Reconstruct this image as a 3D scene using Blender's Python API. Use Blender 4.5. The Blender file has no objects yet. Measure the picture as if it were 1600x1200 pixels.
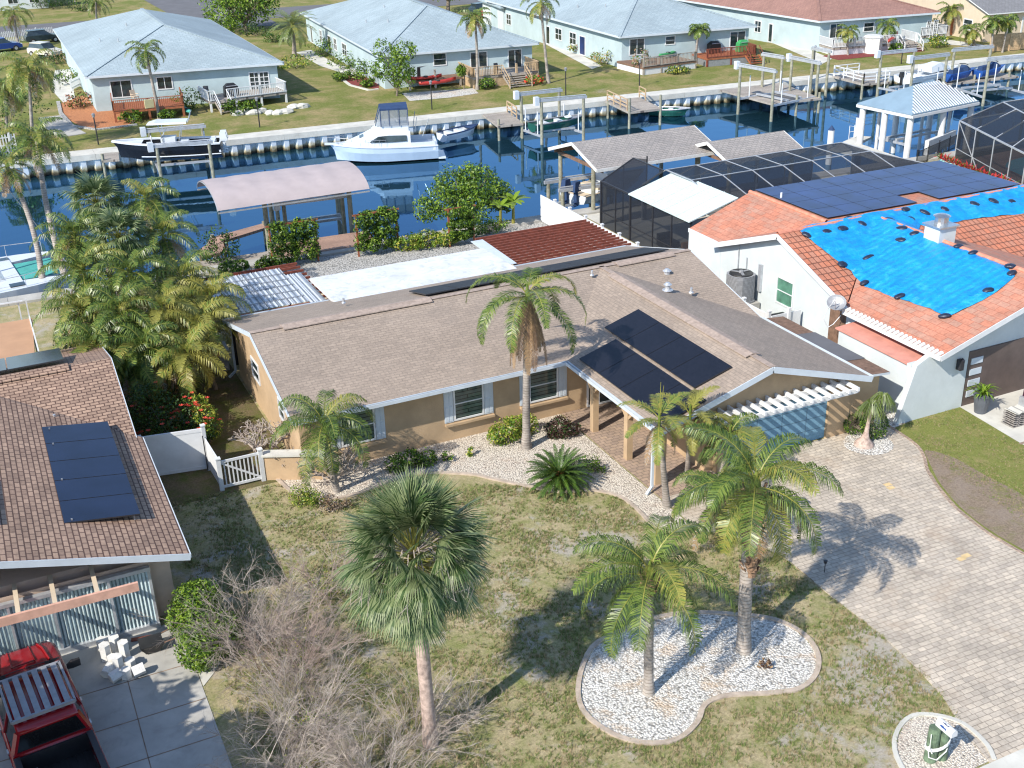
import bpy, math, random
from mathutils import Vector, Matrix
import numpy as np
R = math.radians
sc = bpy.context.scene
col = sc.collection

# ------------------------------------------------------------------ camera
FPX, PITCH, ROLL, YAW, CH = 1800.5, 0.437745, -0.0285, 0.432865, 22.0
_f = Vector((math.sin(YAW)*math.cos(PITCH), math.cos(YAW)*math.cos(PITCH), -math.sin(PITCH)))
_r0 = Vector((math.cos(YAW), -math.sin(YAW), 0)); _u0 = _r0.cross(_f)
_r = _r0*math.cos(ROLL) + _u0*math.sin(ROLL); _u = -_r0*math.sin(ROLL) + _u0*math.cos(ROLL)
cd = bpy.data.cameras.new('camera'); cam = bpy.data.objects.new('camera', cd); col.objects.link(cam)
cd.sensor_width = 36; cd.lens = FPX/1600*36; cd.clip_start = 0.1; cd.clip_end = 3000
mw = Matrix((( _r.x, _u.x, -_f.x, 0), (_r.y, _u.y, -_f.y, 0), (_r.z, _u.z, -_f.z, CH), (0, 0, 0, 1)))
cam.matrix_world = mw
sc.camera = cam

# ------------------------------------------------------------------ light
SUN_AZ, SUN_EL = 202.0, 39.5          # where the sun stands (deg, ccw from +X)
wd = bpy.data.worlds.new('World'); sc.world = wd; wd.use_nodes = True
nt = wd.node_tree; bg = nt.nodes['Background']
sky = nt.nodes.new('ShaderNodeTexSky'); sky.sky_type = 'NISHITA'; sky.sun_disc = False
sky.sun_elevation = R(SUN_EL); sky.sun_rotation = R(90-SUN_AZ) % (2*math.pi)
sky.air_density = 1.0; sky.dust_density = 0.3; sky.ozone_density = 2.0
nt.links.new(sky.outputs[0], bg.inputs[0]); bg.inputs[1].default_value = 0.15
sl = bpy.data.lights.new('sun', 'SUN'); so = bpy.data.objects.new('sun', sl); col.objects.link(so)
sl.energy = 4.3; sl.angle = R(0.5); sl.color = (1.0, 0.93, 0.82)
sd = Vector((math.cos(R(SUN_AZ))*math.cos(R(SUN_EL)), math.sin(R(SUN_AZ))*math.cos(R(SUN_EL)), math.sin(R(SUN_EL))))
so.rotation_euler = sd.to_track_quat('Z', 'Y').to_euler()
sc.view_settings.view_transform = 'Standard'; sc.view_settings.look = 'None'
sc.view_settings.gamma = 1.0; sc.view_settings.exposure = 0.6
sc.render.engine = 'CYCLES'
sc.cycles.max_bounces = 6; sc.cycles.transparent_max_bounces = 24; sc.cycles.diffuse_bounces = 3
sc.cycles.sample_clamp_indirect = 4.0; sc.cycles.use_denoising = True
sc.cycles.filter_width = 1.2

def ray(px, py):
    return _r*((px-800)/FPX) + _u*(-(py-600)/FPX) + _f
def at(px, py, z=0.0):
    """world point at height z that the photograph shows at pixel px, py"""
    d = ray(px, py); t = (z-CH)/d.z
    return Vector((d.x*t, d.y*t, z))
def hit(px, py, P, N):
    """point on the vertical plane through P with normal N"""
    d = ray(px, py); o = Vector((0, 0, CH)); t = (P-o).dot(N)/d.dot(N)
    return o + d*t

# ------------------------------------------------------------------ mesh helper
LOCS = {}
class MB:
    def __init__(s): s.v = []; s.f = []; s.m = []
    def poly(s, pts, mi=0):
        n = len(s.v); s.v += [tuple(p) for p in pts]; s.f.append(tuple(range(n, n+len(pts)))); s.m.append(mi); return s
    def box(s, a, b, mi=0):
        x0, y0, z0 = a; x1, y1, z1 = b
        x0, x1 = min(x0, x1), max(x0, x1); y0, y1 = min(y0, y1), max(y0, y1); z0, z1 = min(z0, z1), max(z0, z1)
        n = len(s.v)
        s.v += [(x0,y0,z0),(x1,y0,z0),(x1,y1,z0),(x0,y1,z0),(x0,y0,z1),(x1,y0,z1),(x1,y1,z1),(x0,y1,z1)]
        for q in ((0,3,2,1),(4,5,6,7),(0,1,5,4),(1,2,6,5),(2,3,7,6),(3,0,4,7)):
            s.f.append(tuple(n+i for i in q)); s.m.append(mi)
        return s
    def beam(s, p, q, w, h, mi=0, up=(0, 0, 1)):
        p = Vector(p); q = Vector(q); d = (q-p).normalized(); up = Vector(up)
        if abs(d.dot(up)) > .98: up = Vector((0, 1, 0))
        sx = d.cross(up).normalized()*(w/2); sz = sx.cross(d).normalized()*(h/2)
        n = len(s.v)
        for c in (p, q):
            for a, b in ((-1,-1),(1,-1),(1,1),(-1,1)): s.v.append(tuple(c+sx*a+sz*b))
        for f in ((0,1,2,3),(7,6,5,4),(0,4,5,1),(1,5,6,2),(2,6,7,3),(3,7,4,0)):
            s.f.append(tuple(n+i for i in f)); s.m.append(mi)
        return s
    def cyl(s, p, q, r0, r1=None, n=10, mi=0, cap=True):
        r1 = r0 if r1 is None else r1
        p = Vector(p); q = Vector(q); d = (q-p).normalized()
        a = d.cross(Vector((0,0,1)) if abs(d.z) < .9 else Vector((1,0,0))).normalized(); b = d.cross(a)
        k = len(s.v)
        for c, r in ((p, r0), (q, r1)):
            for i in range(n):
                t = 2*math.pi*i/n; s.v.append(tuple(c+a*(r*math.cos(t))+b*(r*math.sin(t))))
        for i in range(n):
            j = (i+1) % n; s.f.append((k+i, k+n+i, k+n+j, k+j)); s.m.append(mi)
        if cap:
            s.f.append(tuple(k+i for i in range(n))); s.m.append(mi)
            s.f.append(tuple(k+2*n-1-i for i in range(n))); s.m.append(mi)
        return s
    def tube(s, pts, rad, n=6, mi=0):
        pts = [Vector(p) for p in pts]; k = len(s.v); m = len(pts)
        if not hasattr(rad, '__len__'): rad = [rad]*m
        for i, p in enumerate(pts):
            d = (pts[min(i+1, m-1)]-pts[max(i-1, 0)]).normalized()
            a = d.cross(Vector((0.13,0.05,1)) if abs(d.z) < .95 else Vector((1,0.1,0))).normalized(); b = d.cross(a)
            for j in range(n):
                t = 2*math.pi*j/n; s.v.append(tuple(p+a*(rad[i]*math.cos(t))+b*(rad[i]*math.sin(t))))
        for i in range(m-1):
            for j in range(n):
                jj = (j+1) % n
                s.f.append((k+i*n+j, k+(i+1)*n+j, k+(i+1)*n+jj, k+i*n+jj)); s.m.append(mi)
        return s
    def prism(s, p2, z0, z1, mi=0, mside=None):
        """extrude an xy outline (ccw) between two heights"""
        ar = sum(p2[i][0]*p2[(i+1) % len(p2)][1]-p2[(i+1) % len(p2)][0]*p2[i][1] for i in range(len(p2)))
        if ar < 0: p2 = list(reversed(p2))
        n = len(p2); k = len(s.v)
        s.v += [(p[0], p[1], z0) for p in p2] + [(p[0], p[1], z1) for p in p2]
        s.f.append(tuple(k+n+i for i in range(n))); s.m.append(mi)
        s.f.append(tuple(k+n-1-i for i in range(n))); s.m.append(mi)
        for i in range(n):
            j = (i+1) % n; s.f.append((k+i, k+j, k+n+j, k+n+i)); s.m.append(mi if mside is None else mside)
        return s
    def slab(s, pts, t=0.1, mi=0, mside=None):
        """sloping slab: top polygon pts, thickness t downwards"""
        n = len(pts); k = len(s.v)
        nx = sum(pts[i][0]*pts[(i+1) % n][1]-pts[(i+1) % n][0]*pts[i][1] for i in range(n))
        if nx < 0: pts = list(reversed(pts))
        s.v += [tuple(p) for p in pts] + [(p[0], p[1], p[2]-t) for p in pts]
        s.f.append(tuple(k+i for i in range(n))); s.m.append(mi)
        s.f.append(tuple(k+2*n-1-i for i in range(n))); s.m.append(mi if mside is None else mside)
        for i in range(n):
            j = (i+1) % n; s.f.append((k+n+i, k+n+j, k+j, k+i)); s.m.append(mi if mside is None else mside)
        return s
    def vprism(s, prof, p, q, mi=0):
        """profile (u,z) lying in the vertical plane p->q (unit u direction), extruded from p to q : prof in (side, z)"""
        p = Vector(p); q = Vector(q); d = (q-p).normalized(); sd = Vector((d.y, -d.x, 0)); k = len(s.v); n = len(prof)
        for c in (p, q):
            for a, z in prof: s.v.append((c.x+sd.x*a, c.y+sd.y*a, c.z+z))
        s.f.append(tuple(k+i for i in range(n))); s.m.append(mi)
        s.f.append(tuple(k+2*n-1-i for i in range(n))); s.m.append(mi)
        for i in range(n):
            j = (i+1) % n; s.f.append((k+i, k+n+i, k+n+j, k+j)); s.m.append(mi)
        return s
    def loft(s, rings, mi=0, cap=True, closed=True):
        k = len(s.v); n = len(rings[0])
        for r in rings: s.v += [tuple(p) for p in r]
        for i in range(len(rings)-1):
            for j in range(n if closed else n-1):
                jj = (j+1) % n
                s.f.append((k+i*n+j, k+(i+1)*n+j, k+(i+1)*n+jj, k+i*n+jj)); s.m.append(mi)
        if cap:
            s.f.append(tuple(k+i for i in range(n))); s.m.append(mi)
            s.f.append(tuple(k+(len(rings)-1)*n+n-1-i for i in range(n))); s.m.append(mi)
        return s
    def build(s, name, mats, parent=None, smooth=False):
        if not isinstance(mats, (list, tuple)): mats = [mats]
        me = bpy.data.meshes.new(name)
        off = LOCS.get(parent.name, Vector((0,0,0))) if parent else Vector((0,0,0))
        vv = np.array(s.v, dtype=float).reshape(-1, 3) - np.array(off)
        me.from_pydata(vv.tolist(), [], s.f)
        for m in mats: me.materials.append(m)
        me.polygons.foreach_set('material_index', s.m)
        if smooth: me.polygons.foreach_set('use_smooth', [True]*len(s.f))
        me.update()
        o = bpy.data.objects.new(name, me); col.objects.link(o)
        if parent:
            o.parent = parent; LOCS[o.name] = off
        return o

def tag(o, label=None, cat=None, group=None, kind=None):
    if label: o['label'] = label
    if cat: o['category'] = cat
    if group: o['group'] = group
    if kind: o['kind'] = kind
    return o
def thing(name, label, cat, loc, group=None):
    o = bpy.data.objects.new(name, None); col.objects.link(o); o.location = loc
    o.empty_display_size = .3
    LOCS[o.name] = Vector(loc); tag(o, label, cat, group); return o
def copy_tree(o, parent=None):
    c = o.copy(); col.objects.link(c); c.parent = parent
    for ch in list(o.children): copy_tree(ch, c)
    return c
def place(o, loc, rz=0, s=1.0, label=None):
    c = copy_tree(o); c.location = loc; c.rotation_euler = (0, 0, rz); c.scale = (s, s, s)
    if label: c['label'] = label
    return c

# ------------------------------------------------------------------ materials
def _new(name):
    m = bpy.data.materials.new(name); m.use_nodes = True
    return m, m.node_tree, m.node_tree.nodes['Principled BSDF']
def ramp(nt, fac, stops):
    r = nt.nodes.new('ShaderNodeValToRGB'); e = r.color_ramp.elements
    e[0].position = stops[0][0]; e[0].color = (*stops[0][1], 1); e[1].position = stops[-1][0]; e[1].color = (*stops[-1][1], 1)
    for p, c in stops[1:-1]:
        x = e.new(p); x.color = (*c, 1)
    nt.links.new(fac, r.inputs[0]); return r.outputs[0]
def noise(nt, scale, detail=4, rough=.55, vec=None, dist=0):
    n = nt.nodes.new('ShaderNodeTexNoise'); n.inputs['Scale'].default_value = scale; n.inputs['Detail'].default_value = detail
    n.inputs['Roughness'].default_value = rough; n.inputs['Distortion'].default_value = dist
    if vec is not None: nt.links.new(vec, n.inputs['Vector'])
    return n.outputs['Fac']
def coords(nt, order='xyz', scale=(1,1,1), world=True):
    g = nt.nodes.new('ShaderNodeNewGeometry').outputs['Position'] if world else nt.nodes.new('ShaderNodeTexCoord').outputs['Object']
    if order == 'xyz' and scale == (1,1,1): return g
    sp = nt.nodes.new('ShaderNodeSeparateXYZ'); nt.links.new(g, sp.inputs[0]); cb = nt.nodes.new('ShaderNodeCombineXYZ')
    for i, ch in enumerate(order):
        mu = nt.nodes.new('ShaderNodeMath'); mu.operation = 'MULTIPLY'; mu.inputs[1].default_value = scale[i]
        nt.links.new(sp.outputs['xyz'.index(ch)], mu.inputs[0]); nt.links.new(mu.outputs[0], cb.inputs[i])
    return cb.outputs[0]
def mixc(nt, fac, a, b, mode='MIX'):
    m = nt.nodes.new('ShaderNodeMix'); m.data_type = 'RGBA'; m.blend_type = mode
    if isinstance(fac, (int, float)): m.inputs[0].default_value = fac
    else: nt.links.new(fac, m.inputs[0])
    for i, c in ((6, a), (7, b)):
        if isinstance(c, tuple): m.inputs[i].default_value = (*c, 1)
        else: nt.links.new(c, m.inputs[i])
    return m.outputs[2]
def bump(nt, b, h, strength=.3, dist=.02):
    n = nt.nodes.new('ShaderNodeBump'); n.inputs['Strength'].default_value = strength; n.inputs['Distance'].default_value = dist
    nt.links.new(h, n.inputs['Height']); nt.links.new(n.outputs[0], b.inputs['Normal'])
def mat(name, c, rough=.7, var=.12, scale=3, metal=0, spec=.5, bmp=0, bscale=40, c2=None, stain=0, stainc=(.05,.045,.04)):
    """plain surface with slow tone drift, optional second colour, bump and blotchy stains"""
    m, nt, b = _new(name); v = coords(nt)
    c2 = c2 or tuple(x*(1-2*var) for x in c); hi = tuple(min(1, x*(1+var)) for x in c)
    o = ramp(nt, noise(nt, scale, 5, .6, v), [(.3, c2), (.7, hi)])
    if stain:
        o = mixc(nt, ramp(nt, noise(nt, scale*1.7, 6, .7, v, 1), [(.5, (0,0,0)), (.75, (stain,)*3)]), o, stainc)
    nt.links.new(o, b.inputs['Base Color'])
    b.inputs['Roughness'].default_value = rough; b.inputs['Metallic'].default_value = metal; b.inputs['Specular IOR Level'].default_value = spec
    if bmp: bump(nt, b, noise(nt, bscale, 3, .6, v), bmp, .02)
    return m
def brickmat(name, c1, c2, mortar, bw, bh, order='xyz', off=.5, msize=.02, rough=.8, bmp=.3, scale=(1,1,1), mottled=.25, mscale=.6, bias=0, squash=1, msmooth=.1, rot=0, dark=None, darkamt=.5, darkscale=.35):
    m, nt, b = _new(name); v = coords(nt, order, scale)
    if rot:
        mp = nt.nodes.new('ShaderNodeMapping'); mp.inputs['Rotation'].default_value = (0, 0, rot); nt.links.new(v, mp.inputs[0]); v = mp.outputs[0]
    t = nt.nodes.new('ShaderNodeTexBrick'); nt.links.new(v, t.inputs['Vector'])
    t.inputs['Scale'].default_value = 1; t.inputs['Brick Width'].default_value = bw; t.inputs['Row Height'].default_value = bh
    t.inputs['Mortar Size'].default_value = msize; t.inputs['Mortar Smooth'].default_value = msmooth; t.inputs['Bias'].default_value = bias
    t.offset = off; t.squash = squash
    t.inputs['Color1'].default_value = (*c1, 1); t.inputs['Color2'].default_value = (*c2, 1); t.inputs['Mortar'].default_value = (*mortar, 1)
    o = t.outputs['Color']
    n1 = ramp(nt, noise(nt, mscale, 5, .65, v), [(.3, (1-mottled,)*3), (.7, (1+mottled*.5,)*3)])
    o = mixc(nt, 1.0, o, n1, 'MULTIPLY')
    n2 = ramp(nt, noise(nt, 9, 3, .6, v), [(.3, (.84,)*3), (.7, (1.12,)*3)])
    o = mixc(nt, 1.0, o, n2, 'MULTIPLY')
    if dark:
        o = mixc(nt, ramp(nt, noise(nt, darkscale, 6, .7, v, .6), [(.52, (0,0,0)), (.72, (darkamt,)*3)]), o, dark)
    nt.links.new(o, b.inputs['Base Color']); b.inputs['Roughness'].default_value = rough
    if bmp:
        inv = nt.nodes.new('ShaderNodeMath'); inv.operation = 'SUBTRACT'; inv.inputs[0].default_value = 1; nt.links.new(t.outputs['Fac'], inv.inputs[1])
        bump(nt, b, inv.outputs[0], bmp, .02)
    return m
def leafmat(name, c, c2, rough=.45, trans=.25, scale=1.2):
    m, nt, b = _new(name); v = coords(nt)
    o = ramp(nt, noise(nt, scale, 4, .7, v), [(.3, c2), (.7, c)]); nt.links.new(o, b.inputs['Base Color'])
    b.inputs['Roughness'].default_value = rough; b.inputs['Specular IOR Level'].default_value = .4
    tr = nt.nodes.new('ShaderNodeBsdfTranslucent'); nt.links.new(o, tr.inputs[0]); mx = nt.nodes.new('ShaderNodeMixShader')
    mx.inputs[0].default_value = trans; nt.links.new(b.outputs[0], mx.inputs[1]); nt.links.new(tr.outputs[0], mx.inputs[2])
    nt.links.new(mx.outputs[0], nt.nodes['Material Output'].inputs[0]); return m
M = {}
M['white'] = mat('white_paint', (.66,.675,.69), .5, .05, 2)
M['white_dirty'] = mat('white_weathered', (.70,.70,.68), .6, .08, 3, stain=.5, stainc=(.35,.33,.30))
M['fascia'] = mat('fascia_paint', (.54,.60,.66), .45, .05, 2)
M['gutter_in'] = mat('gutter_inside', (.10,.11,.12), .6, .1, 4)
M['stucco_tan'] = mat('stucco_tan', (.47,.335,.205), .9, .10, .8, bmp=.3, bscale=30, stain=.35, stainc=(.34,.25,.16))
M['stucco_white'] = mat('stucco_white', (.55,.60,.615), .9, .05, .8, bmp=.3, bscale=25, stain=.3, stainc=(.44,.48,.48))
M['stucco_aqua'] = mat('stucco_pale_aqua', (.42,.52,.55), .9, .07, .5, stain=.4, stainc=(.33,.42,.44))
M['stucco_beige'] = mat('stucco_beige', (.58,.48,.36), .9, .05, 1)
M['stucco_peach'] = mat('stucco_peach', (.55,.42,.34), .9, .08, 1.5, bmp=.2)
M['glass'] = mat('window_glass', (.03,.045,.05), .06, .3, 1.5, spec=.9)
M['glass_blind'] = brickmat('glass_with_blinds', (.10,.15,.13), (.07,.10,.09), (.02,.03,.03), 4, .16, 'xzy', msize=.02, rough=.08, bmp=0, mottled=.3)
M['car_glass'] = mat('car_glass', (.01,.012,.014), .12, .2, 2, spec=.35)
M['glass_green'] = mat('green_tinted_glass', (.10,.24,.17), .1, .2, 2, spec=.9)
M['dark_metal'] = mat('dark_bronze_metal', (.03,.03,.035), .4, .1, 4)
M['black_plastic'] = mat('black_plastic', (.02,.02,.022), .45, .2, 3)
M['grey_metal'] = mat('grey_metal', (.30,.31,.33), .45, .1, 5, metal=.3)
M['light_metal'] = mat('galvanised_metal', (.55,.57,.60), .4, .1, 4, metal=.5)
M['concrete'] = mat('concrete', (.42,.41,.38), .9, .12, .7, bmp=.2, stain=.45, stainc=(.22,.21,.19))
M['concrete_pale'] = mat('pale_concrete', (.56,.55,.50), .9, .1, .8, stain=.4, stainc=(.36,.34,.30))
M['concrete_tan'] = mat('tan_concrete', (.52,.42,.28), .9, .08, .9)
M['asphalt'] = mat('asphalt', (.13,.13,.14), .9, .1, .5, bmp=.1)
M['wood_grey'] = brickmat('weathered_planks', (.42,.38,.33), (.34,.30,.26), (.12,.10,.09), 6, .14, 'xyz', msize=.012, bmp=.2)
M['wood_tan'] = mat('tan_timber', (.50,.36,.22), .8, .15, 5)
M['wood_brown'] = mat('brown_timber', (.20,.12,.08), .8, .2, 5)
M['wood_red'] = mat('red_stained_timber', (.22,.060,.036), .75, .2, 5)
M['wood_orange'] = mat('orange_stained_timber', (.33,.11,.05), .7, .2, 5)
M['piling'] = mat('tarred_piling', (.30,.29,.22), .9, .2, 3, stain=.6, stainc=(.10,.12,.07))
M['composite'] = brickmat('brown_composite_deck', (.40,.26,.20), (.35,.23,.18), (.15,.09,.07), 8, .14, 'xyz', msize=.01, bmp=.1)
M['shingle_x'] = brickmat('shingles_brown_rows', (.355,.285,.228), (.295,.238,.192), (.24,.195,.158), .34, .15, 'xyz', msize=.014, mottled=.16, bmp=.25, mscale=.35, dark=(.20,.17,.15), darkamt=.3)
M['shingle_y'] = brickmat('shingles_brown_rows_side', (.355,.285,.228), (.295,.238,.192), (.24,.195,.158), .34, .15, 'yxz', msize=.014, mottled=.16, bmp=.25, mscale=.35, dark=(.20,.17,.15), darkamt=.3)
M['shingle2_x'] = brickmat('shingles_russet_rows', (.42,.285,.205), (.28,.185,.135), (.10,.055,.04), .33, .17, 'xyz', msize=.02, mottled=.22, bmp=.5)
M['shingle2_y'] = brickmat('shingles_russet_rows_side', (.42,.285,.205), (.28,.185,.135), (.10,.055,.04), .33, .17, 'yxz', msize=.02, mottled=.22, bmp=.5)
M['shingle_ridge'] = mat('ridge_cap_shingle', (.36,.285,.24), .9, .15, 6, bmp=.3)
M['shingle_grey'] = brickmat('shingles_grey', (.34,.31,.29), (.28,.26,.25), (.18,.17,.16), .4, .2, 'xyz', msize=.02, mottled=.15)
M['roof_aqua'] = brickmat('shingles_pale_blue', (.345,.425,.465), (.295,.37,.41), (.25,.31,.34), .6, .3, 'xyz', msize=.03, mottled=.16, mscale=.18, dark=(.22,.28,.31), darkamt=.45, darkscale=.22)
M['roof_russet'] = brickmat('shingles_dull_red', (.34,.19,.15), (.28,.155,.125), (.20,.11,.09), .5, .25, 'xyz', msize=.02, mottled=.15)
M['roof_slate'] = brickmat('shingles_slate', (.22,.22,.23), (.19,.19,.20), (.13,.13,.13), .5, .25, 'xyz', msize=.02, mottled=.1)
M['tile_flat'] = brickmat('clay_tiles_smooth', (.53,.205,.125), (.43,.24,.175), (.36,.125,.075), .50, .34, 'yxz', msize=.012, mottled=.22, mscale=1.3, bmp=.3)
M['tile_rows'] = brickmat('clay_tiles_in_rows', (.54,.19,.105), (.45,.205,.135), (.17,.065,.04), .30, .38, 'xyz', off=0, msize=.026, mottled=.18, bmp=.6)  # dark row lines stand in for the shadows between tile rows
M['tile_side'] = mat('clay_tile_edge', (.60,.24,.16), .8, .15, 4)
M['pinkroof'] = mat('pink_flat_roof', (.60,.27,.21), .85, .1, 1.5, stain=.3, stainc=(.45,.22,.18))
M['membrane'] = mat('white_membrane', (.64,.665,.69), .7, .08, .9, stain=.85, stainc=(.34,.375,.42))
M['white_metal'] = brickmat('white_roof_panels', (.58,.68,.68), (.55,.65,.65), (.55,.62,.62), 30, 1.25, 'xyz', msize=.03, bmp=.3, rough=.4, mottled=.05)
M['canvas_pink'] = mat('faded_pink_canvas', (.40,.345,.35), .85, .05, 1)
M['canvas_navy'] = mat('navy_canvas', (.02,.05,.13), .8, .1, 3)
M['canvas_tan'] = mat('tan_canvas', (.46,.27,.16), .85, .06, 1)
M['teal'] = mat('teal_canvas', (.07,.36,.32), .7, .1, 2)
M['hull_white'] = mat('white_gelcoat', (.62,.66,.70), .2, .03, 1)
M['hull_black'] = mat('black_gelcoat', (.012,.013,.016), .15, .1, 1)
M['hull_blue'] = mat('pale_blue_gelcoat', (.46,.56,.68), .2, .03, 1)
M['hull_green'] = mat('green_hull', (.012,.09,.07), .4, .1, 2)
M['blue_plastic'] = mat('blue_plastic', (.02,.08,.30), .4, .1, 2)
M['red_plastic'] = mat('red_plastic', (.45,.04,.03), .4, .1, 2)
M['green_plastic'] = mat('green_plastic', (.05,.30,.10), .4, .1, 2)
M['turq'] = mat('turquoise_mosaic_paint', (.16,.62,.60), .6, .3, 6, c2=(.65,.75,.70))
M['carred'] = mat('red_car_paint', (.27,.010,.014), .18, .08, 1, spec=.7)
M['carwhite'] = mat('pale_car_paint', (.60,.58,.52), .25, .05, 1)
M['carblue'] = mat('blue_car_paint', (.02,.06,.25), .25, .05, 1)
M['cardark'] = mat('dark_car_paint', (.03,.05,.06), .25, .05, 1)
M['rubber'] = mat('tyre_rubber', (.02,.02,.02), .9, .1, 5)
M['door_blue'] = brickmat('slate_blue_panels', (.16,.30,.42), (.15,.29,.40), (.09,.17,.24), 1.2, .52, 'xzy', off=0, msize=.02, bmp=.4, mottled=.05)
M['door_brown'] = mat('brown_garage_door', (.12,.09,.08), .6, .1, 2)
M['mulch_red'] = mat('red_mulch', (.22,.04,.035), .95, .3, 12, bmp=.5)
M['mulch_orange'] = mat('orange_mulch', (.46,.19,.08), .95, .25, 8, bmp=.5)
M['rope'] = mat('white_rope', (.72,.72,.70), .8, .08, 20)
M['bark_palm'] = brickmat('ringed_palm_bark', (.40,.36,.32), (.33,.29,.26), (.25,.21,.18), 9, .11, 'xzy', msize=.014, mottled=.45, mscale=2, bmp=.5)
M['bark_rough'] = mat('rough_brown_bark', (.30,.19,.12), .95, .35, 9, bmp=.8, bscale=18)
M['bark_pink'] = mat('pinkish_bark', (.46,.35,.30), .95, .25, 7, bmp=.7, bscale=14)
M['bark'] = mat('grey_brown_bark', (.22,.18,.14), .95, .25, 6)
M['twig'] = mat('bare_grey_twig', (.42,.37,.32), .9, .2, 1.6, c2=(.24,.19,.165))
M['twig_red'] = mat('bare_brown_twig', (.38,.315,.265), .9, .2, 1.2, c2=(.22,.15,.13))
M['palm_g'] = leafmat('palm_leaf_green', (.24,.31,.065), (.085,.145,.026), .35)
M['palm_d'] = leafmat('palm_leaf_dark', (.075,.135,.03), (.03,.065,.015), .35)
M['palm_y'] = leafmat('palm_leaf_yellow', (.36,.33,.08), (.22,.23,.045))
M['palm_b'] = leafmat('palm_leaf_dry', (.40,.27,.15), (.27,.17,.09), .8, .15)
M['palm_skirt'] = leafmat('dead_frond_brown', (.30,.20,.13), (.17,.105,.065), .9, .1)
M['palm_grey'] = leafmat('palm_leaf_dead_grey', (.42,.37,.33), (.28,.24,.20), .9, .1)
M['fan_g'] = leafmat('fan_leaf_green', (.31,.36,.18), (.14,.19,.08), .4)
M['fan_d'] = leafmat('fan_leaf_dark', (.07,.125,.04), (.04,.08,.025))
M['leaf_g'] = leafmat('leaf_green', (.10,.20,.02), (.05,.11,.012))
M['leaf_l'] = leafmat('leaf_light_green', (.25,.36,.04), (.14,.24,.02))
M['leaf_d'] = leafmat('leaf_dark', (.035,.08,.015), (.02,.045,.01))
M['leaf_y'] = leafmat('leaf_yellow', (.50,.46,.08), (.30,.32,.05))
M['leaf_r'] = leafmat('leaf_purple', (.09,.045,.035), (.05,.025,.02))
M['leaf_red'] = leafmat('bract_red', (.62,.06,.05), (.35,.03,.03))
M['flower'] = leafmat('flower_red', (.85,.10,.07), (.75,.07,.05))
M['solar'] = brickmat('black_solar_glass', (.012,.013,.02), (.010,.011,.017), (.018,.019,.028), .17, .17, 'xyz', off=0, msize=.004, rough=.12, bmp=0, mottled=.15)
M['solar_back'] = mat('solar_matt', (.03,.034,.045), .6, .1, 2, spec=.15)
M['gazebo_roof'] = mat('grey_blue_metal_roof', (.20,.29,.37), .5, .06, 1)
M['solar_navy'] = mat('navy_solar_glass', (.012,.02,.05), .12, .15, .6)
M['solar_blue'] = mat('blue_solar_sheet', (.016,.038,.14), .35, .25, .7)
M['solar_frame'] = mat('solar_frame', (.03,.03,.035), .35, .1, 4)
M['chrome'] = mat('brushed_steel', (.62,.62,.62), .3, .08, 8, metal=.9)
M['blackbag'] = mat('black_sandbag', (.02,.03,.06), .4, .3, 8, bmp=.5, bscale=12)
# ------------------------------------------------------------------ ground, canal, paving
def lawnmat(name, greens, tan, sand, s=.45, tamt=.5, samt=.62, fine=14, spots=()):
    m, nt, b = _new(name); v = coords(nt)
    g = ramp(nt, noise(nt, fine, 6, .8, v), [(.32, greens[0]), (.5, greens[1]), (.7, greens[2])])
    t = ramp(nt, noise(nt, fine*.8, 5, .8, v), [(.35, tuple(x*.65 for x in tan)), (.65, tuple(min(1, x*1.3) for x in tan))])
    o = mixc(nt, ramp(nt, noise(nt, s*2.2, 8, .74, v, .3), [(tamt-.09, (0,0,0)), (tamt+.12, (1,1,1))]), g, t)
    sd_ = ramp(nt, noise(nt, fine, 4, .8, v), [(.35, tuple(x*.75 for x in sand)), (.65, tuple(min(1, x*1.15) for x in sand))])
    mp = nt.nodes.new('ShaderNodeMapping'); mp.inputs['Location'].default_value = (31, 17, 5); nt.links.new(v, mp.inputs[0])
    sn = noise(nt, s*1.3, 9, .72, mp.outputs[0], .2)
    for (sx, sy, sr, sa) in spots:      # worn sandy places of the lawn
        dm = nt.nodes.new('ShaderNodeVectorMath'); dm.operation = 'DISTANCE'; dm.inputs[1].default_value = (sx, sy, 0); nt.links.new(v, dm.inputs[0])
        mr = nt.nodes.new('ShaderNodeMapRange'); mr.inputs['From Min'].default_value = sr*.2; mr.inputs['From Max'].default_value = sr; mr.inputs['To Min'].default_value = sa; mr.inputs['To Max'].default_value = 0; nt.links.new(dm.outputs['Value'], mr.inputs[0])
        ad = nt.nodes.new('ShaderNodeMath'); nt.links.new(sn, ad.inputs[0]); nt.links.new(mr.outputs[0], ad.inputs[1]); sn = ad.outputs[0]
    o = mixc(nt, ramp(nt, sn, [(samt-.03, (0,0,0)), (samt+.07, (.85,)*3)]), o, sd_)
    nt.links.new(o, b.inputs['Base Color']); b.inputs['Roughness'].default_value = .95; b.inputs['Specular IOR Level'].default_value = .15
    bump(nt, b, noise(nt, 26, 4, .8, v), .9, .05); return m
M['lawn'] = lawnmat('front_lawn_soil', [(.085,.115,.03),(.22,.24,.08),(.41,.40,.18)], (.43,.36,.22), (.46,.42,.37), .42, .455, .56, spots=((20.9,20.6,2.4,.13),(19.9,18.9,1.6,.08),(17.5,18.8,1.8,.07),(19.9,24.9,1.8,.1),(17.3,30.6,2.6,.09),(16.2,28.0,2.2,.05),(12.6,33.5,1.8,.04),(6.2,33,2.5,.05)))
M['lawn_far'] = lawnmat('far_lawn', [(.07,.11,.02),(.155,.18,.045),(.24,.235,.075)], (.33,.26,.13), (.34,.29,.22), .12, .52, .66, 5)
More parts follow.
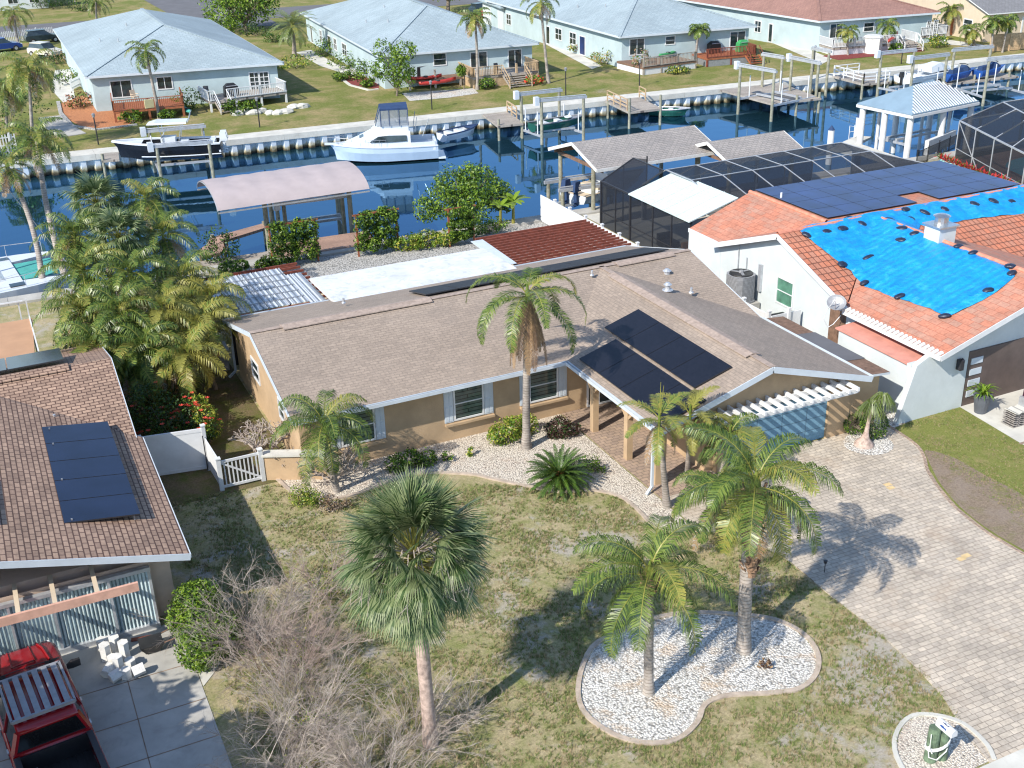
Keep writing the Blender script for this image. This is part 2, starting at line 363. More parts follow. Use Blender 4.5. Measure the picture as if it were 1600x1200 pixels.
M['lawn_r'] = lawnmat('neighbour_lawn', [(.11,.14,.03),(.20,.22,.06),(.30,.30,.10)], (.33,.27,.13), (.33,.28,.22), .5, .60, .80)
M['bare'] = lawnmat('bare_verge', [(.10,.12,.03),(.20,.20,.07),(.28,.26,.10)], (.27,.21,.155), (.31,.25,.20), .7, .36, .52)
M['shade_soil'] = lawnmat('side_yard_shade_tone', [(.05,.07,.02),(.10,.12,.03),(.16,.16,.05)], (.17,.13,.08), (.20,.17,.13), .5, .46, .62)  # lawn mix with darkened colours standing in for the side yard's shade
M['soil'] = mat('bare_soil', (.27,.20,.15), .95, .25, 2.5, bmp=.5)
def gravelmat(name, c1, c2, dark, scale=22, stain=None, samt=.4):
    m, nt, b = _new(name); v = coords(nt)
    vo = nt.nodes.new('ShaderNodeTexVoronoi'); vo.inputs['Scale'].default_value = scale; nt.links.new(v, vo.inputs['Vector'])
    sp = nt.nodes.new('ShaderNodeSeparateColor'); nt.links.new(vo.outputs['Color'], sp.inputs[0])
    o = ramp(nt, sp.outputs[0], [(0, dark), (.16, c2), (.5, c1), (1, tuple(min(1, x*1.12) for x in c1))])
    o = mixc(nt, ramp(nt, vo.outputs['Distance'], [(.35, (0,0,0)), (.75, (.75,)*3)]), o, dark)
    if stain: o = mixc(nt, ramp(nt, noise(nt, .9, 7, .7, v, .5), [(.52, (0,0,0)), (.68, (samt,)*3)]), o, stain)
    nt.links.new(o, b.inputs['Base Color']); b.inputs['Roughness'].default_value = .9
    inv = nt.nodes.new('ShaderNodeMath'); inv.operation = 'SUBTRACT'; inv.inputs[0].default_value = 1; nt.links.new(vo.outputs['Distance'], inv.inputs[1])
    bump(nt, b, inv.outputs[0], .9, .04); return m
M['gravel_white'] = gravelmat('white_stone', (.72,.70,.66), (.60,.58,.54), (.20,.19,.17), 16, (.50,.34,.20), .6)
M['gravel_cream'] = gravelmat('cream_stone', (.70,.64,.55), (.60,.54,.46), (.26,.22,.18), 19, (.45,.33,.25), .4)
M['gravel_grey'] = gravelmat('grey_stone', (.48,.47,.45), (.38,.37,.35), (.14,.14,.13), 12)
M['pavers'] = brickmat('driveway_pavers', (.57,.495,.40), (.44,.385,.32), (.27,.23,.185), .27, .18, 'xyz', msize=.010, mottled=.24, mscale=.8, bmp=.5, squash=1.5, dark=(.36,.27,.19), darkamt=.5, darkscale=.7, rot=.02)
M['pavers_y'] = mat('yellowish_paver', (.62,.46,.24), .9, .12, 5)
M['pavers_porch'] = brickmat('porch_pavers', (.42,.31,.23), (.33,.25,.20), (.17,.13,.10), .31, .205, 'xyz', msize=.012, mottled=.22, bmp=.4)
M['kerb'] = mat('border_kerb', (.46,.38,.31), .9, .15, 4, bmp=.2)

def ynear(x): return 65.9-.03*x
def yfar(x): return 99.2-.088*x
def xy(pts, z=0): return [(p[0], p[1], z) for p in pts]

g = MB(); g.poly(xy([(-300,-120),(600,-120),(600,ynear(600)),(-300,ynear(-300))])); tag(g.build('ground', M['lawn']), kind='structure')
g = MB(); g.poly(xy([(-300,yfar(-300)),(600,yfar(600)),(2200,1800),(-900,2200)])); tag(g.build('far_ground', M['lawn_far']), kind='structure')
g = MB(); g.poly(xy([(-300,30),(600,30),(600,130),(-300,130)], -3.2)); tag(g.build('canal_bed', M['soil']), kind='structure')
# water
wm, nt, b = _new('canal_water'); v = coords(nt, 'xyz', (1,1,1))
b.inputs['Base Color'].default_value = (.006,.022,.030,1); b.inputs['Roughness'].default_value = .3; b.inputs['Specular IOR Level'].default_value = 0
gl = nt.nodes.new('ShaderNodeBsdfGlossy'); gl.inputs['Color'].default_value = (.38,.66,1,1); gl.inputs['Roughness'].default_value = .03  # blue tint puts the deeper sky colour into the reflection
fr = nt.nodes.new('ShaderNodeFresnel'); fr.inputs['IOR'].default_value = 3.4
mx = nt.nodes.new('ShaderNodeMixShader'); nt.links.new(fr.outputs[0], mx.inputs[0]); nt.links.new(b.outputs[0], mx.inputs[1]); nt.links.new(gl.outputs[0], mx.inputs[2]); nt.links.new(mx.outputs[0], nt.nodes['Material Output'].inputs[0])
bump(nt, b, noise(nt, .7, 3, .5, v), .022, .3); bn = b.inputs['Normal'].links[0].from_socket
nt.links.new(bn, gl.inputs['Normal']); nt.links.new(bn, fr.inputs['Normal'])
g = MB(); g.poly(xy([(-300,50),(600,20),(600,110),(-300,130)], -1.3)); tag(g.build('water', wm), kind='structure')

def strip(name, pts, w, h, m, z=0.0, closed=False, kind='structure'):
    """kerb along a polyline (xy), width w to the left side, height h"""
    P = [Vector((p[0], p[1], 0)) for p in pts]; n = len(P); mb = MB(); L = []
    for i in range(n):
        a = P[i-1] if (i or closed) else P[i]; c = P[(i+1) % n] if (i < n-1 or closed) else P[i]
        d = (c-a).normalized(); L.append(Vector((-d.y, d.x, 0)))
    rings = [[(p.x, p.y, z-.02), (p.x, p.y, z+h), (p.x+l.x*w, p.y+l.y*w, z+h), (p.x+l.x*w, p.y+l.y*w, z-.02)] for p, l in zip(P, L)]
    if closed: rings.append(rings[0])
    mb.loft(rings, cap=not closed); return tag(mb.build(name, m), kind=kind)
def smooth(pts, k=5, closed=False):
    """Catmull-Rom through the points"""
    n = len(pts); out = []
    rng = range(n) if closed else range(n-1)
    for i in rng:
        p0 = pts[(i-1) % n] if (closed or i) else pts[0]; p1 = pts[i]; p2 = pts[(i+1) % n]; p3 = pts[(i+2) % n] if (closed or i < n-2) else pts[-1]
        for j in range(k):
            t = j/k
            out.append(tuple(.5*((2*p1[a])+(-p0[a]+p2[a])*t+(2*p0[a]-5*p1[a]+4*p2[a]-p3[a])*t*t+(-p0[a]+3*p1[a]-3*p2[a]+p3[a])*t**3) for a in (0, 1)))
    if not closed: out.append(tuple(pts[-1][:2]))
    return out
def sheet(name, pts, z, m): 
    g = MB(); g.poly(xy(pts, z)); return tag(g.build(name, m), kind='structure')

# front planting bed, kidney island and mailbox bed
bed = [(7.9,39.3),(8.3,37.6),(9.6,36.6),(11.2,36.7),(12.8,37.0),(14.6,36.0),(15.3,35.2),(16.2,34.1),(17.1,33.1),(18.2,32.7),(18.9,31.8),(19.0,30.6),(18.95,29.6),(19.5,28.8),(20.2,28.9)]
bs = smooth(bed, 4)
sheet('gravel_bed', bs+[(20.2,39.4),(8.9,39.4)], .012, M['gravel_cream'])
strip('bed_kerb', bs, .13, .07, M['kerb'])
isl = [(12.7,23.3),(12.25,22.2),(12.5,21.1),(13.1,20.4),(13.9,20.15),(14.7,20.45),(15.3,20.95),(16.1,21.0),(17.2,20.55),(18.1,20.3),(18.9,20.6),(19.5,21.3),(19.7,22.2),(19.4,23.1),(18.6,23.8),(17.3,24.6),(16.2,24.85),(15.0,24.8),(13.8,24.5)]
iss = smooth(isl, 4, True)
sheet('island_gravel', iss, .014, M['gravel_white'])
strip('island_kerb', list(reversed(iss)), .15, .06, M['kerb'], closed=True)
mbd = [(18.3,15.7),(18.7,16.9),(19.3,17.55),(20.1,17.85),(20.7,17.55),(21.05,17.0),(21.0,16.2),(20.75,15.7)]
mbs = smooth(mbd, 4)
sheet('mailbox_bed', mbs, .014, M['gravel_cream'])
strip('mailbox_bed_kerb', mbs, .12, .06, M['concrete_pale'])
# driveway and walk
dr = [(31.5,31.9),(31.45,31.0),(31.3,29.8),(30.85,28.9),(30.25,28.1),(29.7,27.0),(29.15,25.5),(28.9,23.8),(28.95,22.3),(29.1,20),(29.3,17.5),(29.6,15.62)]
dl = [(20.75,15.62),(21.05,16.9),(21.5,18.0),(21.75,19.3),(21.95,21.2),(21.9,23.3),(21.95,25.5),(21.6,27.0),(21.0,28.0),(20.25,28.6)]
drs = smooth(dr, 4); dls = smooth(dl, 4)
sheet('driveway', drs+dls+[(20.25,31.0),(23.0,31.0),(23.0,31.95)], .02, M['pavers'])
strip('driveway_border', drs, .12, .035, M['pavers_porch']); strip('driveway_edge', dls, .12, .035, M['pavers'])
sheet('porch_paving', [(20.25,31.0),(23.0,31.0),(23.0,40.3),(20.25,40.3)], .024, M['pavers_porch'])
pv = MB()
for (px, py) in ((1387,757),(1510,868),(1392,762),(1502,873)):
    p = at(px, py, .026); pv.poly([(p.x-.15,p.y-.1,.026),(p.x+.15,p.y-.1,.026),(p.x+.15,p.y+.1,.026),(p.x-.15,p.y+.1,.026)])
tag(pv.build('replaced_pavers', M['pavers_y']), kind='structure')
sheet('tree_ring', [(29.75+1.0*math.cos(t*.35), 30.75+.95*math.sin(t*.35)) for t in range(18)], .03, M['gravel_white'])
g = MB(); g.box((-300,15.0,-.05),(600,15.62,.05)); tag(g.build('street_kerb', M['concrete_pale']), kind='structure')
sheet('street', [(-300,-60),(600,-60),(600,15.0),(-300,15.0)], .006, M['asphalt'])
# right neighbour's lawn, bare strip, concrete apron, side path
sheet('right_lawn', [(31.6,31.6),(31.6,30.9),(31.45,29.8),(31.0,28.9),(30.4,28.1),(29.85,27),(29.3,25.5),(29.05,23.8),(29.1,22.3),(29.25,20),(29.45,17.5),(29.7,15.62),(35.0,15.62),(35.0,27),(35.35,31.6)], .008, M['lawn_r'])
sheet('bare_strip', smooth([(30.95,28.75),(31.4,29.3),(31.9,28.3),(31.9,26.8),(32.0,25.2),(31.6,23.4),(31.2,21.6),(30.4,20.2),(29.4,21.0),(29.2,22.5),(29.15,24),(29.4,25.5),(29.95,27),(30.5,28.0)], 3, True), .012, M['bare'])
sheet('right_apron', [(35.0,15.62),(60,15.62),(60,31.6),(35.35,31.6),(35.0,27.6)], .016, M['concrete_pale'])
g = MB(); g.beam((34.95,27.95,.02),(60,27.95,.02),.12,.012); tag(g.build('apron_joint', M['soil']), kind='structure')
sheet('side_path', [(29.8,32.0),(33.3,32.0),(33.3,64),(29.8,64)], .010, M['gravel_grey'])
sheet('front_side_gravel', [(31.5,31.3),(33.3,31.6),(33.3,32.6),(29.8,32.6),(29.8,31.7)], .014, M['gravel_white'])
sheet('pergola_floor', [(23.6,50.0),(30.9,50.0),(30.9,56.2),(23.6,56.2)], .02, M['composite'])
# left neighbour's driveway
sheet('left_driveway', [(-30,10),(2.9,10),(2.85,24),(2.8,31.75),(-30,31.75)], .014, M['concrete'])
g = MB()
for y in (25.9, 27.6, 29.4): g.beam((-8,y,.016),(2.8,y+.05,.016),.035,.008)
g.beam((.9,18,.016),(.9,31.7,.016),.03,.008); tag(g.build('driveway_joints', M['soil']), kind='structure')
sheet('left_walk', [(2.8,31.0),(3.9,31.3),(4.1,29.8),(3.2,28.6),(2.85,28.2)], .018, M['concrete_pale'])
# back yard
sheet('back_patio', [(13.6,49.4),(30.3,49.4),(30.3,58.2),(13.6,58.2)], .014, M['concrete_tan'])
sheet('back_gravel', [(8.0,58.2),(31.9,58.2),(31.9,64.0),(8.0,64.4)], .012, M['gravel_grey'])
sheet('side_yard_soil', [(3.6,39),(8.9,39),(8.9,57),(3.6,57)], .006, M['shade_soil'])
g = MB()
def cap(mb, x0, x1, fy, w, z, sgn, n=14):
    for i in range(n):
        a = x0+(x1-x0)*i/n; c = x0+(x1-x0)*(i+1)/n-.02
        mb.prism([(a,fy(a)),(c,fy(c)),(c,fy(c)+sgn*w),(a,fy(a)+sgn*w)], -.35, z)
cap(g, -60, 140, ynear, 1.1, .14, -1, 40); tag(g.build('near_seawall_cap', M['concrete']), kind='structure')
g = MB(); g.prism([(-120,ynear(-120)-.1),(200,ynear(200)-.1),(200,ynear(200)-.5),(-120,ynear(-120)-.5)], -3.1, -.3); tag(g.build('near_seawall_face', M['concrete']), kind='structure')
# far sea wall: pale walkway on corrugated sheet piling
g = MB(); cap(g, -60, 200, yfar, 2.0, .12, 1, 34); tag(g.build('far_seawall_cap', M['concrete_pale']), kind='structure')
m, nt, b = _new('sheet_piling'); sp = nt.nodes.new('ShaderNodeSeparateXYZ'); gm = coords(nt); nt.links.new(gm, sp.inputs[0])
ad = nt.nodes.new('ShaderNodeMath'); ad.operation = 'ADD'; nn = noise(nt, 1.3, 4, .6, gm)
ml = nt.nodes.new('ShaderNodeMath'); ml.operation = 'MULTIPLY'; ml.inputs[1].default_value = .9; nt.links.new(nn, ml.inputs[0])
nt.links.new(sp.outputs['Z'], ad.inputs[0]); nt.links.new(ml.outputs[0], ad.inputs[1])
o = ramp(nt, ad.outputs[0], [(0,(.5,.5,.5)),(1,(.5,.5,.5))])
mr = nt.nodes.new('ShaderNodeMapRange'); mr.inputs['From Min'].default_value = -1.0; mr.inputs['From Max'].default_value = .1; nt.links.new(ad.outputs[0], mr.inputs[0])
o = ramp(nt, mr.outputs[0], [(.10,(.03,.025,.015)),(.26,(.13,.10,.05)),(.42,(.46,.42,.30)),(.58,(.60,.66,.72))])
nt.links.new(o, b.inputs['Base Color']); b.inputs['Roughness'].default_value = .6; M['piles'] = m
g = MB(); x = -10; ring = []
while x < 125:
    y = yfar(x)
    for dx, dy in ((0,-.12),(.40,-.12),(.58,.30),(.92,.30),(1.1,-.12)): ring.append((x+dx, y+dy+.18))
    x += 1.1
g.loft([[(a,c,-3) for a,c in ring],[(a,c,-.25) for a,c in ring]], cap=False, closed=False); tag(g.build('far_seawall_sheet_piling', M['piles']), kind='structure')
# far roads and paths
def far_sheet(name, pts, z, m): return sheet(name, [tuple(at(a, c, 0).xy) for a, c in pts], z, m)
sheet('far_road', [(-200,196),(70,170),(300,143),(300,153),(70,182),(-200,210)], .02, M['asphalt'])
sheet('far_side_road', [(31,186),(40,185),(47,290),(30,295)], .024, M['asphalt'])
far_sheet('far_lot', [(255,45),(440,40),(400,18),(240,22)], .016, M['asphalt'])
far_sheet('far_path', [(462,82),(486,78),(525,100),(590,118),(552,120),(500,103)], .02, M['concrete_pale'])
far_sheet('side_walkway', [(86,110),(110,108),(118,158),(100,162),(80,140)], .02, M['concrete_pale'])
far_sheet('mulch_bed', [(528,120),(568,118),(592,130),(592,140),(545,132)], .024, M['mulch_red'])
far_sheet('orange_mulch_bed', [(95,162),(128,150),(180,172),(215,188),(190,200),(130,200),(98,182)], .024, M['mulch_orange'])
strip('orange_bed_border', [tuple(at(a, c).xy) for a, c in ((88,160),(92,178),(110,198),(150,204),(215,196))], .35, .12, M['gravel_grey'])
strip('red_bed_border', [tuple(at(a, c).xy) for a, c in ((526,120),(545,134),(575,142),(592,140))], .3, .1, M['concrete_pale'])
far_sheet('white_gravel_patch', [(628,146),(740,138),(748,146),(700,153),(640,158)], .02, M['gravel_white'])
far_sheet('house_side_path', [(850,68),(870,66),(940,103),(925,108)], .02, M['concrete_pale'])
far_sheet('russet_house_path', [(1170,52),(1200,52),(1300,92),(1285,100)], .02, M['concrete_pale'])
far_sheet('russet_house_bed', [(1285,88),(1300,84),(1440,74),(1445,80),(1310,94)], .022, M['mulch_red'])
far_sheet('shell_path', [(1440,58),(1480,62),(1535,70),(1540,74),(1480,70)], .022, M['concrete_pale'])
tag(strip('stepping_stones', [tuple(at(a, c).xy) for a, c in ((60,185),(70,200),(95,215))], 2.2, .06, M['concrete']), kind='structure')
# ------------------------------------------------------------------ building helpers
def obox(mb, O, u, n, u0, u1, d0, d1, z0, z1, mi=0):
    """box in a wall frame: along u, outward n, height z"""
    k = len(mb.v)
    for z in (z0, z1):
        for a, d in ((u0,d0),(u1,d0),(u1,d1),(u0,d1)):
            p = O + u*a + n*d; mb.v.append((p.x, p.y, z))
    for q in ((0,1,2,3),(7,6,5,4),(0,4,5,1),(1,5,6,2),(2,6,7,3),(3,7,4,0)):
        mb.f.append(tuple(k+i for i in q)); mb.m.append(mi)
def window(parent, O, u, n, u0, u1, z0, z1, cols=1, rows=2, name='window', glass='glass', frame='white', fw=.07, out=.05):
    O = Vector(O); u = Vector(u); n = Vector(n); a = MB()
    if u0 > u1: u0, u1 = u1, u0
    obox(a,O,u,n,u0,u0+fw,-.01,out,z0,z1); obox(a,O,u,n,u1-fw,u1,-.01,out,z0,z1)
    obox(a,O,u,n,u0+fw,u1-fw,-.01,out,z0,z0+fw); obox(a,O,u,n,u0+fw,u1-fw,-.01,out,z1-fw,z1)
    iw, ih = (u1-u0-2*fw), (z1-z0-2*fw)
    for i in range(1, cols): c = u0+fw+iw*i/cols; obox(a,O,u,n,c-fw*.3,c+fw*.3,-.01,out-.008,z0+fw,z1-fw)
    for i in range(1, rows): c = z0+fw+ih*i/rows; obox(a,O,u,n,u0+fw,u1-fw,-.01,out-.014,c-fw*.3,c+fw*.3)
    f = a.build(name, M[frame], parent); b_ = MB(); obox(b_,O,u,n,u0+fw*.5,u1-fw*.5,-.008,.012,z0+fw*.5,z1-fw*.5); b_.build('pane', M[glass], f); return f
X = Vector((1,0,0)); Y = Vector((0,1,0))

# ------------------------------------------------------------------ the tan house
H = thing('house', 'single-storey tan stucco house with brown shingle roof and blue-grey garage door, in the middle', 'house', (19,42,0))
EZ, RZ = 2.70, 4.17
w = MB()
def gable_wall(mb, x0, x1, y, t, ze, zr, xr=None):
    xr = (x0+x1)/2 if xr is None else xr
    mb.vprism([(0,0)]*0 or [(0,0),(0,0)], (0,0,0), (1,0,0)) if False else None
w.prism([(9.0,38.95),(29.65,38.95),(29.65,49.4),(9.0,49.4)], 0, 2.50)
# left gable infill following the roof slope
w.poly([(9.0,38.95,2.5),(9.0,49.4,2.5),(9.0,44.2,3.98)]); w.poly([(29.65,38.95,2.5),(29.65,49.4,2.5),(29.65,44.2,3.98)])
w.build('wall', M['stucco_tan'], H)
w = MB()   # garage wing: side walls and front with door opening
w.box((22.75,32.16,0),(23.0,38.94,2.5)); w.box((29.4,32.16,0),(29.65,38.94,2.5))
w.box((22.75,31.9,0),(23.78,32.15,2.2)); w.box((28.58,31.9,0),(29.65,32.15,2.2))
w.box((20.55,31.9,0),(21.0,32.15,2.2))
k = len(w.v)   # gable face above openings, with an arch over the porch walk
arch = [(21.0,2.2)] + [(21.875-.875*math.cos(t*math.pi/10), 2.0+.42*math.sin(t*math.pi/10)+.0) for t in range(2,9)] + [(22.75,2.2)]
prof = [(20.55,2.2)] + [(21.0,2.2)] + [(21.875-.875*math.cos(t*math.pi/10), 2.2+.18*math.sin(t*math.pi/10)) for t in range(1,10)] + [(22.75,2.2),(29.65,2.2),(29.65,2.70),(25.15,4.02),(20.55,2.64)]
w.v += [(a,31.9,z) for a,z in prof] + [(a,32.15,z) for a,z in prof]; n = len(prof)
w.f.append(tuple(k+i for i in range(n))); w.m.append(0); w.f.append(tuple(k+2*n-1-i for i in range(n))); w.m.append(0)
for i in range(n):
    j = (i+1) % n; w.f.append((k+i,k+n+i,k+n+j,k+j)); w.m.append(0)
w.box((23.1,31.55,0),(23.55,31.897,2.15))      # pilaster beside the door
w.build('garage_wall', M['stucco_tan'], H)
w = MB(); w.box((20.55,38.6,2.3),(23.0,38.94,2.5)); w.box((20.6,32.15,2.25),(20.85,38.6,2.5)); w.build('porch_beam', M['stucco_tan'], H)
for y in (36.9, 34.2):
    p = MB(); p.box((20.6,y-.13,0),(20.86,y+.13,2.25))
    p.beam((20.73,y+.1,1.85),(20.73,y+.48,2.24),.2,.1); p.beam((20.73,y-.1,1.85),(20.73,y-.48,2.24),.2,.1); p.build('post', M['stucco_tan'], H)
p = MB(); p.box((23.78,32.02,0.02),(28.58,32.1,2.2)); p.build('garage_door', M['door_blue'], H)
# roof
rf = MB()
rf.slab([(8.66,38.4,EZ),(20.3,38.4,EZ),(25.15,44.2,RZ),(8.66,44.2,RZ)], .09, 0, 2)
rf.slab([(25.15,44.2,RZ),(30.0,38.4,EZ),(30.0,44.2,RZ)], .09, 0, 2)
rf.slab([(8.66,44.2,RZ),(30.0,44.2,RZ),(30.0,50.0,EZ),(8.66,50.0,EZ)], .09, 0, 2)
rf.slab([(20.3,31.25,EZ),(25.15,31.25,RZ),(25.15,44.2,RZ),(20.3,38.4,EZ)], .09, 1, 2)
rf.slab([(25.15,31.25,RZ),(30.0,31.25,EZ),(30.0,38.4,EZ),(25.15,44.2,RZ)], .09, 1, 2)
roof = rf.build('roof', [M['shingle_x'], M['shingle_y'], M['fascia']], H)
fa = MB()   # white rake boards and eave fascia
def rake(mb, p, q, h=.2, t=.03): mb.beam((p[0],p[1],p[2]-h/2+.015), (q[0],q[1],q[2]-h/2+.015), t, h)
for rp_, rq_, rh_ in (((8.64,38.4,EZ),(8.64,44.2,RZ),.2),((8.64,44.2,RZ),(8.64,50.0,EZ),.2),((30.02,38.4,EZ),(30.02,44.2,RZ),.2),((30.02,44.2,RZ),(30.02,50.0,EZ),.2),((20.25,31.23,EZ),(25.15,31.23,RZ),.24),((25.15,31.23,RZ),(30.05,31.23,EZ),.24)):
    fa = MB(); rake(fa, rp_, rq_, rh_); fa.build('rake_board', M['fascia'], roof)
gu = MB()
def gutter(mb, p, q, out):
    p = Vector(p); q = Vector(q); o = Vector(out)
    mb.beam(p+o*.02, q+o*.02, .03, .16, 0); mb.beam(p+o*.13, q+o*.13, .022, .14, 0); mb.beam(p+o*.075+Vector((0,0,-.07)), q+o*.075+Vector((0,0,-.07)), .1, .02, 1)
for gp, gq, gd_ in (((8.66,38.38,2.63),(20.2,38.38,2.63),(0,-1,0)),((20.28,38.3,2.63),(20.28,31.3,2.63),(-1,0,0)),((30.02,31.3,2.63),(30.02,38.4,2.63),(1,0,0)),((8.66,50.02,2.63),(30,50.02,2.63),(0,1,0))):
    gu = MB(); gutter(gu, gp, gq, gd_); gu.build('gutter', [M['fascia'], M['gutter_in']], roof)
rv = MB()   # ridge vents: a raised strip with an open shadow gap
def rvent(mb, p, q, side, wd_=.34):
    p = Vector(p); q = Vector(q); s_ = Vector(side)
    for sg in (1, -1):
        a = s_*sg; dz = .27*wd_
        mb.slab([tuple(p+Vector((0,0,.09))), tuple(q+Vector((0,0,.09))), tuple(q+a*wd_+Vector((0,0,.095-dz))), tuple(p+a*wd_+Vector((0,0,.095-dz)))], .035)
for a_, b_, c_ in (((10.0,44.2,RZ),(16.6,44.2,RZ),(0,1,0)),((20.9,44.2,RZ),(22.3,44.2,RZ),(0,1,0)),((25.9,44.2,RZ),(29.0,44.2,RZ),(0,1,0)),((25.15,32.5,RZ),(25.15,43.0,RZ),(1,0,0))):
    rv = MB(); rvent(rv, a_, b_, c_); rv.build('ridge_vent', M['shingle_ridge'], roof)
rc = MB()
for p, q in (((8.66,44.2,RZ+.012),(30,44.2,RZ+.012)),((25.15,31.25,RZ+.012),(25.15,44.2,RZ+.012))): rc.beam(p,q,.26,.02)
rc.build('ridge_cap', M['shingle_ridge'], roof)
for (px,py,hh,rr) in ((925,430,.22,.05),(1042,432,.28,.14),(1043,453,.26,.13),(1080,457,.22,.06),(537,473,.22,.05)):
    p = at(px,py,3.9); 
    zz = RZ-abs(p.y-44.2)*.2534 if px < 1000 or py < 440 else RZ-abs(p.x-25.15)*.303
    p = at(px,py,zz); v_ = MB(); v_.cyl((p.x,p.y,zz-.05),(p.x,p.y,zz+hh),rr,rr,10); 
    if rr > .1: v_.cyl((p.x,p.y,zz+hh),(p.x,p.y,zz+hh+.1),rr*1.5,rr*.6,10)
    v_.cyl((p.x,p.y,zz+.0),(p.x,p.y,zz+.04),rr*2,rr*1.6,10); v_.build('vent_pipe', M['light_metal'], roof)
# windows and shutters on the front wall (y = 38.95)
O = Vector((0,38.95,0)); N = Vector((0,-1,0))
def shutter(u0, u1, z0=.84, z1=2.36):
    s_ = MB(); obox(s_,O,X,N,u0,u1,0,.04,z0,z1)
    for i in range(2):
        a = u0+.04+(u1-u0-.04)*i/2
        for zz in (z0+.06, (z0+z1)/2+.03): obox(s_,O,X,N,a,a+(u1-u0)/2-.06,.04,.055,zz,zz+(z1-z0)/2-.1)
    s_.build('shutter', M['fascia'], H)
for (a, b_, s0, s1) in ((10.6,12.02,10.2,12.42),(15.36,16.7,14.95,17.12),(18.75,20.12,18.33,20.53)):
    window(H,O,X,N,a,b_,.86,2.34,1,2,glass='glass_blind'); shutter(s0,a-.02); shutter(b_+.02,s1)
    s_ = MB(); obox(s_,O,X,N,s0,s1,0,.16,.70,.80); s_.build('window_sill', M['stucco_tan'], H)
window(H,O,X,N,21.5,22.7,.05,2.2,2,1,name='door_frame',glass='glass')
# windows on the left gable
OL = Vector((9.0,0,0)); NL = Vector((-1,0,0))
window(H,OL,Y,NL,45.0,46.3,1.35,2.3,1,2,glass='glass'); window(H,OL,Y,NL,41.0,41.9,1.3,2.2,1,2,glass='glass')
# downspouts
for (x, y, xx) in ((20.18,31.55,-.3),(8.85,49.6,-.35)):
    d_ = MB(); d_.box((x-.05,y-.04,.25),(x+.05,y+.04,2.55)); d_.beam((x,y,.27),(x+xx,y-.12,.06),.1,.08); d_.build('downspout', M['fascia'], H)
# low side roof by the path
sr = MB(); sr.slab([(30.06,31.7,2.55),(31.4,31.7,2.42),(31.4,38.6,2.42),(30.06,38.6,2.55)], .1, 0, 1); sr.build('side_roof', [M['wood_brown'], M['fascia']], H)
sr = MB(); sr.slab([(30.08,33.2,2.575),(31.42,33.2,2.445),(31.42,36.4,2.445),(30.08,36.4,2.575)], .012); sr.build('roof_felt', M['asphalt'], H)
sw = MB(); sw.box((29.66,31.95,0),(31.1,32.15,2.35)); sw.box((30.95,32.15,0),(31.1,38.4,2.35)); sw.build('side_wall', M['stucco_tan'], H)
# lanai roof at the back and its posts
lr = MB(); lr.slab([(13.7,49.0,2.93),(23.15,49.0,2.93),(23.15,53.2,2.80),(13.7,53.2,2.80)], .12); lr.build('lanai_roof', M['membrane'], H)
for x in (13.9,17,20,22.9): lp = MB(); lp.box((x-.06,52.9,0),(x+.06,53.05,2.7)); lp.build('lanai_post', M['white'], H)
# solar panels
def panel(parent, P, a, b_, t=.05, m='solar', lift=.1, name='solar_panel', mod=3):
    """panel slab from corner P spanned by vectors a, b_"""
    P = Vector(P); a = Vector(a); b_ = Vector(b_); n_ = a.cross(b_).normalized()
    if n_.z < 0: n_ = -n_
    P = P+n_*lift; mb = MB(); k = len(mb.v)
    q = [P, P+a, P+a+b_, P+b_]
    if (a.x*b_.y-a.y*b_.x) < 0: q = [P, P+b_, P+a+b_, P+a]
    mb.v += [tuple(x) for x in q] + [tuple(x-n_*t) for x in q]
    mb.f += [(k,k+1,k+2,k+3),(k+7,k+6,k+5,k+4)]; mb.m += [0, 1]
    for i in range(4): j = (i+1) % 4; mb.f.append((k+4+i,k+4+j,k+j,k+i)); mb.m.append(1)
    return mb.build(name, [M[m], M['solar_frame']], parent)
sl_ = .303; cz = math.sqrt(1+sl_**2)
def wing(x, y): return (x, y, RZ-(25.15-x)*sl_)
# 2 columns of portrait panels going down the wing's left slope
for i in range(4):
    y0 = 32.42+i*1.70; panel(H, wing(22.5,y0), (1.66,0,1.66*sl_), (0,1.67,0))
for i in range(4):
    y0 = 31.42+i*1.64
    panel(H, wing(20.62,y0), (1.72,0,1.72*sl_), (0,1.61,0))
def back(x, y): return (x, y, RZ-(y-44.2)*.2534)
for i in range(9):
    x0 = 16.7+i*1.58
    if x0 < 29: panel(H, back(x0,44.9), (1.54,0,0), (0,2.2,-2.2*.2534), lift=.14, m='solar_back')
# trellis over the garage door
T = thing('garage_trellis', 'white slatted trellis mounted above the blue-grey garage door', 'trellis', (26,31.5,2.6))
for y, z in ((31.75,2.42),(31.0,2.42)): tb = MB(); tb.beam((22.6,y,z),(29.15,y,z),.07,.2); tb.build('beam', M['white'], T)
for i in range(15):
    x = 22.78+i*.44; r_ = MB(); r_.beam((x,31.88,2.60),(x,30.72,2.60),.09,.15); r_.build('slat', M['white'], T)
for x in (23.2,28.9):
    r_ = MB(); r_.beam((x,31.88,1.95),(x,31.1,2.3),.07,.1); r_.build('bracket', M['white'], T)

# low wall at the gate
lw = MB(); lw.prism([(7.6,39.3),(9.8,38.2),(9.95,38.5),(7.75,39.62)], 0, 1.05, 0); lw.prism([(7.52,39.24),(9.85,38.1),(10.05,38.55),(7.7,39.7)], 1.05, 1.12, 1)
tag(lw.build('low_wall', [M['stucco_tan'], M['concrete_pale']]), 'low tan stucco wall with pale cap running from the picket gate to the house corner', 'wall')
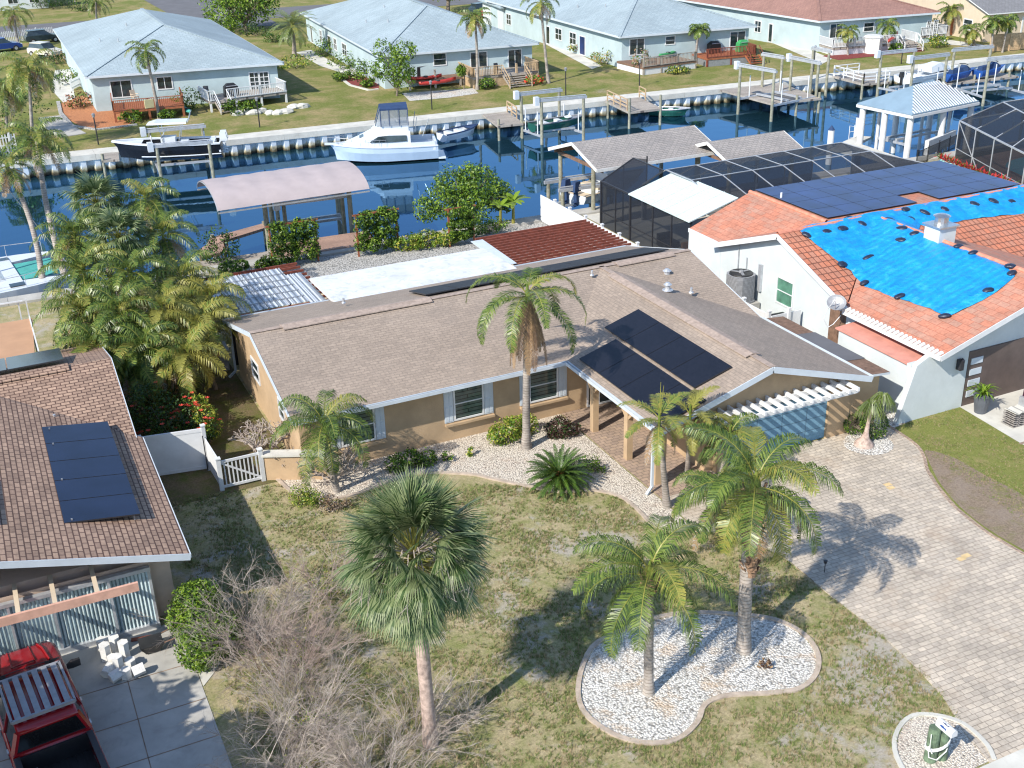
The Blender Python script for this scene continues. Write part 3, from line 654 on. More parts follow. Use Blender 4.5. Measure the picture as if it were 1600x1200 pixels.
# back pergolas
P1 = thing('pergola', 'red timber pergola covered with corrugated clear sheets beside the flat white roof', 'pergola', (11.2,53.5,0))
for x in (9.2,13.3): 
    for y in (50.9,56.3): pb = MB(); pb.box((x-.06,y-.06,0),(x+.06,y+.06,2.3)); pb.build('post', M['dark_metal'], P1)
for y in (50.7,56.5): 
    r_ = MB(); r_.beam((8.7,y,2.36),(13.9,y,2.36),.08,.2); r_.build('beam', M['wood_red'], P1)
for i in range(11):
    r_ = MB(); y = 50.6+i*.6; r_.beam((8.6,y,2.5),(14.0,y,2.5),.07,.12); r_.build('rafter', M['wood_red'], P1)
m, nt, b = _new('corrugated_clear_sheet'); v = coords(nt)
wv = nt.nodes.new('ShaderNodeTexWave'); wv.inputs['Scale'].default_value = 1.2; nt.links.new(v, wv.inputs['Vector'])
o = ramp(nt, wv.outputs['Fac'], [(.2,(.18,.21,.25)),(.6,(.52,.57,.64))]); nt.links.new(o, b.inputs['Base Color']); b.inputs['Roughness'].default_value = .3; b.inputs['Alpha'].default_value = .9; M['clear'] = m
cs = MB(); nx = 68
for (xa, xb, ya, yb) in ((9.0,12.9,50.7,56.1),(12.9,13.7,50.4,54.9)):
    nn_ = int((xb-xa)*15); rr = [(xa+(xb-xa)*i/nn_, 2.585+.025*math.sin((xa+(xb-xa)*i/nn_)*42)) for i in range(nn_+1)]
    cs.loft([[(x,ya,z) for x,z in rr],[(x,yb,z) for x,z in rr]], cap=False, closed=False)
cs.build('corrugated_sheet', M['clear'], P1)
sb = MB()
for y in (51.5,52.4,53.3,54.2,55.1): sb.beam((9.0,y,2.625),(12.9,y,2.625),.05,.02)
for x in (9.9,11.0,12.0): sb.beam((x,50.7,2.63),(x,56.0,2.63),.05,.02)
sb.build('batten', M['grey_metal'], P1)
P2 = thing('pergola', 'open pergola of many parallel red slats between the flat white roof and the white fence', 'pergola', (27.2,53,0))
for x in (24.3,27.2,30.1):
    for y in (51.0,55.2): pb = MB(); pb.box((x-.06,y-.06,0),(x+.06,y+.06,2.3)); pb.build('post', M['wood_red'], P2)
for i in range(13):
    x = 24.0+i*.52; r_ = MB(); r_.beam((x,50.35,2.4),(x,55.7,2.4),.09,.15); r_.build('rafter', M['wood_red'], P2)
for i in range(13):
    y = 50.6+i*.41; r_ = MB(); r_.beam((23.7,y,2.54),(30.6,y,2.54),.075,.12); r_.build('slat', M['wood_red'], P2)
ws = MB(); ws.slab([(23.0,50.3,2.75),(23.7,50.3,2.75),(23.9,55.0,2.65),(23.2,55.0,2.65)], .03); ws.build('roof_sheet', M['fascia'], P2)

# ------------------------------------------------------------------ left neighbour
L_ = thing('house', 'house with russet shingle roof and corrugated carport panels in the lower left corner', 'house', (-3,38,0))
w = MB(); w.box((-12,39.6,0),(2.6,49.2,2.5)); w.poly([(2.6,39.6,2.5),(2.6,49.2,2.5),(2.6,44.4,3.9)]); w.box((-12,32.3,0),(2.9,39.59,2.5))
w.build('wall', M['stucco_peach'], L_)
LR, LS = 4.3, .255
rf = MB()
lx = 3.42; rz0 = 2.72
def lw_(x): return rz0+(lx-x)*LS
ridge_x = -4.0; rzz = lw_(ridge_x)
rf.slab([(3.20,39.6,2.72),(3.20,44.6,4.05),(-12,44.6,4.05),(-12,39.6,2.72)], .09, 0, 2)
rf.slab([(3.20,44.6,4.05),(3.20,49.9,2.72),(-12,49.9,2.72),(-12,44.6,4.05)], .09, 0, 2)
rf.slab([(lx,31.1,rz0),(lx,39.75,rz0),(-2.2,44.6,4.08),(ridge_x,45.5,rzz),(ridge_x,31.1,rzz)], .09, 1, 2)
rf.slab([(ridge_x,31.1,rzz),(ridge_x,45.5,rzz),(-12,45.5,rz0),(-12,31.1,rz0)], .09, 1, 2)
lroof = rf.build('roof', [M['shingle2_x'], M['shingle2_y'], M['fascia']], L_)
fa = MB(); rake(fa,(lx+.01,31.08,rz0),(ridge_x,31.08,rzz),.22); rake(fa,(lx+.02,31.08,rz0),(lx+.02,39.7,rz0),.14); rake(fa,(3.22,39.6,2.72),(3.22,44.6,4.05),.14); rake(fa,(3.22,44.6,4.05),(3.22,49.9,2.72),.14)
fa.build('fascia', M['fascia'], lroof)
rv = MB(); rvent(rv,(-8,44.6,4.05),(1.6,44.6,4.05),(0,1,0)); rv.build('ridge_vent', M['shingle2_x'], lroof)
p = at(86,655,3.3); v_ = MB(); v_.cyl((p.x,p.y,3.0),(p.x,p.y,3.5),.05,.05,8); v_.cyl((p.x,p.y,3.2),(p.x,p.y,3.35),.12,.09,8); v_.build('vent_pipe', M['light_metal'], lroof)
# tilted dark panels on the side slope
for i in range(5):
    y1 = 40.55-i*1.46
    zz = lw_(2.35)
    panel(L_, (2.38,y1-1.43,lw_(2.38)+.22), (-2.22,0,2.22*LS*.55), (0,1.42,0), m='solar_navy', lift=.06)
for y in (33.4,36.2,39.0,40.3):
    for x_, h_ in ((2.2,.24),(.4,.1)): st = MB(); st.beam((x_,y,lw_(x_)),(x_,y,lw_(x_)+h_),.05,.05); st.build('panel_bracket', M['grey_metal'], L_)
panel(L_, (-1.75,36.2,lw_(-1.75)+.12), (-2.2,0,2.2*LS*.6), (0,-3,0), m='solar_navy')
for i in range(3): panel(L_, (1.5-i*2.1,45.1,3.95), (-2.05,0,0), (0,2.0,-.28), m='solar_navy', lift=.22)
# carport front: corrugated translucent panels
m = brickmat('corrugated_panels', (.50,.60,.62), (.40,.52,.56), (.20,.26,.28), .11, 30, 'xyz', off=0, msize=.03, mottled=.3, bmp=.7, rough=.35, msmooth=.8)
M['corr'] = m
cp = MB(); rr = [(-9+i*.028, 31.80+.02*math.sin(i*math.pi/2)) for i in range(400)]
cp.loft([[(x,y,.18) for x,y in rr if x < 2.2],[(x,y,2.12) for x,y in rr if x < 2.2]], cap=False, closed=False); cp.build('corrugated_panel', M['corr'], L_)
fr = MB()
for x in (-6.2,-4.4,-1.85,-.1 -.55,1.0,2.2): fr.box((x-.04,31.72,0),(x+.04,31.85,2.2))
fr.box((-9,31.70,2.12),(2.25,31.86,2.24)); fr.box((-9,31.68,0),(2.25,31.9,.18)); fr.build('panel_frame', M['light_metal'], L_)
sk = MB(); sk.poly([(-9,31.6,0)]*0 or [(-9,31.95,.1),(2.3,31.95,.1),(2.3,31.95,2.35),(-9,31.95,2.35)]); sk.build('carport_wall', M['stucco_peach'], L_)
pg = MB(); pg.beam((-6,30.35,2.56),(1.75,30.35,2.56),.09,.28); pg.build('pergola_beam', M['wood_orange'] if False else mat('pale_salmon_timber', (.62,.36,.27), .8, .1, 3), L_)
for x in (-4.3,-2.9,-1.55,-.55,.62): 
    r_ = MB(); r_.beam((x,32.2,2.50),(x,30.4,2.50),.13,.12); r_.build('rafter', M['stucco_beige'], L_)
# flat brown lanai behind
br = MB(); br.slab([(-12,49.9,2.62),(.55,49.9,2.62),(.85,55.2,2.5),(-12,55.2,2.5)], .12, 0, 0); br.build('lanai_roof', M['canvas_tan'], L_)
wf = MB()
for q, r_ in (((.75,55.4,0),(.75,55.4,3.4)),((.4,55.6,0),(.4,55.6,3.3)),((-12,56,3.3),(.6,55.5,3.3)),((.75,55.4,2.5),(.75,50.5,2.6))): wf.beam(q, r_, .06, .06)
wf.build('screen_frame', M['white'], L_)

# ------------------------------------------------------------------ right neighbour
N_ = thing('house', 'white stucco house with orange clay tile roof right of the tan house', 'house', (42,42,0))
w = MB(); w.box((34.0,37.3,0),(60,47.2,2.8)); w.poly([(34.0,37.3,2.8),(34.0,47.2,2.8),(34.0,42.2,4.72)]); w.box((34.0,47.21,0),(52,50.2,2.75)); w.box((33.9,31.6,0),(45.2,37.29,2.75))
w.poly([(33.95,31.6,2.75),(45.2,31.6,2.75),(39.5,31.6,4.6)]); w.build('wall', M['stucco_white'], N_)
RZ2, SE, SW = 4.95, .370, .305
t_ = MB()
t_.slab([(33.6,36.8,2.95),(33.9,36.8,2.95),(33.9,37.3,3.12),(39.5,42.06,4.90),(39.5,42.2,RZ2),(33.6,42.2,RZ2)], .1, 0, 2)
t_.slab([(39.5,42.06,4.9),(45.5,36.8,2.95),(62,36.8,2.95),(62,42.2,RZ2),(39.5,42.2,RZ2)], .1, 0, 2)
t_.slab([(33.6,42.2,RZ2),(62,42.2,RZ2),(62,47.6,2.95),(33.6,47.6,2.95)], .1, 1, 2)
t_.slab([(33.3,31.0,3.0),(39.5,31.0,4.89),(39.5,42.06,4.89),(33.55,36.9,3.06),(33.3,36.9,2.99)], .1, 1, 2)
t_.slab([(39.5,31.0,4.89),(45.7,31.0,3.0),(45.7,36.9,3.0),(39.5,42.06,4.89)], .1, 1, 2)
t_.slab([(34.1,50.3,2.95),(38.4,50.9,4.18),(38.4,44.3,4.18),(34.1,47.62,2.95)], .1, 1, 2)
t_.slab([(38.4,44.3,4.18),(38.4,51.0,4.17),(52.6,51.0,3.95),(52.6,44.7,4.04)], .1, 1, 2)
troof = t_.build('roof', [M['tile_rows'], M['tile_flat'], M['tile_side']], N_)
fa = MB(); rake(fa,(33.58,36.8,2.93),(33.58,42.2,RZ2-.02),.26); rake(fa,(33.58,42.2,RZ2-.02),(33.58,47.6,2.93),.26); rake(fa,(33.28,31.0,2.97),(33.28,36.9,2.97),.22,.05); rake(fa,(33.28,30.97,2.97),(39.5,30.97,4.86),.24); rake(fa,(39.5,30.97,4.86),(45.7,30.97,2.97),.24); rake(fa,(34.07,47.0,2.93),(34.07,50.35,2.93),.22,.05)
fa.build('fascia', M['white'], troof)
te = MB()
for i in range(24):
    y = 31.1+i*.25; te.cyl((33.22,y,3.02),(33.45,y,3.07),.085,.085,8)
te.build('eave_tile_end', M['white_dirty'], troof)
rt = MB()
rt.tube([(39.5,31.0,4.90),(39.5,42,4.90)], .11, 8); rt.tube([(38.4,50.9,4.20),(38.4,44.4,4.20)], .11, 8); rt.tube([(33.6,42.2,RZ2),(62,42.2,RZ2)], .1, 8)
rt.build('ridge_tiles', M['tile_side'], troof)
ON = Vector((34.0,0,0))
window(N_,ON,Y,NL,41.15,42.45,1.35,2.72,1,2,glass='glass_green'); 
dd = MB(); obox(dd,ON,Y,NL,37.35,38.45,0,.05,.05,2.6); dd.build('door', M['wood_brown'], N_)
for y, z0, z1 in ((45.6,.4,3.6),(44.9,1.9,2.9)): 
    c_ = MB(); c_.cyl((33.95,y,z0),(33.95,y,z1),.03,.03,6); c_.build('conduit', M['light_metal'], N_)
bx = MB(); bx.box((33.85,43.6,1.5),(33.99,43.8,2.9)); bx.build('meter_box', M['light_metal'], N_)
# low annex with pink flat roof and slanted front wall
ax = MB(); ax.box((32.75,32.0,0),(33.9,36.4,2.3)); ax.prism([(32.55,31.75),(33.89,31.75),(33.89,32.0),(32.55,32.0)], 0, 2.45)
k = len(ax.v); prof = [(31.9,0),(34.0,0),(35.4,0),(35.4,2.9),(33.4,2.9),(32.6,2.5)]
ax.v += [(a,31.5,z) for a,z in prof]+[(a,31.74,z) for a,z in prof]; n = len(prof)
ax.f.append(tuple(k+i for i in range(n))); ax.m.append(0); ax.f.append(tuple(k+2*n-1-i for i in range(n))); ax.m.append(0)
for i in range(n): j = (i+1) % n; ax.f.append((k+i,k+n+i,k+n+j,k+j)); ax.m.append(0)
ax.build('annex', M['stucco_white'], N_)
ar = MB(); ar.slab([(32.65,32.02,2.36),(33.95,32.02,2.44),(33.95,36.55,2.44),(32.65,36.55,2.36)], .06); ar.build('annex_roof', M['pinkroof'], N_)
gd = MB(); gd.box((35.45,31.52,0),(40.4,31.6,2.5)); gd.build('garage_door', M['door_brown'], N_)
for i in range(4):
    q = MB(); q.box((35.6,31.49,.4+i*.5),(36.25,31.53,.68+i*.5)); q.build('door_pane', M['fascia'], N_)
lt = MB(); lt.box((34.75,31.25,1.9),(34.95,31.49,2.35)); lt.cyl((34.85,31.3,2.35),(34.85,31.3,2.45),.12,.02,8); lt.build('wall_lamp', M['dark_metal'], N_)
# chimney
ch = MB(); ch.box((39.15,37.55,4.2),(40.15,38.5,5.55)); cm = ch.build('chimney', M['stucco_white'], N_)
ch = MB(); ch.box((39.05,37.45,5.55),(40.25,38.6,5.62)); ch.cyl((39.65,38.02,5.62),(39.65,38.02,6.0),.31,.31,14); ch.cyl((39.65,38.02,6.0),(39.65,38.02,6.1),.4,.14,14); ch.build('chimney_cap', M['chrome'], cm)
# solar sheets on the rear slope
for r_ in range(4):
    for c_ in range(9):
        z0 = 4.25-.015*c_
        x0 = 38.75+c_*1.5; y0 = 44.75+r_*1.55
        if r_ == 0 and c_ in (4,): continue
        panel(N_, (x0,y0,z0), (1.47,0,-.015), (0,1.52,0), t=.03, m='solar_blue', lift=.03)
mr_ = MB(); mr_.slab([(34.7,51.25,2.95),(37.9,51.25,3.85),(37.9,57.8,3.85),(34.7,57.8,2.95)], .06); 
for i in range(1,5): y = 51.25+i*1.31; mr_.beam((34.7,y,2.965),(37.9,y,3.865),.05,.03)
mr_.build('metal_roof', M['white_metal'], N_)
pp = MB(); pp.cyl((39.0,48.9,4.2),(39.0,48.9,4.55),.06,.06,8); pp.build('vent_pipe', M['white'], N_)
# ------------------------------------------------------------------ vegetation
def rnd(a, b): return random.uniform(a, b)
def frond(mb, o, az, el0, L, droop, nl, ll, w, hang=.5, mi=(0, 1), ri=2, rw=.025, base=.12, fwd=.55, seg=9, lift=.25, plume=0):
    """feather frond: curved rachis, two rows of drooping leaflets"""
    o = Vector(o); pts = [o]; dirs = []; p = o.copy()
    for i in range(seg):
        t = (i+.5)/seg; el = el0-droop*t**1.25
        d = Vector((math.cos(az)*math.cos(el), math.sin(az)*math.cos(el), math.sin(el))); dirs.append(d); p = p+d*(L/seg); pts.append(p.copy())
    mb.tube(pts, [rw*(1-.85*i/seg) for i in range(seg+1)], 3, ri)
    down = Vector((0,0,-1)); V = mb.v; F = mb.f; MI = mb.m
    for k in range(nl):
        t = base+(1-base)*(k+.5)/nl; s = t*seg; i = min(int(s), seg-1); q = pts[i].lerp(pts[i+1], s-i); d = dirs[i]
        sd_ = d.cross(Vector((0,0,1)))
        if sd_.length < .05: sd_ = Vector((math.sin(az), -math.cos(az), 0))
        sd_.normalize(); upv = sd_.cross(d)
        l = ll*(math.sin(math.pi*min(1,(.18+.80*t)))**.55)*rnd(.85,1.1)
        for sg in (-1, 1):
            dd = (sd_*sg*rnd(.75,1.0)+d*(fwd+rnd(-.15,.2))+upv*rnd(-.05,lift)).normalized()
            a = q+dd*(l*.5); d2 = (dd+down*(hang*rnd(.7,1.3))).normalized(); c = a+d2*(l*.5)
            ww = d*(w*.5); n = len(V)
            V += [tuple(q-ww*.6), tuple(q+ww*.6), tuple(a-ww), tuple(a+ww), tuple(c)]
            m_ = mi[0] if random.random() < .62 else mi[1]
            F.append((n,n+1,n+3,n+2)); MI.append(m_); F.append((n+2,n+3,n+4)); MI.append(m_)
def fanleaf(mb, o, az, el, pet, Rr, nseg=26, spread=1.75, mi=(0,1), ri=2, droop=.35, w=.035, curl=.2):
    o = Vector(o); d = Vector((math.cos(az)*math.cos(el), math.sin(az)*math.cos(el), math.sin(el)))
    h = o+d*pet; mb.tube([o, o+d*pet*.5+Vector((0,0,.03)), h], [.02,.016,.012], 3, ri)
    sd_ = Vector((math.sin(az), -math.cos(az), 0)); nn = sd_.cross(d).normalized(); d = (d-Vector((0,0,droop*.5))).normalized()
    for k in range(nseg):
        a = (k/(nseg-1)-.5)*2*spread; L = Rr*(1-.22*abs(a)/spread)*rnd(.9,1.06)
        r_ = (d*math.cos(a)+sd_*math.sin(a)-nn*curl*abs(math.sin(a))).normalized()
        mid = h+r_*L*.55; tip = mid+(r_+Vector((0,0,-droop*rnd(.7,1.5)))).normalized()*L*.45
        sw_ = r_.cross(nn).normalized()*w
        n = len(mb.v); mb.v += [tuple(h-sw_*.3),tuple(h+sw_*.3),tuple(mid-sw_),tuple(mid+sw_),tuple(tip)]
        m_ = mi[0] if random.random() < .6 else mi[1]
        mb.f.append((n,n+1,n+3,n+2)); mb.m.append(m_); mb.f.append((n+2,n+3,n+4)); mb.m.append(m_)
def trunk_pts(b, c, sway=.12, n=8):
    b = Vector(b); c = Vector(c); s = Vector((rnd(-1,1), rnd(-1,1), 0))*sway
    return [b.lerp(c, i/n)+s*math.sin(math.pi*i/n) for i in range(n+1)]
def palm(name, label, base, crown, L, n=16, r0=.16, r1=.11, bark='bark_palm', el=(1.2, -.35), droop=1.6, nl=44, ll=.5, w=.035, hang=.7, mats=('palm_g','palm_d'), yellow=.15, dead=0, group=None, skirt=None, cat='palm tree', seed=1, sway=.1, boots=0, spear=0, azs=None, bulb=1.25, plume=0):
    random.seed(seed); base = Vector(base); crown = Vector(crown)
    t = thing(name, label, cat, base, group)
    P = trunk_pts(base, crown, sway); mb = MB(); k = len(P)
    mb.tube(P, [(r0*bulb if i == 0 else r0+(r1-r0)*i/(k-1)) for i in range(k)], 10, 0); mb.build('trunk', M[bark], t, True)
    if boots:
        mb = MB()
        for i in range(int(46*max(1,boots))):
            f = rnd(0,1); a = rnd(0,6.28); p = crown.lerp(base, boots/ (crown-base).length*f); rr = r1*(1.0+.5*(1-f))
            q = p+Vector((math.cos(a)*rr, math.sin(a)*rr, 0)); mb.beam(q, q+Vector((math.cos(a)*.12, math.sin(a)*.12, rnd(.12,.3))), .09, .03)
        mb.tube([crown.lerp(base, boots/(crown-base).length), crown.lerp(base, boots*.4/(crown-base).length), crown+Vector((0,0,.1))], [r1*1.12, r1*1.6, r1*.9], 9, 0)
        mb.build('leaf_bases', M['bark_rough'], t)
    cs_ = MB(); cs_.tube([crown-Vector((0,0,.1)), crown+Vector((0,0,.25)), crown+Vector((0,0,.6))], [r1*1.1, r1*.8, .03], 8, 0); cs_.build('crown_shaft', M['palm_g'], t, True)
    cr = MB(); yb = MB()
    for i in range(n):
        f = (i+.5)/n; az = i*2.39996+rnd(-.25,.25) if azs is None else azs[i % len(azs)]+rnd(-.15,.15)
        e = el[0]+(el[1]-el[0])*f+rnd(-.12,.12)
        tgt = yb if (random.random() < yellow) else cr
        frond(tgt, crown+Vector((0,0,.25-.25*f)), az, e, L*rnd(.85,1.08)*(.8+.2*math.sin(math.pi*f)), droop*rnd(.8,1.15), nl, ll, w, hang, plume=plume)
    if spear:
        for _ in range(spear): cr.tube([crown+Vector((0,0,.2)), crown+Vector((rnd(-.2,.2), rnd(-.2,.2), L*.8))], [.03,.008], 4, 2)
    cr.build('crown', [M[mats[0]], M[mats[1]], M['palm_y']], t)
    if yb.f: yb.build('yellowing_fronds', [M['palm_y'], M[mats[0]], M['palm_y']], t)
    if dead:
        db = MB()
        for i in range(dead): frond(db, crown-Vector((0,0,.05)), rnd(0,6.28), rnd(-.7,-.2), L*rnd(.6,.85), 1.1, int(nl*.7), ll*.7, w, 1.0)
        db.build('dead_fronds', [M['palm_b'], M['palm_grey'], M['palm_b']], t)
    if skirt:
        db = MB()
        for i in range(skirt):
            a = i*2.4; frond(db, crown+Vector((.12*math.cos(a),.12*math.sin(a),-.05)), a, -1.2, L*rnd(.55,.85), .33, 60, .34, .04, .9, mi=(0,0) if i % 3 else (1,1), lift=.1, base=.02)
        db.build('dead_skirt', [M['palm_b'], M['palm_skirt'], M['palm_b']], t)
    return t
def top(px, py, h): return at(px, py, h)

# palms of the front yard
palm('palm_tree', 'tall palm before the middle window, a shaggy brown skirt of dead fronds below its crown', (17.6,36.9,0), (17.75,36.8,6.4), 3.5, 12, .17,.12, nl=115, ll=.5, skirt=16, droop=2.2, el=(1.0,.12), seed=4, yellow=.08, w=.032, hang=.5, bulb=1.4, plume=.75)
c_ = top(1030,662,3.7)
palm('palm_tree', 'slim leaning palm at the porch corner with a short yellow-green crown and an upright spear', (20.15,30.45,0), c_, 1.9, 9, .15,.06, nl=60, ll=.34, droop=1.45, el=(1.2,-.5), seed=7, yellow=.5, w=.03, hang=.4, dead=3, spear=2, sway=.05, mats=('palm_g','palm_y'), plume=.5)
c_ = top(1078,655,2.9)
palm('palm_tree', 'small yellow-green palm between the porch and the garage door', (22.25,32.3,0), c_, 1.9, 8, .10,.06, nl=55, ll=.36, droop=1.2, el=(1.3,-.1), seed=9, yellow=.6, w=.032, hang=.3, sway=.05, mats=('palm_y','palm_g'), plume=.5)
palm('palm_tree', 'palm with hanging fronds at the left front corner of the tan house', (9.75,37.2,0), top(508,672,2.95), 2.75, 16, .14,.11, nl=85, ll=.62, droop=2.3, el=(1.35,-.1), seed=12, yellow=.2, hang=1.7, w=.026)
palm('palm_tree', 'largest palm, on the white gravel island beside the driveway, brown fibre below its crown', (17.7,22.35,0), top(1180,765,5.15), 3.1, 16, .21,.18, nl=105, ll=.78, droop=1.9, el=(1.35,-.3), seed=21, yellow=.2, hang=1.8, dead=6, boots=2.7, w=.027, bulb=1.2)
palm('palm_tree', 'shorter palm with a knobbly dark trunk on the left half of the white gravel island', (14.2,22.05,0), top(1015,905,3.85), 2.95, 15, .15,.115, nl=100, ll=.68, droop=2.0, el=(1.3,-.35), seed=33, yellow=.14, hang=1.6, boots=.5, w=.026)
palm('palm_tree', 'stocky palm with an orange-brown trunk between the driveway and the island palms', (20.7,27.9,0), top(1130,785,1.75), 2.5, 14, .17,.15, bark='bark_rough', nl=80, ll=.6, droop=2.1, el=(1.3,.05), seed=41, yellow=.3, hang=1.6, dead=4, w=.028)
palm('palm_tree', 'small palm with drooping fronds right before the garage door', (22.7,30.9,0), top(1140,688,2.1), 1.8, 11, .10,.08, nl=65, ll=.55, droop=2.1, el=(1.3,.0), seed=47, yellow=.12, hang=1.7, w=.026)

# cabbage palm
random.seed(5)
t = thing('fan_palm', 'big round-headed fan palm in the middle of the front lawn', 'palm tree', (7.9,23.0,0))
P = trunk_pts((7.9,23.0,0), (7.85,23.15,5.75), .1); mb = MB(); mb.tube(P, [.24,.19,.18,.18,.18,.18,.18,.19,.2], 12); mb.build('trunk', M['bark_pink'], t, True)
mb = MB(); cr0 = Vector((7.85,23.15,5.85))
N1 = 112
for i in range(N1):
    f = (i+.5)/N1; az = i*2.39996+rnd(-.2,.2); el = 1.45-2.15*f**1.05+rnd(-.16,.16)
    fanleaf(mb, cr0+Vector((0,0,.25-.45*f)), az, el, rnd(.85,1.35), rnd(.95,1.3), 34, 1.35, (0,1), 2, .25 if f < .5 else .5, .019, .5)
mb.build('crown', [M['fan_g'], M['fan_d'], M['palm_y']], t)
mb = MB()
for i in range(9): fanleaf(mb, cr0-Vector((0,0,.25)), i*2.4+.3, rnd(-1.25,-.85), rnd(.9,1.2), rnd(.7,.95), 24, 1.0, (0,1), 2, .9, .02)
mb.build('dry_leaves', [M['palm_y'], M['palm_b'], M['palm_b']], t)
mb = MB()
for i in range(34):
    a = rnd(0,6.28); p = cr0+Vector((0,0,.2)); d = Vector((math.cos(a), math.sin(a), 0)); L = rnd(1.2,1.9)
    pts = [p, p+d*L*.5+Vector((0,0,.55)), p+d*L*.85+Vector((0,0,.25)), p+d*L+Vector((0,0,-.5))]; mb.tube(pts, [.018,.014,.012,.008], 3)
    for j in range(14):
        q = pts[1].lerp(pts[3], rnd(0,1)); mb.tube([q, q+Vector((rnd(-.3,.3),rnd(-.3,.3),rnd(-.5,.05)))], [.009,.005], 3)
mb.build('fruit_stalks', M['palm_grey'], t)

# leafy shrubs and broadleaf trees
def leaves(mb, lobes, n, size, mats=3, shell=.55, flat=.0, wts=None):
    tot = sum(l[3]**2*(l[4] if len(l) > 4 else 1) for l in lobes); V = mb.v; F = mb.f; MI = mb.m
    for l in lobes:
        x, y, z, r = l[:4]; sz = l[4] if len(l) > 4 else 1.0
        k = int(n*(r*r*sz)/tot)
        clumps = [Vector((random.gauss(0,1), random.gauss(0,1), random.gauss(0,1))).normalized() for _ in range(max(6, k//26))]
        for _ in range(k):
            c = random.choice(clumps); d = (c+Vector((random.gauss(0,1), random.gauss(0,1), random.gauss(0,1)))*.33).normalized()
            rr = r*(shell+(1-shell)*random.random()**.7)*rnd(.9,1.1); p = Vector((x+d.x*rr, y+d.y*rr, z+d.z*rr*sz))
            if p.z < .03: continue
            nrm = (d*.6+Vector((random.gauss(0,.6), random.gauss(0,.6), random.gauss(.35,.5)))).normalized()
            a = nrm.cross(Vector((rnd(-1,1), rnd(-1,1), rnd(-1,1)))).normalized()*size*rnd(.6,1.25); b_ = nrm.cross(a)*.5
            k0 = len(V); V += [tuple(p-a), tuple(p+b_), tuple(p+a), tuple(p-b_)]
            F.append((k0,k0+1,k0+2,k0+3)); MI.append(random.choices(range(mats), wts)[0] if wts else random.randrange(mats))
def shrub(name, label, loc, lobes, n, size, mats=('leaf_g','leaf_l','leaf_d'), cat='shrub', group=None, seed=1, trunk=None, wts=None, shell=.55, flowers=0, fm='flower', stems=5):
    """lobes are relative to loc"""
    random.seed(seed); loc = Vector(loc); t = thing(name, label, cat, loc, group); mb = MB()
    L = [(loc.x+l[0], loc.y+l[1], loc.z+l[2], *l[3:]) for l in lobes]
    leaves(mb, L, n, size, len(mats), shell, 0, wts); mb.build('crown' if trunk else 'foliage', [M[m_] for m_ in mats], t)
    mb = MB()
    if trunk:
        tops = L
        mid = loc+Vector((rnd(-.1,.1), rnd(-.1,.1), trunk[1]*.6)); mb.tube([loc, mid], [trunk[0]*1.3, trunk[0]], 8)
        for l in tops:
            q = Vector(l[:3]); mb.tube([mid, mid.lerp(q,.5)+Vector((rnd(-.2,.2),rnd(-.2,.2),.1)), q], [trunk[0]*.75, trunk[0]*.45, .02], 6)
            for _ in range(4):
                e = q+Vector((random.gauss(0,1),random.gauss(0,1),random.gauss(0,1))).normalized()*l[3]*.8; mb.tube([mid.lerp(q,.6), e], [trunk[0]*.25, .01], 4)
        mb.build('trunk', M['bark'], t)
    else:
        for _ in range(stems):
            l = random.choice(L); q = Vector(l[:3])+Vector((rnd(-.3,.3),rnd(-.3,.3),0))*l[3]; mb.tube([(loc.x+rnd(-.1,.1),loc.y+rnd(-.1,.1),loc.z), tuple(q)], [.03,.012], 4)
        mb.build('stems', M['bark'], t)
    if flowers:
        mb = MB()
        for _ in range(flowers):
            l = random.choice(L); d = Vector((random.gauss(-.4,1),random.gauss(-.6,1),random.gauss(.5,.8))).normalized(); p = Vector(l[:3])+d*l[3]*1.02
            for k in range(6):
                a = k*1.047; u1 = Vector((math.cos(a),math.sin(a),.5))*.085; n0 = len(mb.v)
                mb.v += [tuple(p), tuple(p+u1+Vector((-u1.y,u1.x,0))*.35), tuple(p+u1*1.2), tuple(p+u1-Vector((-u1.y,u1.x,0))*.35)]; mb.f.append((n0,n0+1,n0+2,n0+3)); mb.m.append(0)
        mb.build('flowers', M[fm], t)
    return t
shrub('hedge', 'dense bright green hedge bush at the right end of the corrugated carport panels', (3.15,30.6,0), [(0,0,.85,.8),(.1,-.7,.8,.75),(-.1,-1.4,.65,.7),(.35,.45,1.0,.7),(.55,-.9,.55,.75),(.1,.9,.8,.6)], 15000, .055, seed=3, shell=.75, wts=(4,4,1))
shrub('shrub', 'bright green shrub right at the foot of the tall palm', (17.05,37.6,0), [(0,0,.55,.6),(.5,.3,.5,.5),(-.35,.1,.45,.45),(1.15,.35,.45,.5)], 2600, .06, ('leaf_g','leaf_l','leaf_y'), seed=5)
shrub('shrub', 'dark purple-brown shrub between the bright green shrub and the porch', (19.3,37.1,0), [(0,0,.45,.5),(.4,-.1,.35,.4),(-.3,.1,.35,.4)], 1500, .06, ('leaf_r','leaf_d','leaf_r'), seed=6)
shrub('shrub', 'low sprawling green shrub under the first window, behind the fan palm', (12.9,37.5,0), [(0,0,.4,.5),(.7,0,.3,.4),(-.6,.1,.35,.45),(1.5,-.1,.2,.25)], 1800, .06, ('leaf_g','leaf_d','leaf_l'), seed=8)
shrub('shrub', 'tiny yellow-green plant alone on the cream gravel below the middle window', (15.4,37.4,0), [(0,0,.15,.22)], 160, .06, ('leaf_l','leaf_y','leaf_g'), seed=10)
shrub('shrub', 'fine-leaved green bush right beside the sago palm', (18.95,34.0,0), [(0,0,.4,.42),(.25,-.25,.3,.3)], 800, .04, ('leaf_g','leaf_l','leaf_d'), seed=11, shell=.3)
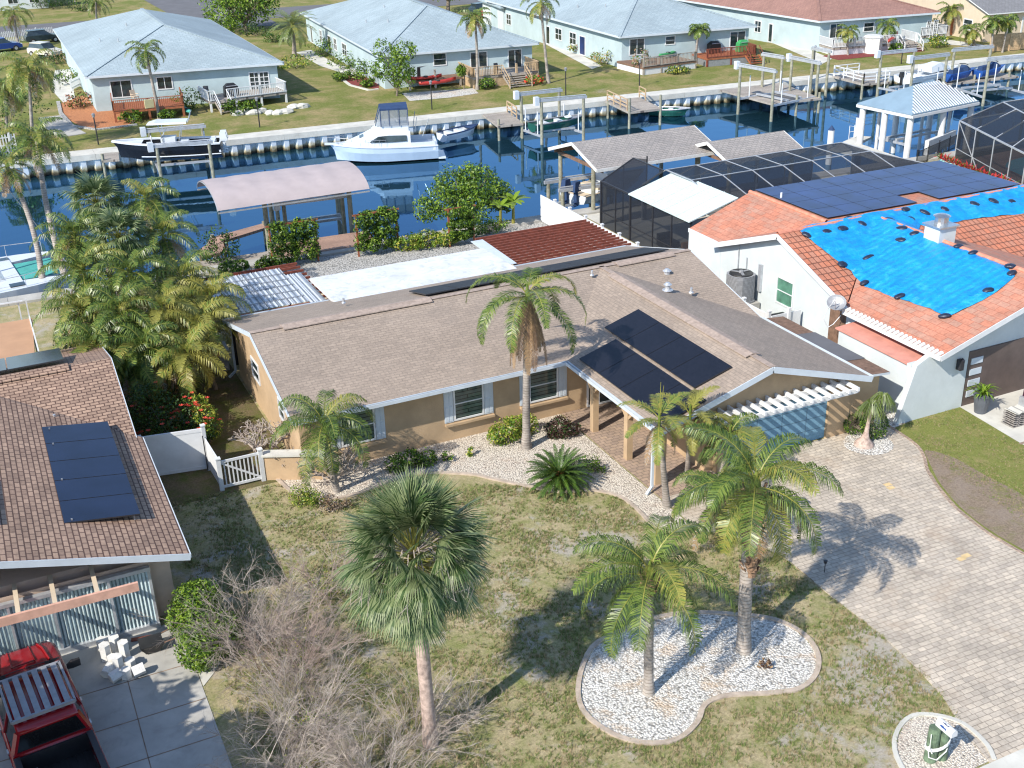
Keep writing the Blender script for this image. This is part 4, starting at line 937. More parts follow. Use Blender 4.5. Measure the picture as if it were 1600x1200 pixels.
shrub('shrub', 'yellow-green bush on the lawn below the low stucco wall', (8.3,36.9,0), [(0,0,.4,.5),(.4,-.3,.3,.4)], 1500, .04, ('leaf_l','leaf_g','leaf_y'), seed=13, shell=.3)
shrub('shrub', 'reddish dried bush beside the yellow-green bush', (9.1,36.0,0), [(0,0,.25,.42),(.5,-.2,.2,.3)], 700, .04, ('palm_b','palm_grey','leaf_r'), seed=14, shell=.2)
shrub('round_shrub', 'round clipped dark green bush on the gravel ring right of the garage door', (30.35,31.15,0), [(0,0,.55,.58),(-.55,.55,.45,.42)], 2400, .045, ('leaf_g','leaf_d','leaf_l'), seed=15, shell=.85, wts=(3,3,1))
shrub('shrub', 'small brown dried plant on the island gravel right of the big palm', (17.8,21.45,0), [(0,0,.12,.22)], 130, .05, ('palm_b','leaf_r'), seed=16)
shrub('shrub', 'small green weedy patch at the edge of the pale concrete slab', (3.9,30.1,0), [(0,0,.1,.2),(.4,-1.0,.1,.25)], 200, .05, ('leaf_g','leaf_l'), seed=18)
shrub('hibiscus', 'dark bush with red flowers behind the white gate', (4.9,44.2,0), [(0,0,1.1,1.1),(-.6,.8,1.4,1.1),(.9,.5,.9,.9),(1.2,-.8,.9,.7),(-.3,-1.0,.8,.8)], 5200, .065, ('leaf_d','leaf_g','leaf_d'), seed=19, flowers=34, wts=(4,2,3))
shrub('hibiscus', 'light green flowering bush at the side of the dark red-flowered bush', (6.3,43.6,0), [(0,0,1.25,.5),(.2,-.3,.75,.45),(-.1,.4,1.6,.4)], 1700, .055, ('leaf_l','leaf_g','leaf_y'), seed=20, flowers=9)

# ponytail palm
random.seed(8); b0 = Vector((29.55,30.75,.03)); t = thing('ponytail_palm', 'ponytail palm with a swollen grey base in the gravel ring right of the garage door', 'palm tree', b0)
mb = MB(); mb.tube([b0, b0+Vector((0,0,.12)), b0+Vector((.02,0,.3)), b0+Vector((.05,0,.55)), b0+Vector((.12,.02,1.1)), b0+Vector((.2,.05,1.55))], [.40,.36,.17,.10,.06,.05], 12); 
mb.tube([b0+Vector((.12,.02,1.1)), b0+Vector((.5,.05,1.4)), b0+Vector((.75,.1,1.75))], [.05,.04,.04], 8); mb.build('trunk', M['bark_pink'], t, True)
mb = MB()
for c0 in (b0+Vector((.2,.05,1.6)), b0+Vector((.78,.1,1.8))):
    for i in range(170):
        a = rnd(0,6.28); L = rnd(.5,.95); d = Vector((math.cos(a),math.sin(a),rnd(.3,1.6))).normalized(); p = c0; q = p+d*L*.35; r_ = q+(d+Vector((0,0,-1.6))).normalized()*L*.45; s_ = r_+Vector((d.x*.1,d.y*.1,-L*.4))
        mb.tube([p,q,r_,s_],[.014,.014,.010,.004],3,random.randrange(2))
mb.build('crown', [M['palm_g'], M['fan_g']], t)
# sago
random.seed(11); t = thing('sago_palm', 'round dark green sago palm with an orange heart on the cream gravel', 'cycad', (17.35,33.55,0)); mb = MB()
c0 = Vector((17.35,33.55,.45)); mb.tube([(17.35,33.55,0), c0], [.2,.22], 10); mb.build('trunk', M['bark_rough'], t); mb = MB()
for i in range(88):
    f = i/88; frond(mb, c0, i*2.39996, 1.2-1.3*f, 1.36*rnd(.92,1.05), .9, 56, .17, .024, .15, mi=(0,1), fwd=.9, base=.1, rw=.012, lift=.35)
mb.build('crown', [M['palm_d'], M['leaf_g'], M['palm_g']], t); mb = MB()
for i in range(50):
    a = rnd(0,6.28); q = c0+Vector((math.cos(a)*.08,math.sin(a)*.08,.05)); mb.beam(q, q+Vector((math.cos(a)*.14,math.sin(a)*.14,rnd(.1,.3))), .03, .01)
mb.build('heart', M['wood_orange'], t)

# bare canes
def cane(mb, p, d, L, r, depth, curv=.5, mi=0):
    pts = [Vector(p)]; d = Vector(d).normalized(); n = 5
    for i in range(n):
        d = (d+Vector((random.gauss(0,.14), random.gauss(0,.14), random.gauss(0,.10)-curv*.16))).normalized(); pts.append(pts[-1]+d*(L/n))
    pts = [q if q.z > .03 else Vector((q.x, q.y, .03+rnd(0,.03))) for q in pts]
    mb.tube(pts, [r*(1-.6*i/n) for i in range(n+1)], 3, mi)
    if depth > 0:
        for _ in range(random.randint(3,5)):
            i = random.randint(1, n-1); dd = (pts[i+1]-pts[i]).normalized()+Vector((random.gauss(0,.5), random.gauss(0,.5), random.gauss(.12,.35)))
            cane(mb, pts[i], dd, L*rnd(.35,.55), r*.6, depth-1, curv*.6, mi)
def bare(label, x, y, n, L, spread, seed, r=.0115, mt='twig', depth=2, green=0, curv=.5, grp='bare leafless shrubs on the left of the lawn', tilt=(1,.4)):
    random.seed(seed); n = int(n*1.35); t = thing('bare_shrub', label, 'shrub', (x,y,0), grp); mb = MB()
    for i in range(n):
        a = rnd(0,6.28); q = (x+math.cos(a)*rnd(0,spread), y+math.sin(a)*rnd(0,spread), 0); s_ = rnd(.25,1.0)
        cane(mb, q, (math.cos(a)*s_, math.sin(a)*s_, rnd(.8,1.4)), L*rnd(.6,1.1), r*rnd(.8,1.3), depth, curv)
    mb.build('branches', M[mt], t)
    if green:
        mb = MB(); leaves(mb, [(x,y,L*.25,L*.45),(x+.3,y-.2,.2,.5)], green, .035, 3, .2); mb.build('foliage', [M['leaf_g'], M['leaf_l'], M['leaf_y']], t)
bare('tall leafless shrub with arching canes just right of the green hedge', 4.7,29.4,48,2.3,.7,101,depth=3)
bare('leafless brownish thicket left of the fan palm crown', 5.4,27.4,46,2.3,.8,102,mt='twig_red',depth=3,green=260)
bare('leafless twiggy shrub low between the hedge and the fan palm trunk', 5.0,25.0,42,2.2,.8,103,depth=3,green=420)
bare('pale leafless shrub with curling canes at the bottom left of the lawn', 4.1,23.6,46,2.2,.7,104,depth=3,curv=1.2,green=100)
bare('thin leafless shrub around the foot of the fan palm trunk', 7.6,23.4,30,1.7,.8,105,depth=2)
bare('leafless brown shrub behind the fan palm crown, towards the low wall', 7.4,31.0,32,1.7,.9,106,mt='twig_red',depth=2,green=500)
bare('leafless shrub at the bottom edge between the driveway and the fan palm trunk', 6.0,21.9,38,2.0,.8,107,depth=3,green=120)
bare('small leafless shrub just right of the fan palm trunk', 9.2,23.6,16,1.2,.5,108,depth=2)
# frangipani, leafless
def frangi(label, x, y, h, seed):
    random.seed(seed); t = thing('frangipani', label, 'tree', (x,y,0)); mb = MB()
    def br(p, d, L, r, k):
        q = p+d*L; mb.tube([p, p.lerp(q,.5)+Vector((0,0,.03)), q], [r, r*.85, r*.75], 6)
        if k: 
            for _ in range(random.choice((2,3,3))):
                dd = (d+Vector((random.gauss(0,.6),random.gauss(0,.6),random.gauss(.1,.3)))).normalized(); br(q, dd, L*rnd(.6,.85), r*.75, k-1)
    for a in (0.5,2.2,3.6,5.2): br(Vector((x,y,0)), Vector((math.cos(a)*.7,math.sin(a)*.7,.8)).normalized(), h*.33, .055, 5)
    mb.build('trunk', M['twig'], t)
frangi('leafless frangipani with stubby grey branches before the low wall, left of the front palm', 9.9,37.9,1.7,201)
frangi('leafless frangipani with stubby grey branches just behind the picket gate', 7.9,40.6,1.9,202)

# tangle of palms left of the tan house
tang = [(150,318,6.3,'fan'),(228,318,6.0,'q'),(118,375,5.4,'q'),(185,372,5.5,'fan'),(255,372,5.0,'q'),(130,428,4.6,'q'),(205,432,4.6,'q'),(285,440,4.0,'q'),(125,488,3.6,'q'),(190,492,3.8,'q'),(255,490,3.6,'y'),(315,512,3.0,'y'),(150,545,2.9,'q'),(225,548,2.8,'q'),(295,560,2.5,'y'),(205,575,2.2,'q'),(330,470,3.4,'y')]
words = ['at the top left of the tangle','with arching fronds at the top right of the tangle','on the left edge of the tangle by the catamaran','with broad fans in the heart of the tangle','on the right side of the tangle by the dock','under the leftmost palm of the tangle','in the middle of the tangle','on the right side of the tangle, level with the pergola','low on the left side of the tangle','just below the middle of the tangle','yellow-green, lower centre of the tangle','yellow-green, at the lower right of the tangle by the pergola','at the bottom left of the tangle above the russet roof','at the bottom centre of the tangle','yellow-green, lowest on the right, over the red flowers','lowest in the tangle, above the red-flowered bush','yellow-green, nearest the corrugated pergola']
GT = 'tangle of palms between the houses'
for i, ((px,py,h,k), wd_) in enumerate(zip(tang, words)):
    c_ = at(px,py,h); random.seed(300+i)
    if k == 'fan':
        t = thing('fan_palm', 'fan palm '+wd_, 'palm tree', (c_.x,c_.y,0), GT); mb = MB(); mb.tube(trunk_pts((c_.x,c_.y,0), c_), [.14]*9, 7); mb.build('trunk', M['bark'], t)
        mb = MB()
        for j in range(54): f = (j+.5)/54; fanleaf(mb, c_, j*2.4, 1.4-2.3*f, rnd(.7,1.0), rnd(.85,1.1), 20, 1.5, (0,1), 2, .5, .035)
        mb.build('crown', [M['fan_g'], M['fan_d'], M['palm_y']], t)
    else:
        palm('palm_tree', 'feather palm '+wd_, (c_.x+rnd(-.3,.3),c_.y+rnd(-.3,.3),0), c_, rnd(2.2,2.7), 24, .09,.07, bark='bark', nl=44, ll=.62, droop=1.75, el=(1.4,-.9), w=.042, hang=1.3, seed=310+i, yellow=.45 if k == 'y' else .22, dead=7, group=GT, mats=('palm_g','palm_d') if k == 'q' else ('palm_y','palm_g'))
for i, (px,py,h,r,lab) in enumerate(((150,470,1.6,1.3,'dark leafy undergrowth bush below the left side of the palm tangle'),(215,520,1.4,1.3,'dark leafy undergrowth bush in the middle of the palm tangle'),(265,430,1.8,1.2,'dark leafy undergrowth bush on the right of the palm tangle near the dock'),(180,400,2.4,1.5,'dark leafy undergrowth bush at the back of the palm tangle'),(235,590,1.2,1.1,'dark leafy undergrowth bush at the near end of the palm tangle'),(130,520,1.2,1.2,'dark leafy undergrowth bush by the tan flat roof'))):
    c_ = at(px,py,h); shrub('undergrowth_bush', lab, (c_.x,c_.y,0), [(0,0,h,r),(.5,.4,h*.6,r*.9),(-.5,-.3,h*.5,r*.9)], 3000, .075, ('leaf_d','leaf_g','palm_b'), seed=340+i, wts=(4,3,1))
# ------------------------------------------------------------------ boats, docks and lifts
def hull(mb, L, B, fb, rise=.35, mi=(0,1,2), draft=.35, wl=.25, n=16, deckdrop=.12, full=.5, cockpit=None):
    """hull along +X (bow), keel at z=-draft, sheer at fb; faces: side, bottom, deck"""
    rows = []
    for i in range(n+1):
        t = i/n; x = -L/2+L*t; f = max(0, (t-full)/(1-full)); b_ = B/2*(1-f**2.3)*(.92+.08*min(1,t*4)); b_ = max(b_, .02)
        zs = fb*(1+rise*t*t); bc = b_*(.86-.35*f); zc = wl*(1+.8*f*f); zk = -draft*(1-f**3)+zs*.55*f**3.5; x2 = x+.0
        over = .35*f*f
        rows.append([(x+over,-b_,zs),(x,-(b_*.96+bc*.04),zs*.6+zc*.4),(x-over*.4,-bc,zc),(x-over*.8,0,zk),(x-over*.4,bc,zc),(x,(b_*.96+bc*.04),zs*.6+zc*.4),(x+over,b_,zs)])
    k = len(mb.v)
    for r in rows: mb.v += r
    for i in range(n):
        for j in range(6):
            mb.f.append((k+i*7+j,k+i*7+j+1,k+(i+1)*7+j+1,k+(i+1)*7+j)); mb.m.append(mi[0] if j in (0,1,4,5) else mi[1])
    mb.f.append(tuple(k+j for j in range(6,-1,-1))); mb.m.append(mi[0])
    return rows
def deckof(mb, rows, drop=.1, inset=.06, mi=0, t0=0, t1=1):
    n = len(rows)-1; a = int(n*t0); b_ = int(round(n*t1)); k = len(mb.v); c = 0
    for i in range(a, b_+1):
        r = rows[i]; w = max(0, abs(r[0][1])-inset); mb.v += [(r[0][0],-w,r[0][2]-drop),(r[0][0],w,r[0][2]-drop)]
        if i > a: mb.f.append((k+c-2,k+c,k+c+1,k+c-1)); mb.m.append(mi)
        c += 2
def gunwale(mb, rows, w=.09, mi=0):
    for sg in (0, 6):
        mb.tube([r[sg] for r in rows], w*.5, 5, mi)
def rail(mb, pts, h, r=.018, posts=True, mi=0):
    mb.tube([(p[0],p[1],p[2]+h) for p in pts], r, 4, mi)
    if posts:
        for p in pts: mb.tube([p,(p[0],p[1],p[2]+h)], r*.8, 4, mi)
def outboard(parent, x, y, z, m='dark_metal', s=1.0):
    mb = MB(); mb.loft([[(x-.05*s+a*.28*s,y+b_*.19*s,zz) for a,b_ in ((-1,-1),(1,-1),(1,1),(-1,1))] for zz in (z,z+.15*s)]+[[(x-.02*s+a*.22*s,y+b_*.15*s,z+.62*s) for a,b_ in ((-1,-1),(1,-1),(1,1),(-1,1))]+[]])
    mb.beam((x-.05*s,y,z),(x-.02*s,y,z-.85*s),.16*s,.24*s); mb.cyl((x-.3*s,y,z-.9*s),(x+.15*s,y,z-.9*s),.07*s,.05*s,8); mb.beam((x-.3*s,y,z-.65*s),(x+.1*s,y,z-.65*s),.3*s,.02)
    return mb.build('outboard_motor', M[m], parent)
def setp(t, loc, rz, s=1.0): t.location = loc; t.rotation_euler = (0,0,rz); t.scale = (s,s,s); return t

# cabin cruiser against the far wall
t = thing('cabin_cruiser', 'white cabin cruiser with navy canvas enclosure moored against the far sea wall', 'boat', (0,0,0))
mb = MB(); rows = hull(mb, 8.4, 3.0, 1.25, .25, wl=.15, draft=.5); h_ = mb.build('hull', [M['hull_blue'], M['hull_black'], M['hull_white']], t, False)
mb = MB(); deckof(mb, rows, .02, 0, 0); mb.beam((3.9,0,1.55),(4.95,0,1.6),.55,.08); gunwale(mb, rows, .14); mb.box((-4.8,-1.2,.1),(-4.2,1.2,.25)); mb.build('deck', M['hull_white'], t)
mb = MB()
def cabring(x, w, z): return [(x,-w,1.28),(x,-w*.93,z*.65+1.28*.35),(x,-w*.8,z),(x,w*.8,z),(x,w*.93,z*.65+1.28*.35),(x,w,1.28)]
mb.loft([cabring(-2.0,1.3,2.5),cabring(-.2,1.3,2.55),cabring(.9,1.22,2.5),cabring(2.2,1.0,1.95),cabring(3.4,.45,1.6)]); mb.loft([[(-1.9,-1.0,2.5),(-1.9,1.0,2.5),(-1.9,.95,2.95),(-1.9,-.95,2.95)],[(.5,-1.0,2.5),(.5,1.0,2.5),(.35,.9,3.0),(.35,-.9,3.0)],[(1.1,-.85,2.5),(1.1,.85,2.5),(1.0,.7,2.6),(1.0,-.7,2.6)]])
mb.box((-4.1,-1.35,.9),(-3.9,1.35,1.6)); mb.box((-4.0,-1.4,.9),(-2,-1.3,1.6)); mb.box((-4.0,1.3,.9),(-2,1.4,1.6)); mb.build('cabin', M['hull_white'], t)
for sg in (-1,1):
    mb = MB(); mb.loft([[(-1.7,sg*1.325,1.75),(-1.7,sg*1.24,2.2)],[(-.2,sg*1.325,1.72),(-.2,sg*1.23,2.25)],[(.9,sg*1.25,1.75),(.6,sg*1.19,2.2)],[(1.3,sg*1.2,1.75),(1.25,sg*1.17,1.82)]], cap=False, closed=False); mb.build('side_window', M['glass'], t)
mb = MB(); mb.poly([(1.2,-.6,2.33),(1.2,.6,2.33),(2.1,.5,2.02),(2.1,-.5,2.02)]); mb.build('front_hatch_window', M['glass'], t)
mb = MB(); mb.loft([[(-1.9,-1.05,4.35),(-1.9,-.5,4.55),(-1.9,.5,4.55),(-1.9,1.05,4.35)],[(.3,-1.05,4.35),(.3,-.5,4.5),(.3,.5,4.5),(.3,1.05,4.35)]], cap=False, closed=False)
mb.beam((-1.9,-1.05,4.3),(.3,-1.05,4.3),.03,.14); mb.beam((-1.9,1.05,4.3),(.3,1.05,4.3),.03,.14); mb.beam((.3,-1.05,4.3),(.3,1.05,4.3),.03,.14); mb.beam((-1.9,-1.05,4.3),(-1.9,1.05,4.3),.03,.14); mb.build('canvas_top', M['canvas_navy'], t)
m, nt, b = _new('clear_vinyl'); b.inputs['Base Color'].default_value = (.30,.33,.36,1); b.inputs['Alpha'].default_value = .55; b.inputs['Roughness'].default_value = .1; M['vinyl'] = m
mb = MB(); q = [(-1.9,-1.05),(.3,-1.05),(.75,-.7),(.75,.7),(.3,1.05),(-1.9,1.05)]; q2 = [(-1.9,-1.05),(.3,-1.05),(.3,-.7),(.3,.7),(.3,1.05),(-1.9,1.05)]
mb.loft([[(a,c,2.95) for a,c in q],[(a,c,4.3) for a,c in q2]], cap=False); mb.build('clear_curtain', M['vinyl'], t)
mb = MB()
for a, c in zip(q, q2): mb.beam((a[0],a[1],2.95),(c[0],c[1],4.35),.06,.06)
for x in (-1.2,-.4): 
    for y in (-1.06,1.06): mb.beam((x,y,2.95),(x,y,4.35),.05,.05)
mb.beam((.52,-.9,3.6),(.52,.9,3.6),.04,.04); mb.build('curtain_frame', M['canvas_navy'], t)
mb = MB(); pr = [(r[0][0],r[0][1]*.92,r[0][2]) for r in rows[8:16]]; pl = [(r[6][0],r[6][1]*.92,r[6][2]) for r in rows[8:16]]; rail(mb, pr, .6); rail(mb, pl, .6); mb.tube([(pr[-1][0],pr[-1][1],pr[-1][2]+.6),(4.9,-.25,2.2),(4.9,.25,2.2),(pl[-1][0],pl[-1][1],pl[-1][2]+.6)], .018, 4)
mb.tube([(-2.4,-1.1,2.4),(-2.6,-1.1,3.6)], .03); mb.tube([(-2.4,1.1,2.4),(-2.6,1.1,3.6)], .03); mb.tube([(-3.0,.9,2.0),(-3.6,.9,3.4)], .03); mb.build('rail', M['chrome'], t)
setp(t, (30.6,89.6,-1.3), math.pi-.30, 1.0)

# black centre-console on a lift
t = thing('centre_console_boat', 'black-hulled open fishing boat with white top, hanging in a lift on the left', 'boat', (0,0,0))
mb = MB(); rows = hull(mb, 8.6, 2.7, 1.15, .35, wl=.1, draft=.35); mb.build('hull', [M['hull_black'], M['hull_black']], t)
mb = MB(); deckof(mb, rows, .5, .15, 0, .05, .8); deckof(mb, rows, .06, .0, 0, .78, 1); gunwale(mb, rows, .2); mb.box((-4.3,-1.2,.4),(-4.15,1.2,1.1)); mb.build('deck', M['hull_white'], t)
mb = MB(); mb.tube([(r[0][0],r[0][1]*1.01,r[0][2]*.25) for r in rows[:13]], .05, 4); mb.tube([(r[6][0],r[6][1]*1.01,r[6][2]*.25) for r in rows[:13]], .05, 4); mb.build('hull_stripe', M['hull_white'], t)
mb = MB(); mb.box((-.6,-.55,.6),(.6,.55,1.7)); mb.loft([[(.6,-.5,1.7),(.6,.5,1.7),(.55,.5,1.75),(.55,-.5,1.75)],[(.15,-.45,2.3),(.15,.45,2.3),(.1,.45,2.3),(.1,-.45,2.3)]]); mb.box((-1.6,-.6,.6),(-.9,.6,1.3)); mb.box((1.2,-.4,.6),(2.0,.4,1.1)); mb.box((-3.8,-1,.6),(-3.3,1,1.2)); mb.build('console', M['hull_white'], t)
mb = MB(); mb.loft([[(-1.7,-.9,2.85),(-1.7,.9,2.85),(-1.7,.75,2.98),(-1.7,-.75,2.98)],[(1.0,-.95,2.9),(1.0,.95,2.9),(.9,.8,3.03),(.9,-.8,3.03)],[(1.6,-.6,2.85),(1.6,.6,2.85),(1.5,.5,2.92),(1.5,-.5,2.92)]]); mb.build('hard_top', M['hull_white'], t)
mb = MB()
for x in (-1.3,.6):
    for y in (-.8,.8): mb.tube([(x*.6,y*.7,1.0),(x,y,2.85)], .03, 5)
for i in range(5): mb.tube([(-1.8,-.6+i*.3,2.9),(-2.1,-.6+i*.3,3.7)], .02, 4)
mb.build('top_frame', M['chrome'], t)
outboard(t, -4.5, -.4, 1.2, 'hull_white', 1.1); outboard(t, -4.5, .4, 1.2, 'hull_white', 1.1)
setp(t, (14.0,93.3,.35), math.pi-.30, .93)

def lift(label, P, ztop, zbot=-1.8, beams=((0,1),(2,3)), posts=.14, motor=True, cradle=None, grp='boat lifts along the far sea wall', guides=True, pm='piling', bm='light_metal'):
    """posts at P (xy), pairs joined by a top beam with a motor box, a cradle between"""
    c = Vector((sum(p[0] for p in P)/len(P), sum(p[1] for p in P)/len(P), -1.3)); t = thing('boat_lift', label, 'boat lift', c, grp)
    for p in P:
        mb = MB(); mb.cyl((p[0],p[1],zbot),(p[0],p[1],ztop),posts,posts*.92,9); mb.build('post', M[pm], t)
    for a, b_ in beams:
        mb = MB(); A = Vector((*P[a],ztop+.12)); B_ = Vector((*P[b_],ztop+.12)); d = (B_-A).normalized(); mb.beam(A-d*.3, B_+d*.3, .16, .22); mb.tube([A-d*.2+Vector((0,0,.2)),B_+d*.2+Vector((0,0,.2))], .05, 6); mb.build('beam', M[bm], t)
        if motor: mb = MB(); q = A-d*.45; mb.box((q.x-.2,q.y-.2,q.z-.35),(q.x+.2,q.y+.2,q.z+.35)); mb.build('motor_box', M['hull_white'], t)
    if cradle is not None:
        z = cradle; mb = MB()
        for a, b_ in ((0,2),(1,3)): mb.beam((*P[a],z),(*P[b_],z),.16,.18)
        mb.build('cradle', M['light_metal'], t)
        mb = MB(); m1 = Vector((*P[0],z+.2)).lerp(Vector((*P[2],z+.2)),.35); m2 = Vector((*P[1],z+.2)).lerp(Vector((*P[3],z+.2)),.35); mb.beam(m1,m2,.2,.16)
        m1 = Vector((*P[0],z+.2)).lerp(Vector((*P[2],z+.2)),.65); m2 = Vector((*P[1],z+.2)).lerp(Vector((*P[3],z+.2)),.65); mb.beam(m1,m2,.2,.16); mb.build('bunk', M['light_metal'], t)
        if guides:
            for i, f in enumerate((.2,.8,.2,.8)):
                a, b_ = ((0,2),(0,2),(1,3),(1,3))[i]; q = Vector((*P[a],z)).lerp(Vector((*P[b_],z)), f); mb = MB(); mb.cyl(q, q+Vector((0,0,2.0)), .05,.05,6); mb.build('guide_pole', M['white'], t)
        for p in P: mb = MB(); mb.tube([(p[0],p[1],z),(p[0],p[1],ztop+.1)], .015, 3); mb.build('cable', M['light_metal'], t)
    return t
def dock(label, pts, z, m='wood_grey', th=.18, posts=(), rails=(), grp=None, rm='wood_grey', ph=.5, name='dock', rp=True, zb=-2.6):
    c = Vector((sum(p[0] for p in pts)/len(pts), sum(p[1] for p in pts)/len(pts), 0)); t = thing(name, label, 'dock', c, grp)
    mb = MB(); mb.prism(pts, z-th, z); mb.build('decking', M[m], t)
    for p in posts: mb = MB(); mb.cyl((p[0],p[1],zb),(p[0],p[1],z+(p[2] if len(p) > 2 else ph)),.13,.12,8); mb.build('piling', M['piling'], t)
    for a, b_ in rails:
        mb = MB(); A = Vector((*a,z)); B_ = Vector((*b_,z)); n = max(1, int((B_-A).length/1.2))
        for i in range(n+1): q = A.lerp(B_, i/n); mb.beam(q, q+Vector((0,0,1.0)), .09, .09)
        for h in (.35,.65): mb.beam(A+Vector((0,0,h)), B_+Vector((0,0,h)), .04, .09)
        mb.beam(A+Vector((0,0,1.02)), B_+Vector((0,0,1.02)), .14, .05); mb.build('railing', M[rm], t)
    return t
lift('boat lift with tall pilings carrying the black fishing boat', [(12.5,89.9),(16.3,89.2),(12.9,95.6),(17.0,95.0)], 1.9, cradle=-.1, guides=True)
dock('small timber landing beside the black fishing boat', [(9.0,95.9),(10.3,95.7),(10.6,98.2),(9.2,98.4)], .1, posts=((9.1,96.0),))
lift('metal lift on weathered pilings holding the green skiff', [(43.6,90.8),(47.2,90.6),(43.9,87.5),(47.6,86.9)], 2.3, beams=((0,1),(2,3)), cradle=-.6, guides=True)
dock('low grey dock left of the green skiff', [(41.2,90.6),(43.6,90.3),(44.4,95.4),(42.0,95.6)], .05, posts=((41.4,90.8),(43.5,90.5)), rails=(((44.3,95.2),(43.8,92.2)),), rm='wood_tan')
dock('square grey dock with brown railings on two sides, right of the green skiff', [(53.2,88.7),(56.5,88.5),(57.4,93.9),(53.9,94.3)], .2, posts=((53.3,88.8,1.2),(56.4,88.6,1.2),(53.8,93.5,.1)), rails=(((53.3,89.2),(53.9,93.8)),((57.1,92.3),(57.4,93.9))), rm='wood_tan')
lift('tall metal lift with white guide poles over the wide grey dock, nearest beams', [(64.9,88.6),(65.6,84.5),(71.2,89.2),(71.4,85.6)], 3.0, beams=((0,1),(2,3)), cradle=.1)
lift('empty metal lift frame standing behind the white-poled lift', [(70.2,92.2),(70.6,89.9),(76.2,92.3),(76.4,90.2)], 3.0, beams=((0,1),(2,3)), motor=False)
dock('wide grey dock under the white-poled lift', [(66.2,85.3),(71.5,84.9),(72.8,92.8),(66.0,93.2)], .1, posts=((66.4,85.5),(71.4,85.1),(68.9,85.2)))
dock('white-railed dock left of the white motor boat', [(78.7,87.6),(81.7,87.2),(82.1,92.3),(79.0,92.5)], .2, 'wood_grey', posts=((78.8,87.8),(81.6,87.4)), rails=(((78.8,87.7),(79.1,92.4)),((78.8,87.7),(81.6,87.3)),((79.1,92.3),(82.0,92.1))), rm='white')
lift('boat lift with thick pilings holding the white motor boat', [(80.4,87.4),(84.2,87.1),(80.9,83.6),(84.8,83.4)], 2.8, cradle=-.3)
lift('boat lift at the right edge above the personal watercraft', [(87.3,85.0),(91.4,84.4),(86.0,79.4),(90.6,78.6)], 2.8, cradle=-.5, motor=False)
dock('low dock under the personal watercraft', [(85.5,84.5),(95,83.7),(95,88.0),(85.8,88.9)], -.1, posts=((86,84.8),(90,84.6),(94,84)))
# skiff, dinghies
def skiff(name, label, L, B, mats, loc, rz, motor=None, extra=None, cat='boat'):
    t = thing(name, label, cat, (0,0,0)); mb = MB(); rows = hull(mb, L, B, .6, .3, wl=.05, draft=.15, n=12); mb.build('hull', [M[mats[0]], M[mats[0]]], t)
    mb = MB(); deckof(mb, rows, .3, .06, 0, 0, .8); deckof(mb, rows, .03, 0, 0, .75, 1); gunwale(mb, rows, .12); mb.build('deck', M[mats[1]], t)
    mb = MB(); 
    for x in (-L*.25, L*.05): mb.box((x-.2,-B*.4,.3),(x+.2,B*.4,.62))
    mb.build('seat', M[mats[2]], t)
    if extra: extra(t)
    if motor: outboard(t, -L/2-.15, 0, .55, motor, .8)
    return setp(t, loc, rz)
def ring(t):
    mb = MB(); n = 14; mb.tube([(1.2+.28*math.cos(i*2*math.pi/n),.1+.28*math.sin(i*2*math.pi/n),.75) for i in range(n+1)], .07, 6); mb.build('life_ring', M['hull_white'], t)
skiff('skiff', 'dark green skiff with a white life ring on board, held in a lift', 4.9, 1.6, ('hull_green','grey_metal','hull_white'), (46.1,89.0,-.35), .02, extra=ring)
skiff('dinghy', 'small dark dinghy tucked behind the square dock', 3.4, 1.4, ('hull_green','light_metal','hull_white'), (59.2,91.6,-1.3), -.8)
skiff('dinghy', 'small pale dinghy behind the stern of the cabin cruiser', 3.6, 1.6, ('hull_white','canvas_navy','hull_white'), (38.2,92.3,-.9), .25)
def mb_extra(t):
    mb = MB(); mb.loft([[(-.6,-.8,.7),(-.6,.8,.7),(-.6,.7,1.25),(-.6,-.7,1.25)],[(1.1,-.75,.75),(1.1,.75,.75),(.9,.5,1.5),(.9,-.5,1.5)],[(2.6,-.3,.8),(2.6,.3,.8),(2.4,.2,1.0),(2.4,-.2,1.0)]]); mb.build('cabin', M['hull_white'], t)
    mb = MB(); rail(mb, [(1.2,-.9,.8),(2.4,-.6,.85),(3.1,0,.9),(2.4,.6,.85),(1.2,.9,.8)], .5); mb.build('rail', M['chrome'], t)
skiff('motor_boat', 'white motor boat with a black outboard on the lift beside the white-railed dock', 7.4, 2.4, ('hull_white','hull_white','hull_white'), (85.6,86.2,.25), .10, 'black_plastic', mb_extra)
def jet(label, loc, rz, m='blue_plastic'):
    t = thing('personal_watercraft', label, 'watercraft', (0,0,0)); mb = MB(); rows = hull(mb, 2.9, 1.1, .5, .3, wl=.1, draft=.15, n=10); deckof(mb, rows, 0, 0, 0); mb.build('hull', [M[m], M['hull_white']], t)
    mb = MB(); mb.loft([[(-1.2,-.25,.5),(-1.2,.25,.5),(-1.2,.18,.8),(-1.2,-.18,.8)],[(.1,-.25,.5),(.1,.25,.5),(.1,.15,.85),(.1,-.15,.85)],[(.5,-.4,.5),(.5,.4,.5),(.4,.25,1.0),(.4,-.25,1.0)],[(1.2,-.2,.55),(1.2,.2,.55),(1.1,.1,.65),(1.1,-.1,.65)]]); mb.build('seat', M['canvas_navy'], t)
    mb = MB(); mb.tube([(.35,-.4,1.05),(.45,0,1.1),(.35,.4,1.05)], .03, 5); mb.build('handlebar', M['black_plastic'], t); return setp(t, loc, rz, 1.25)
jet('left one of two blue personal watercraft on the low dock', (88.6,85.2,.1), .15); jet('right one of two blue personal watercraft on the low dock', (92.2,84.9,.1), .1)
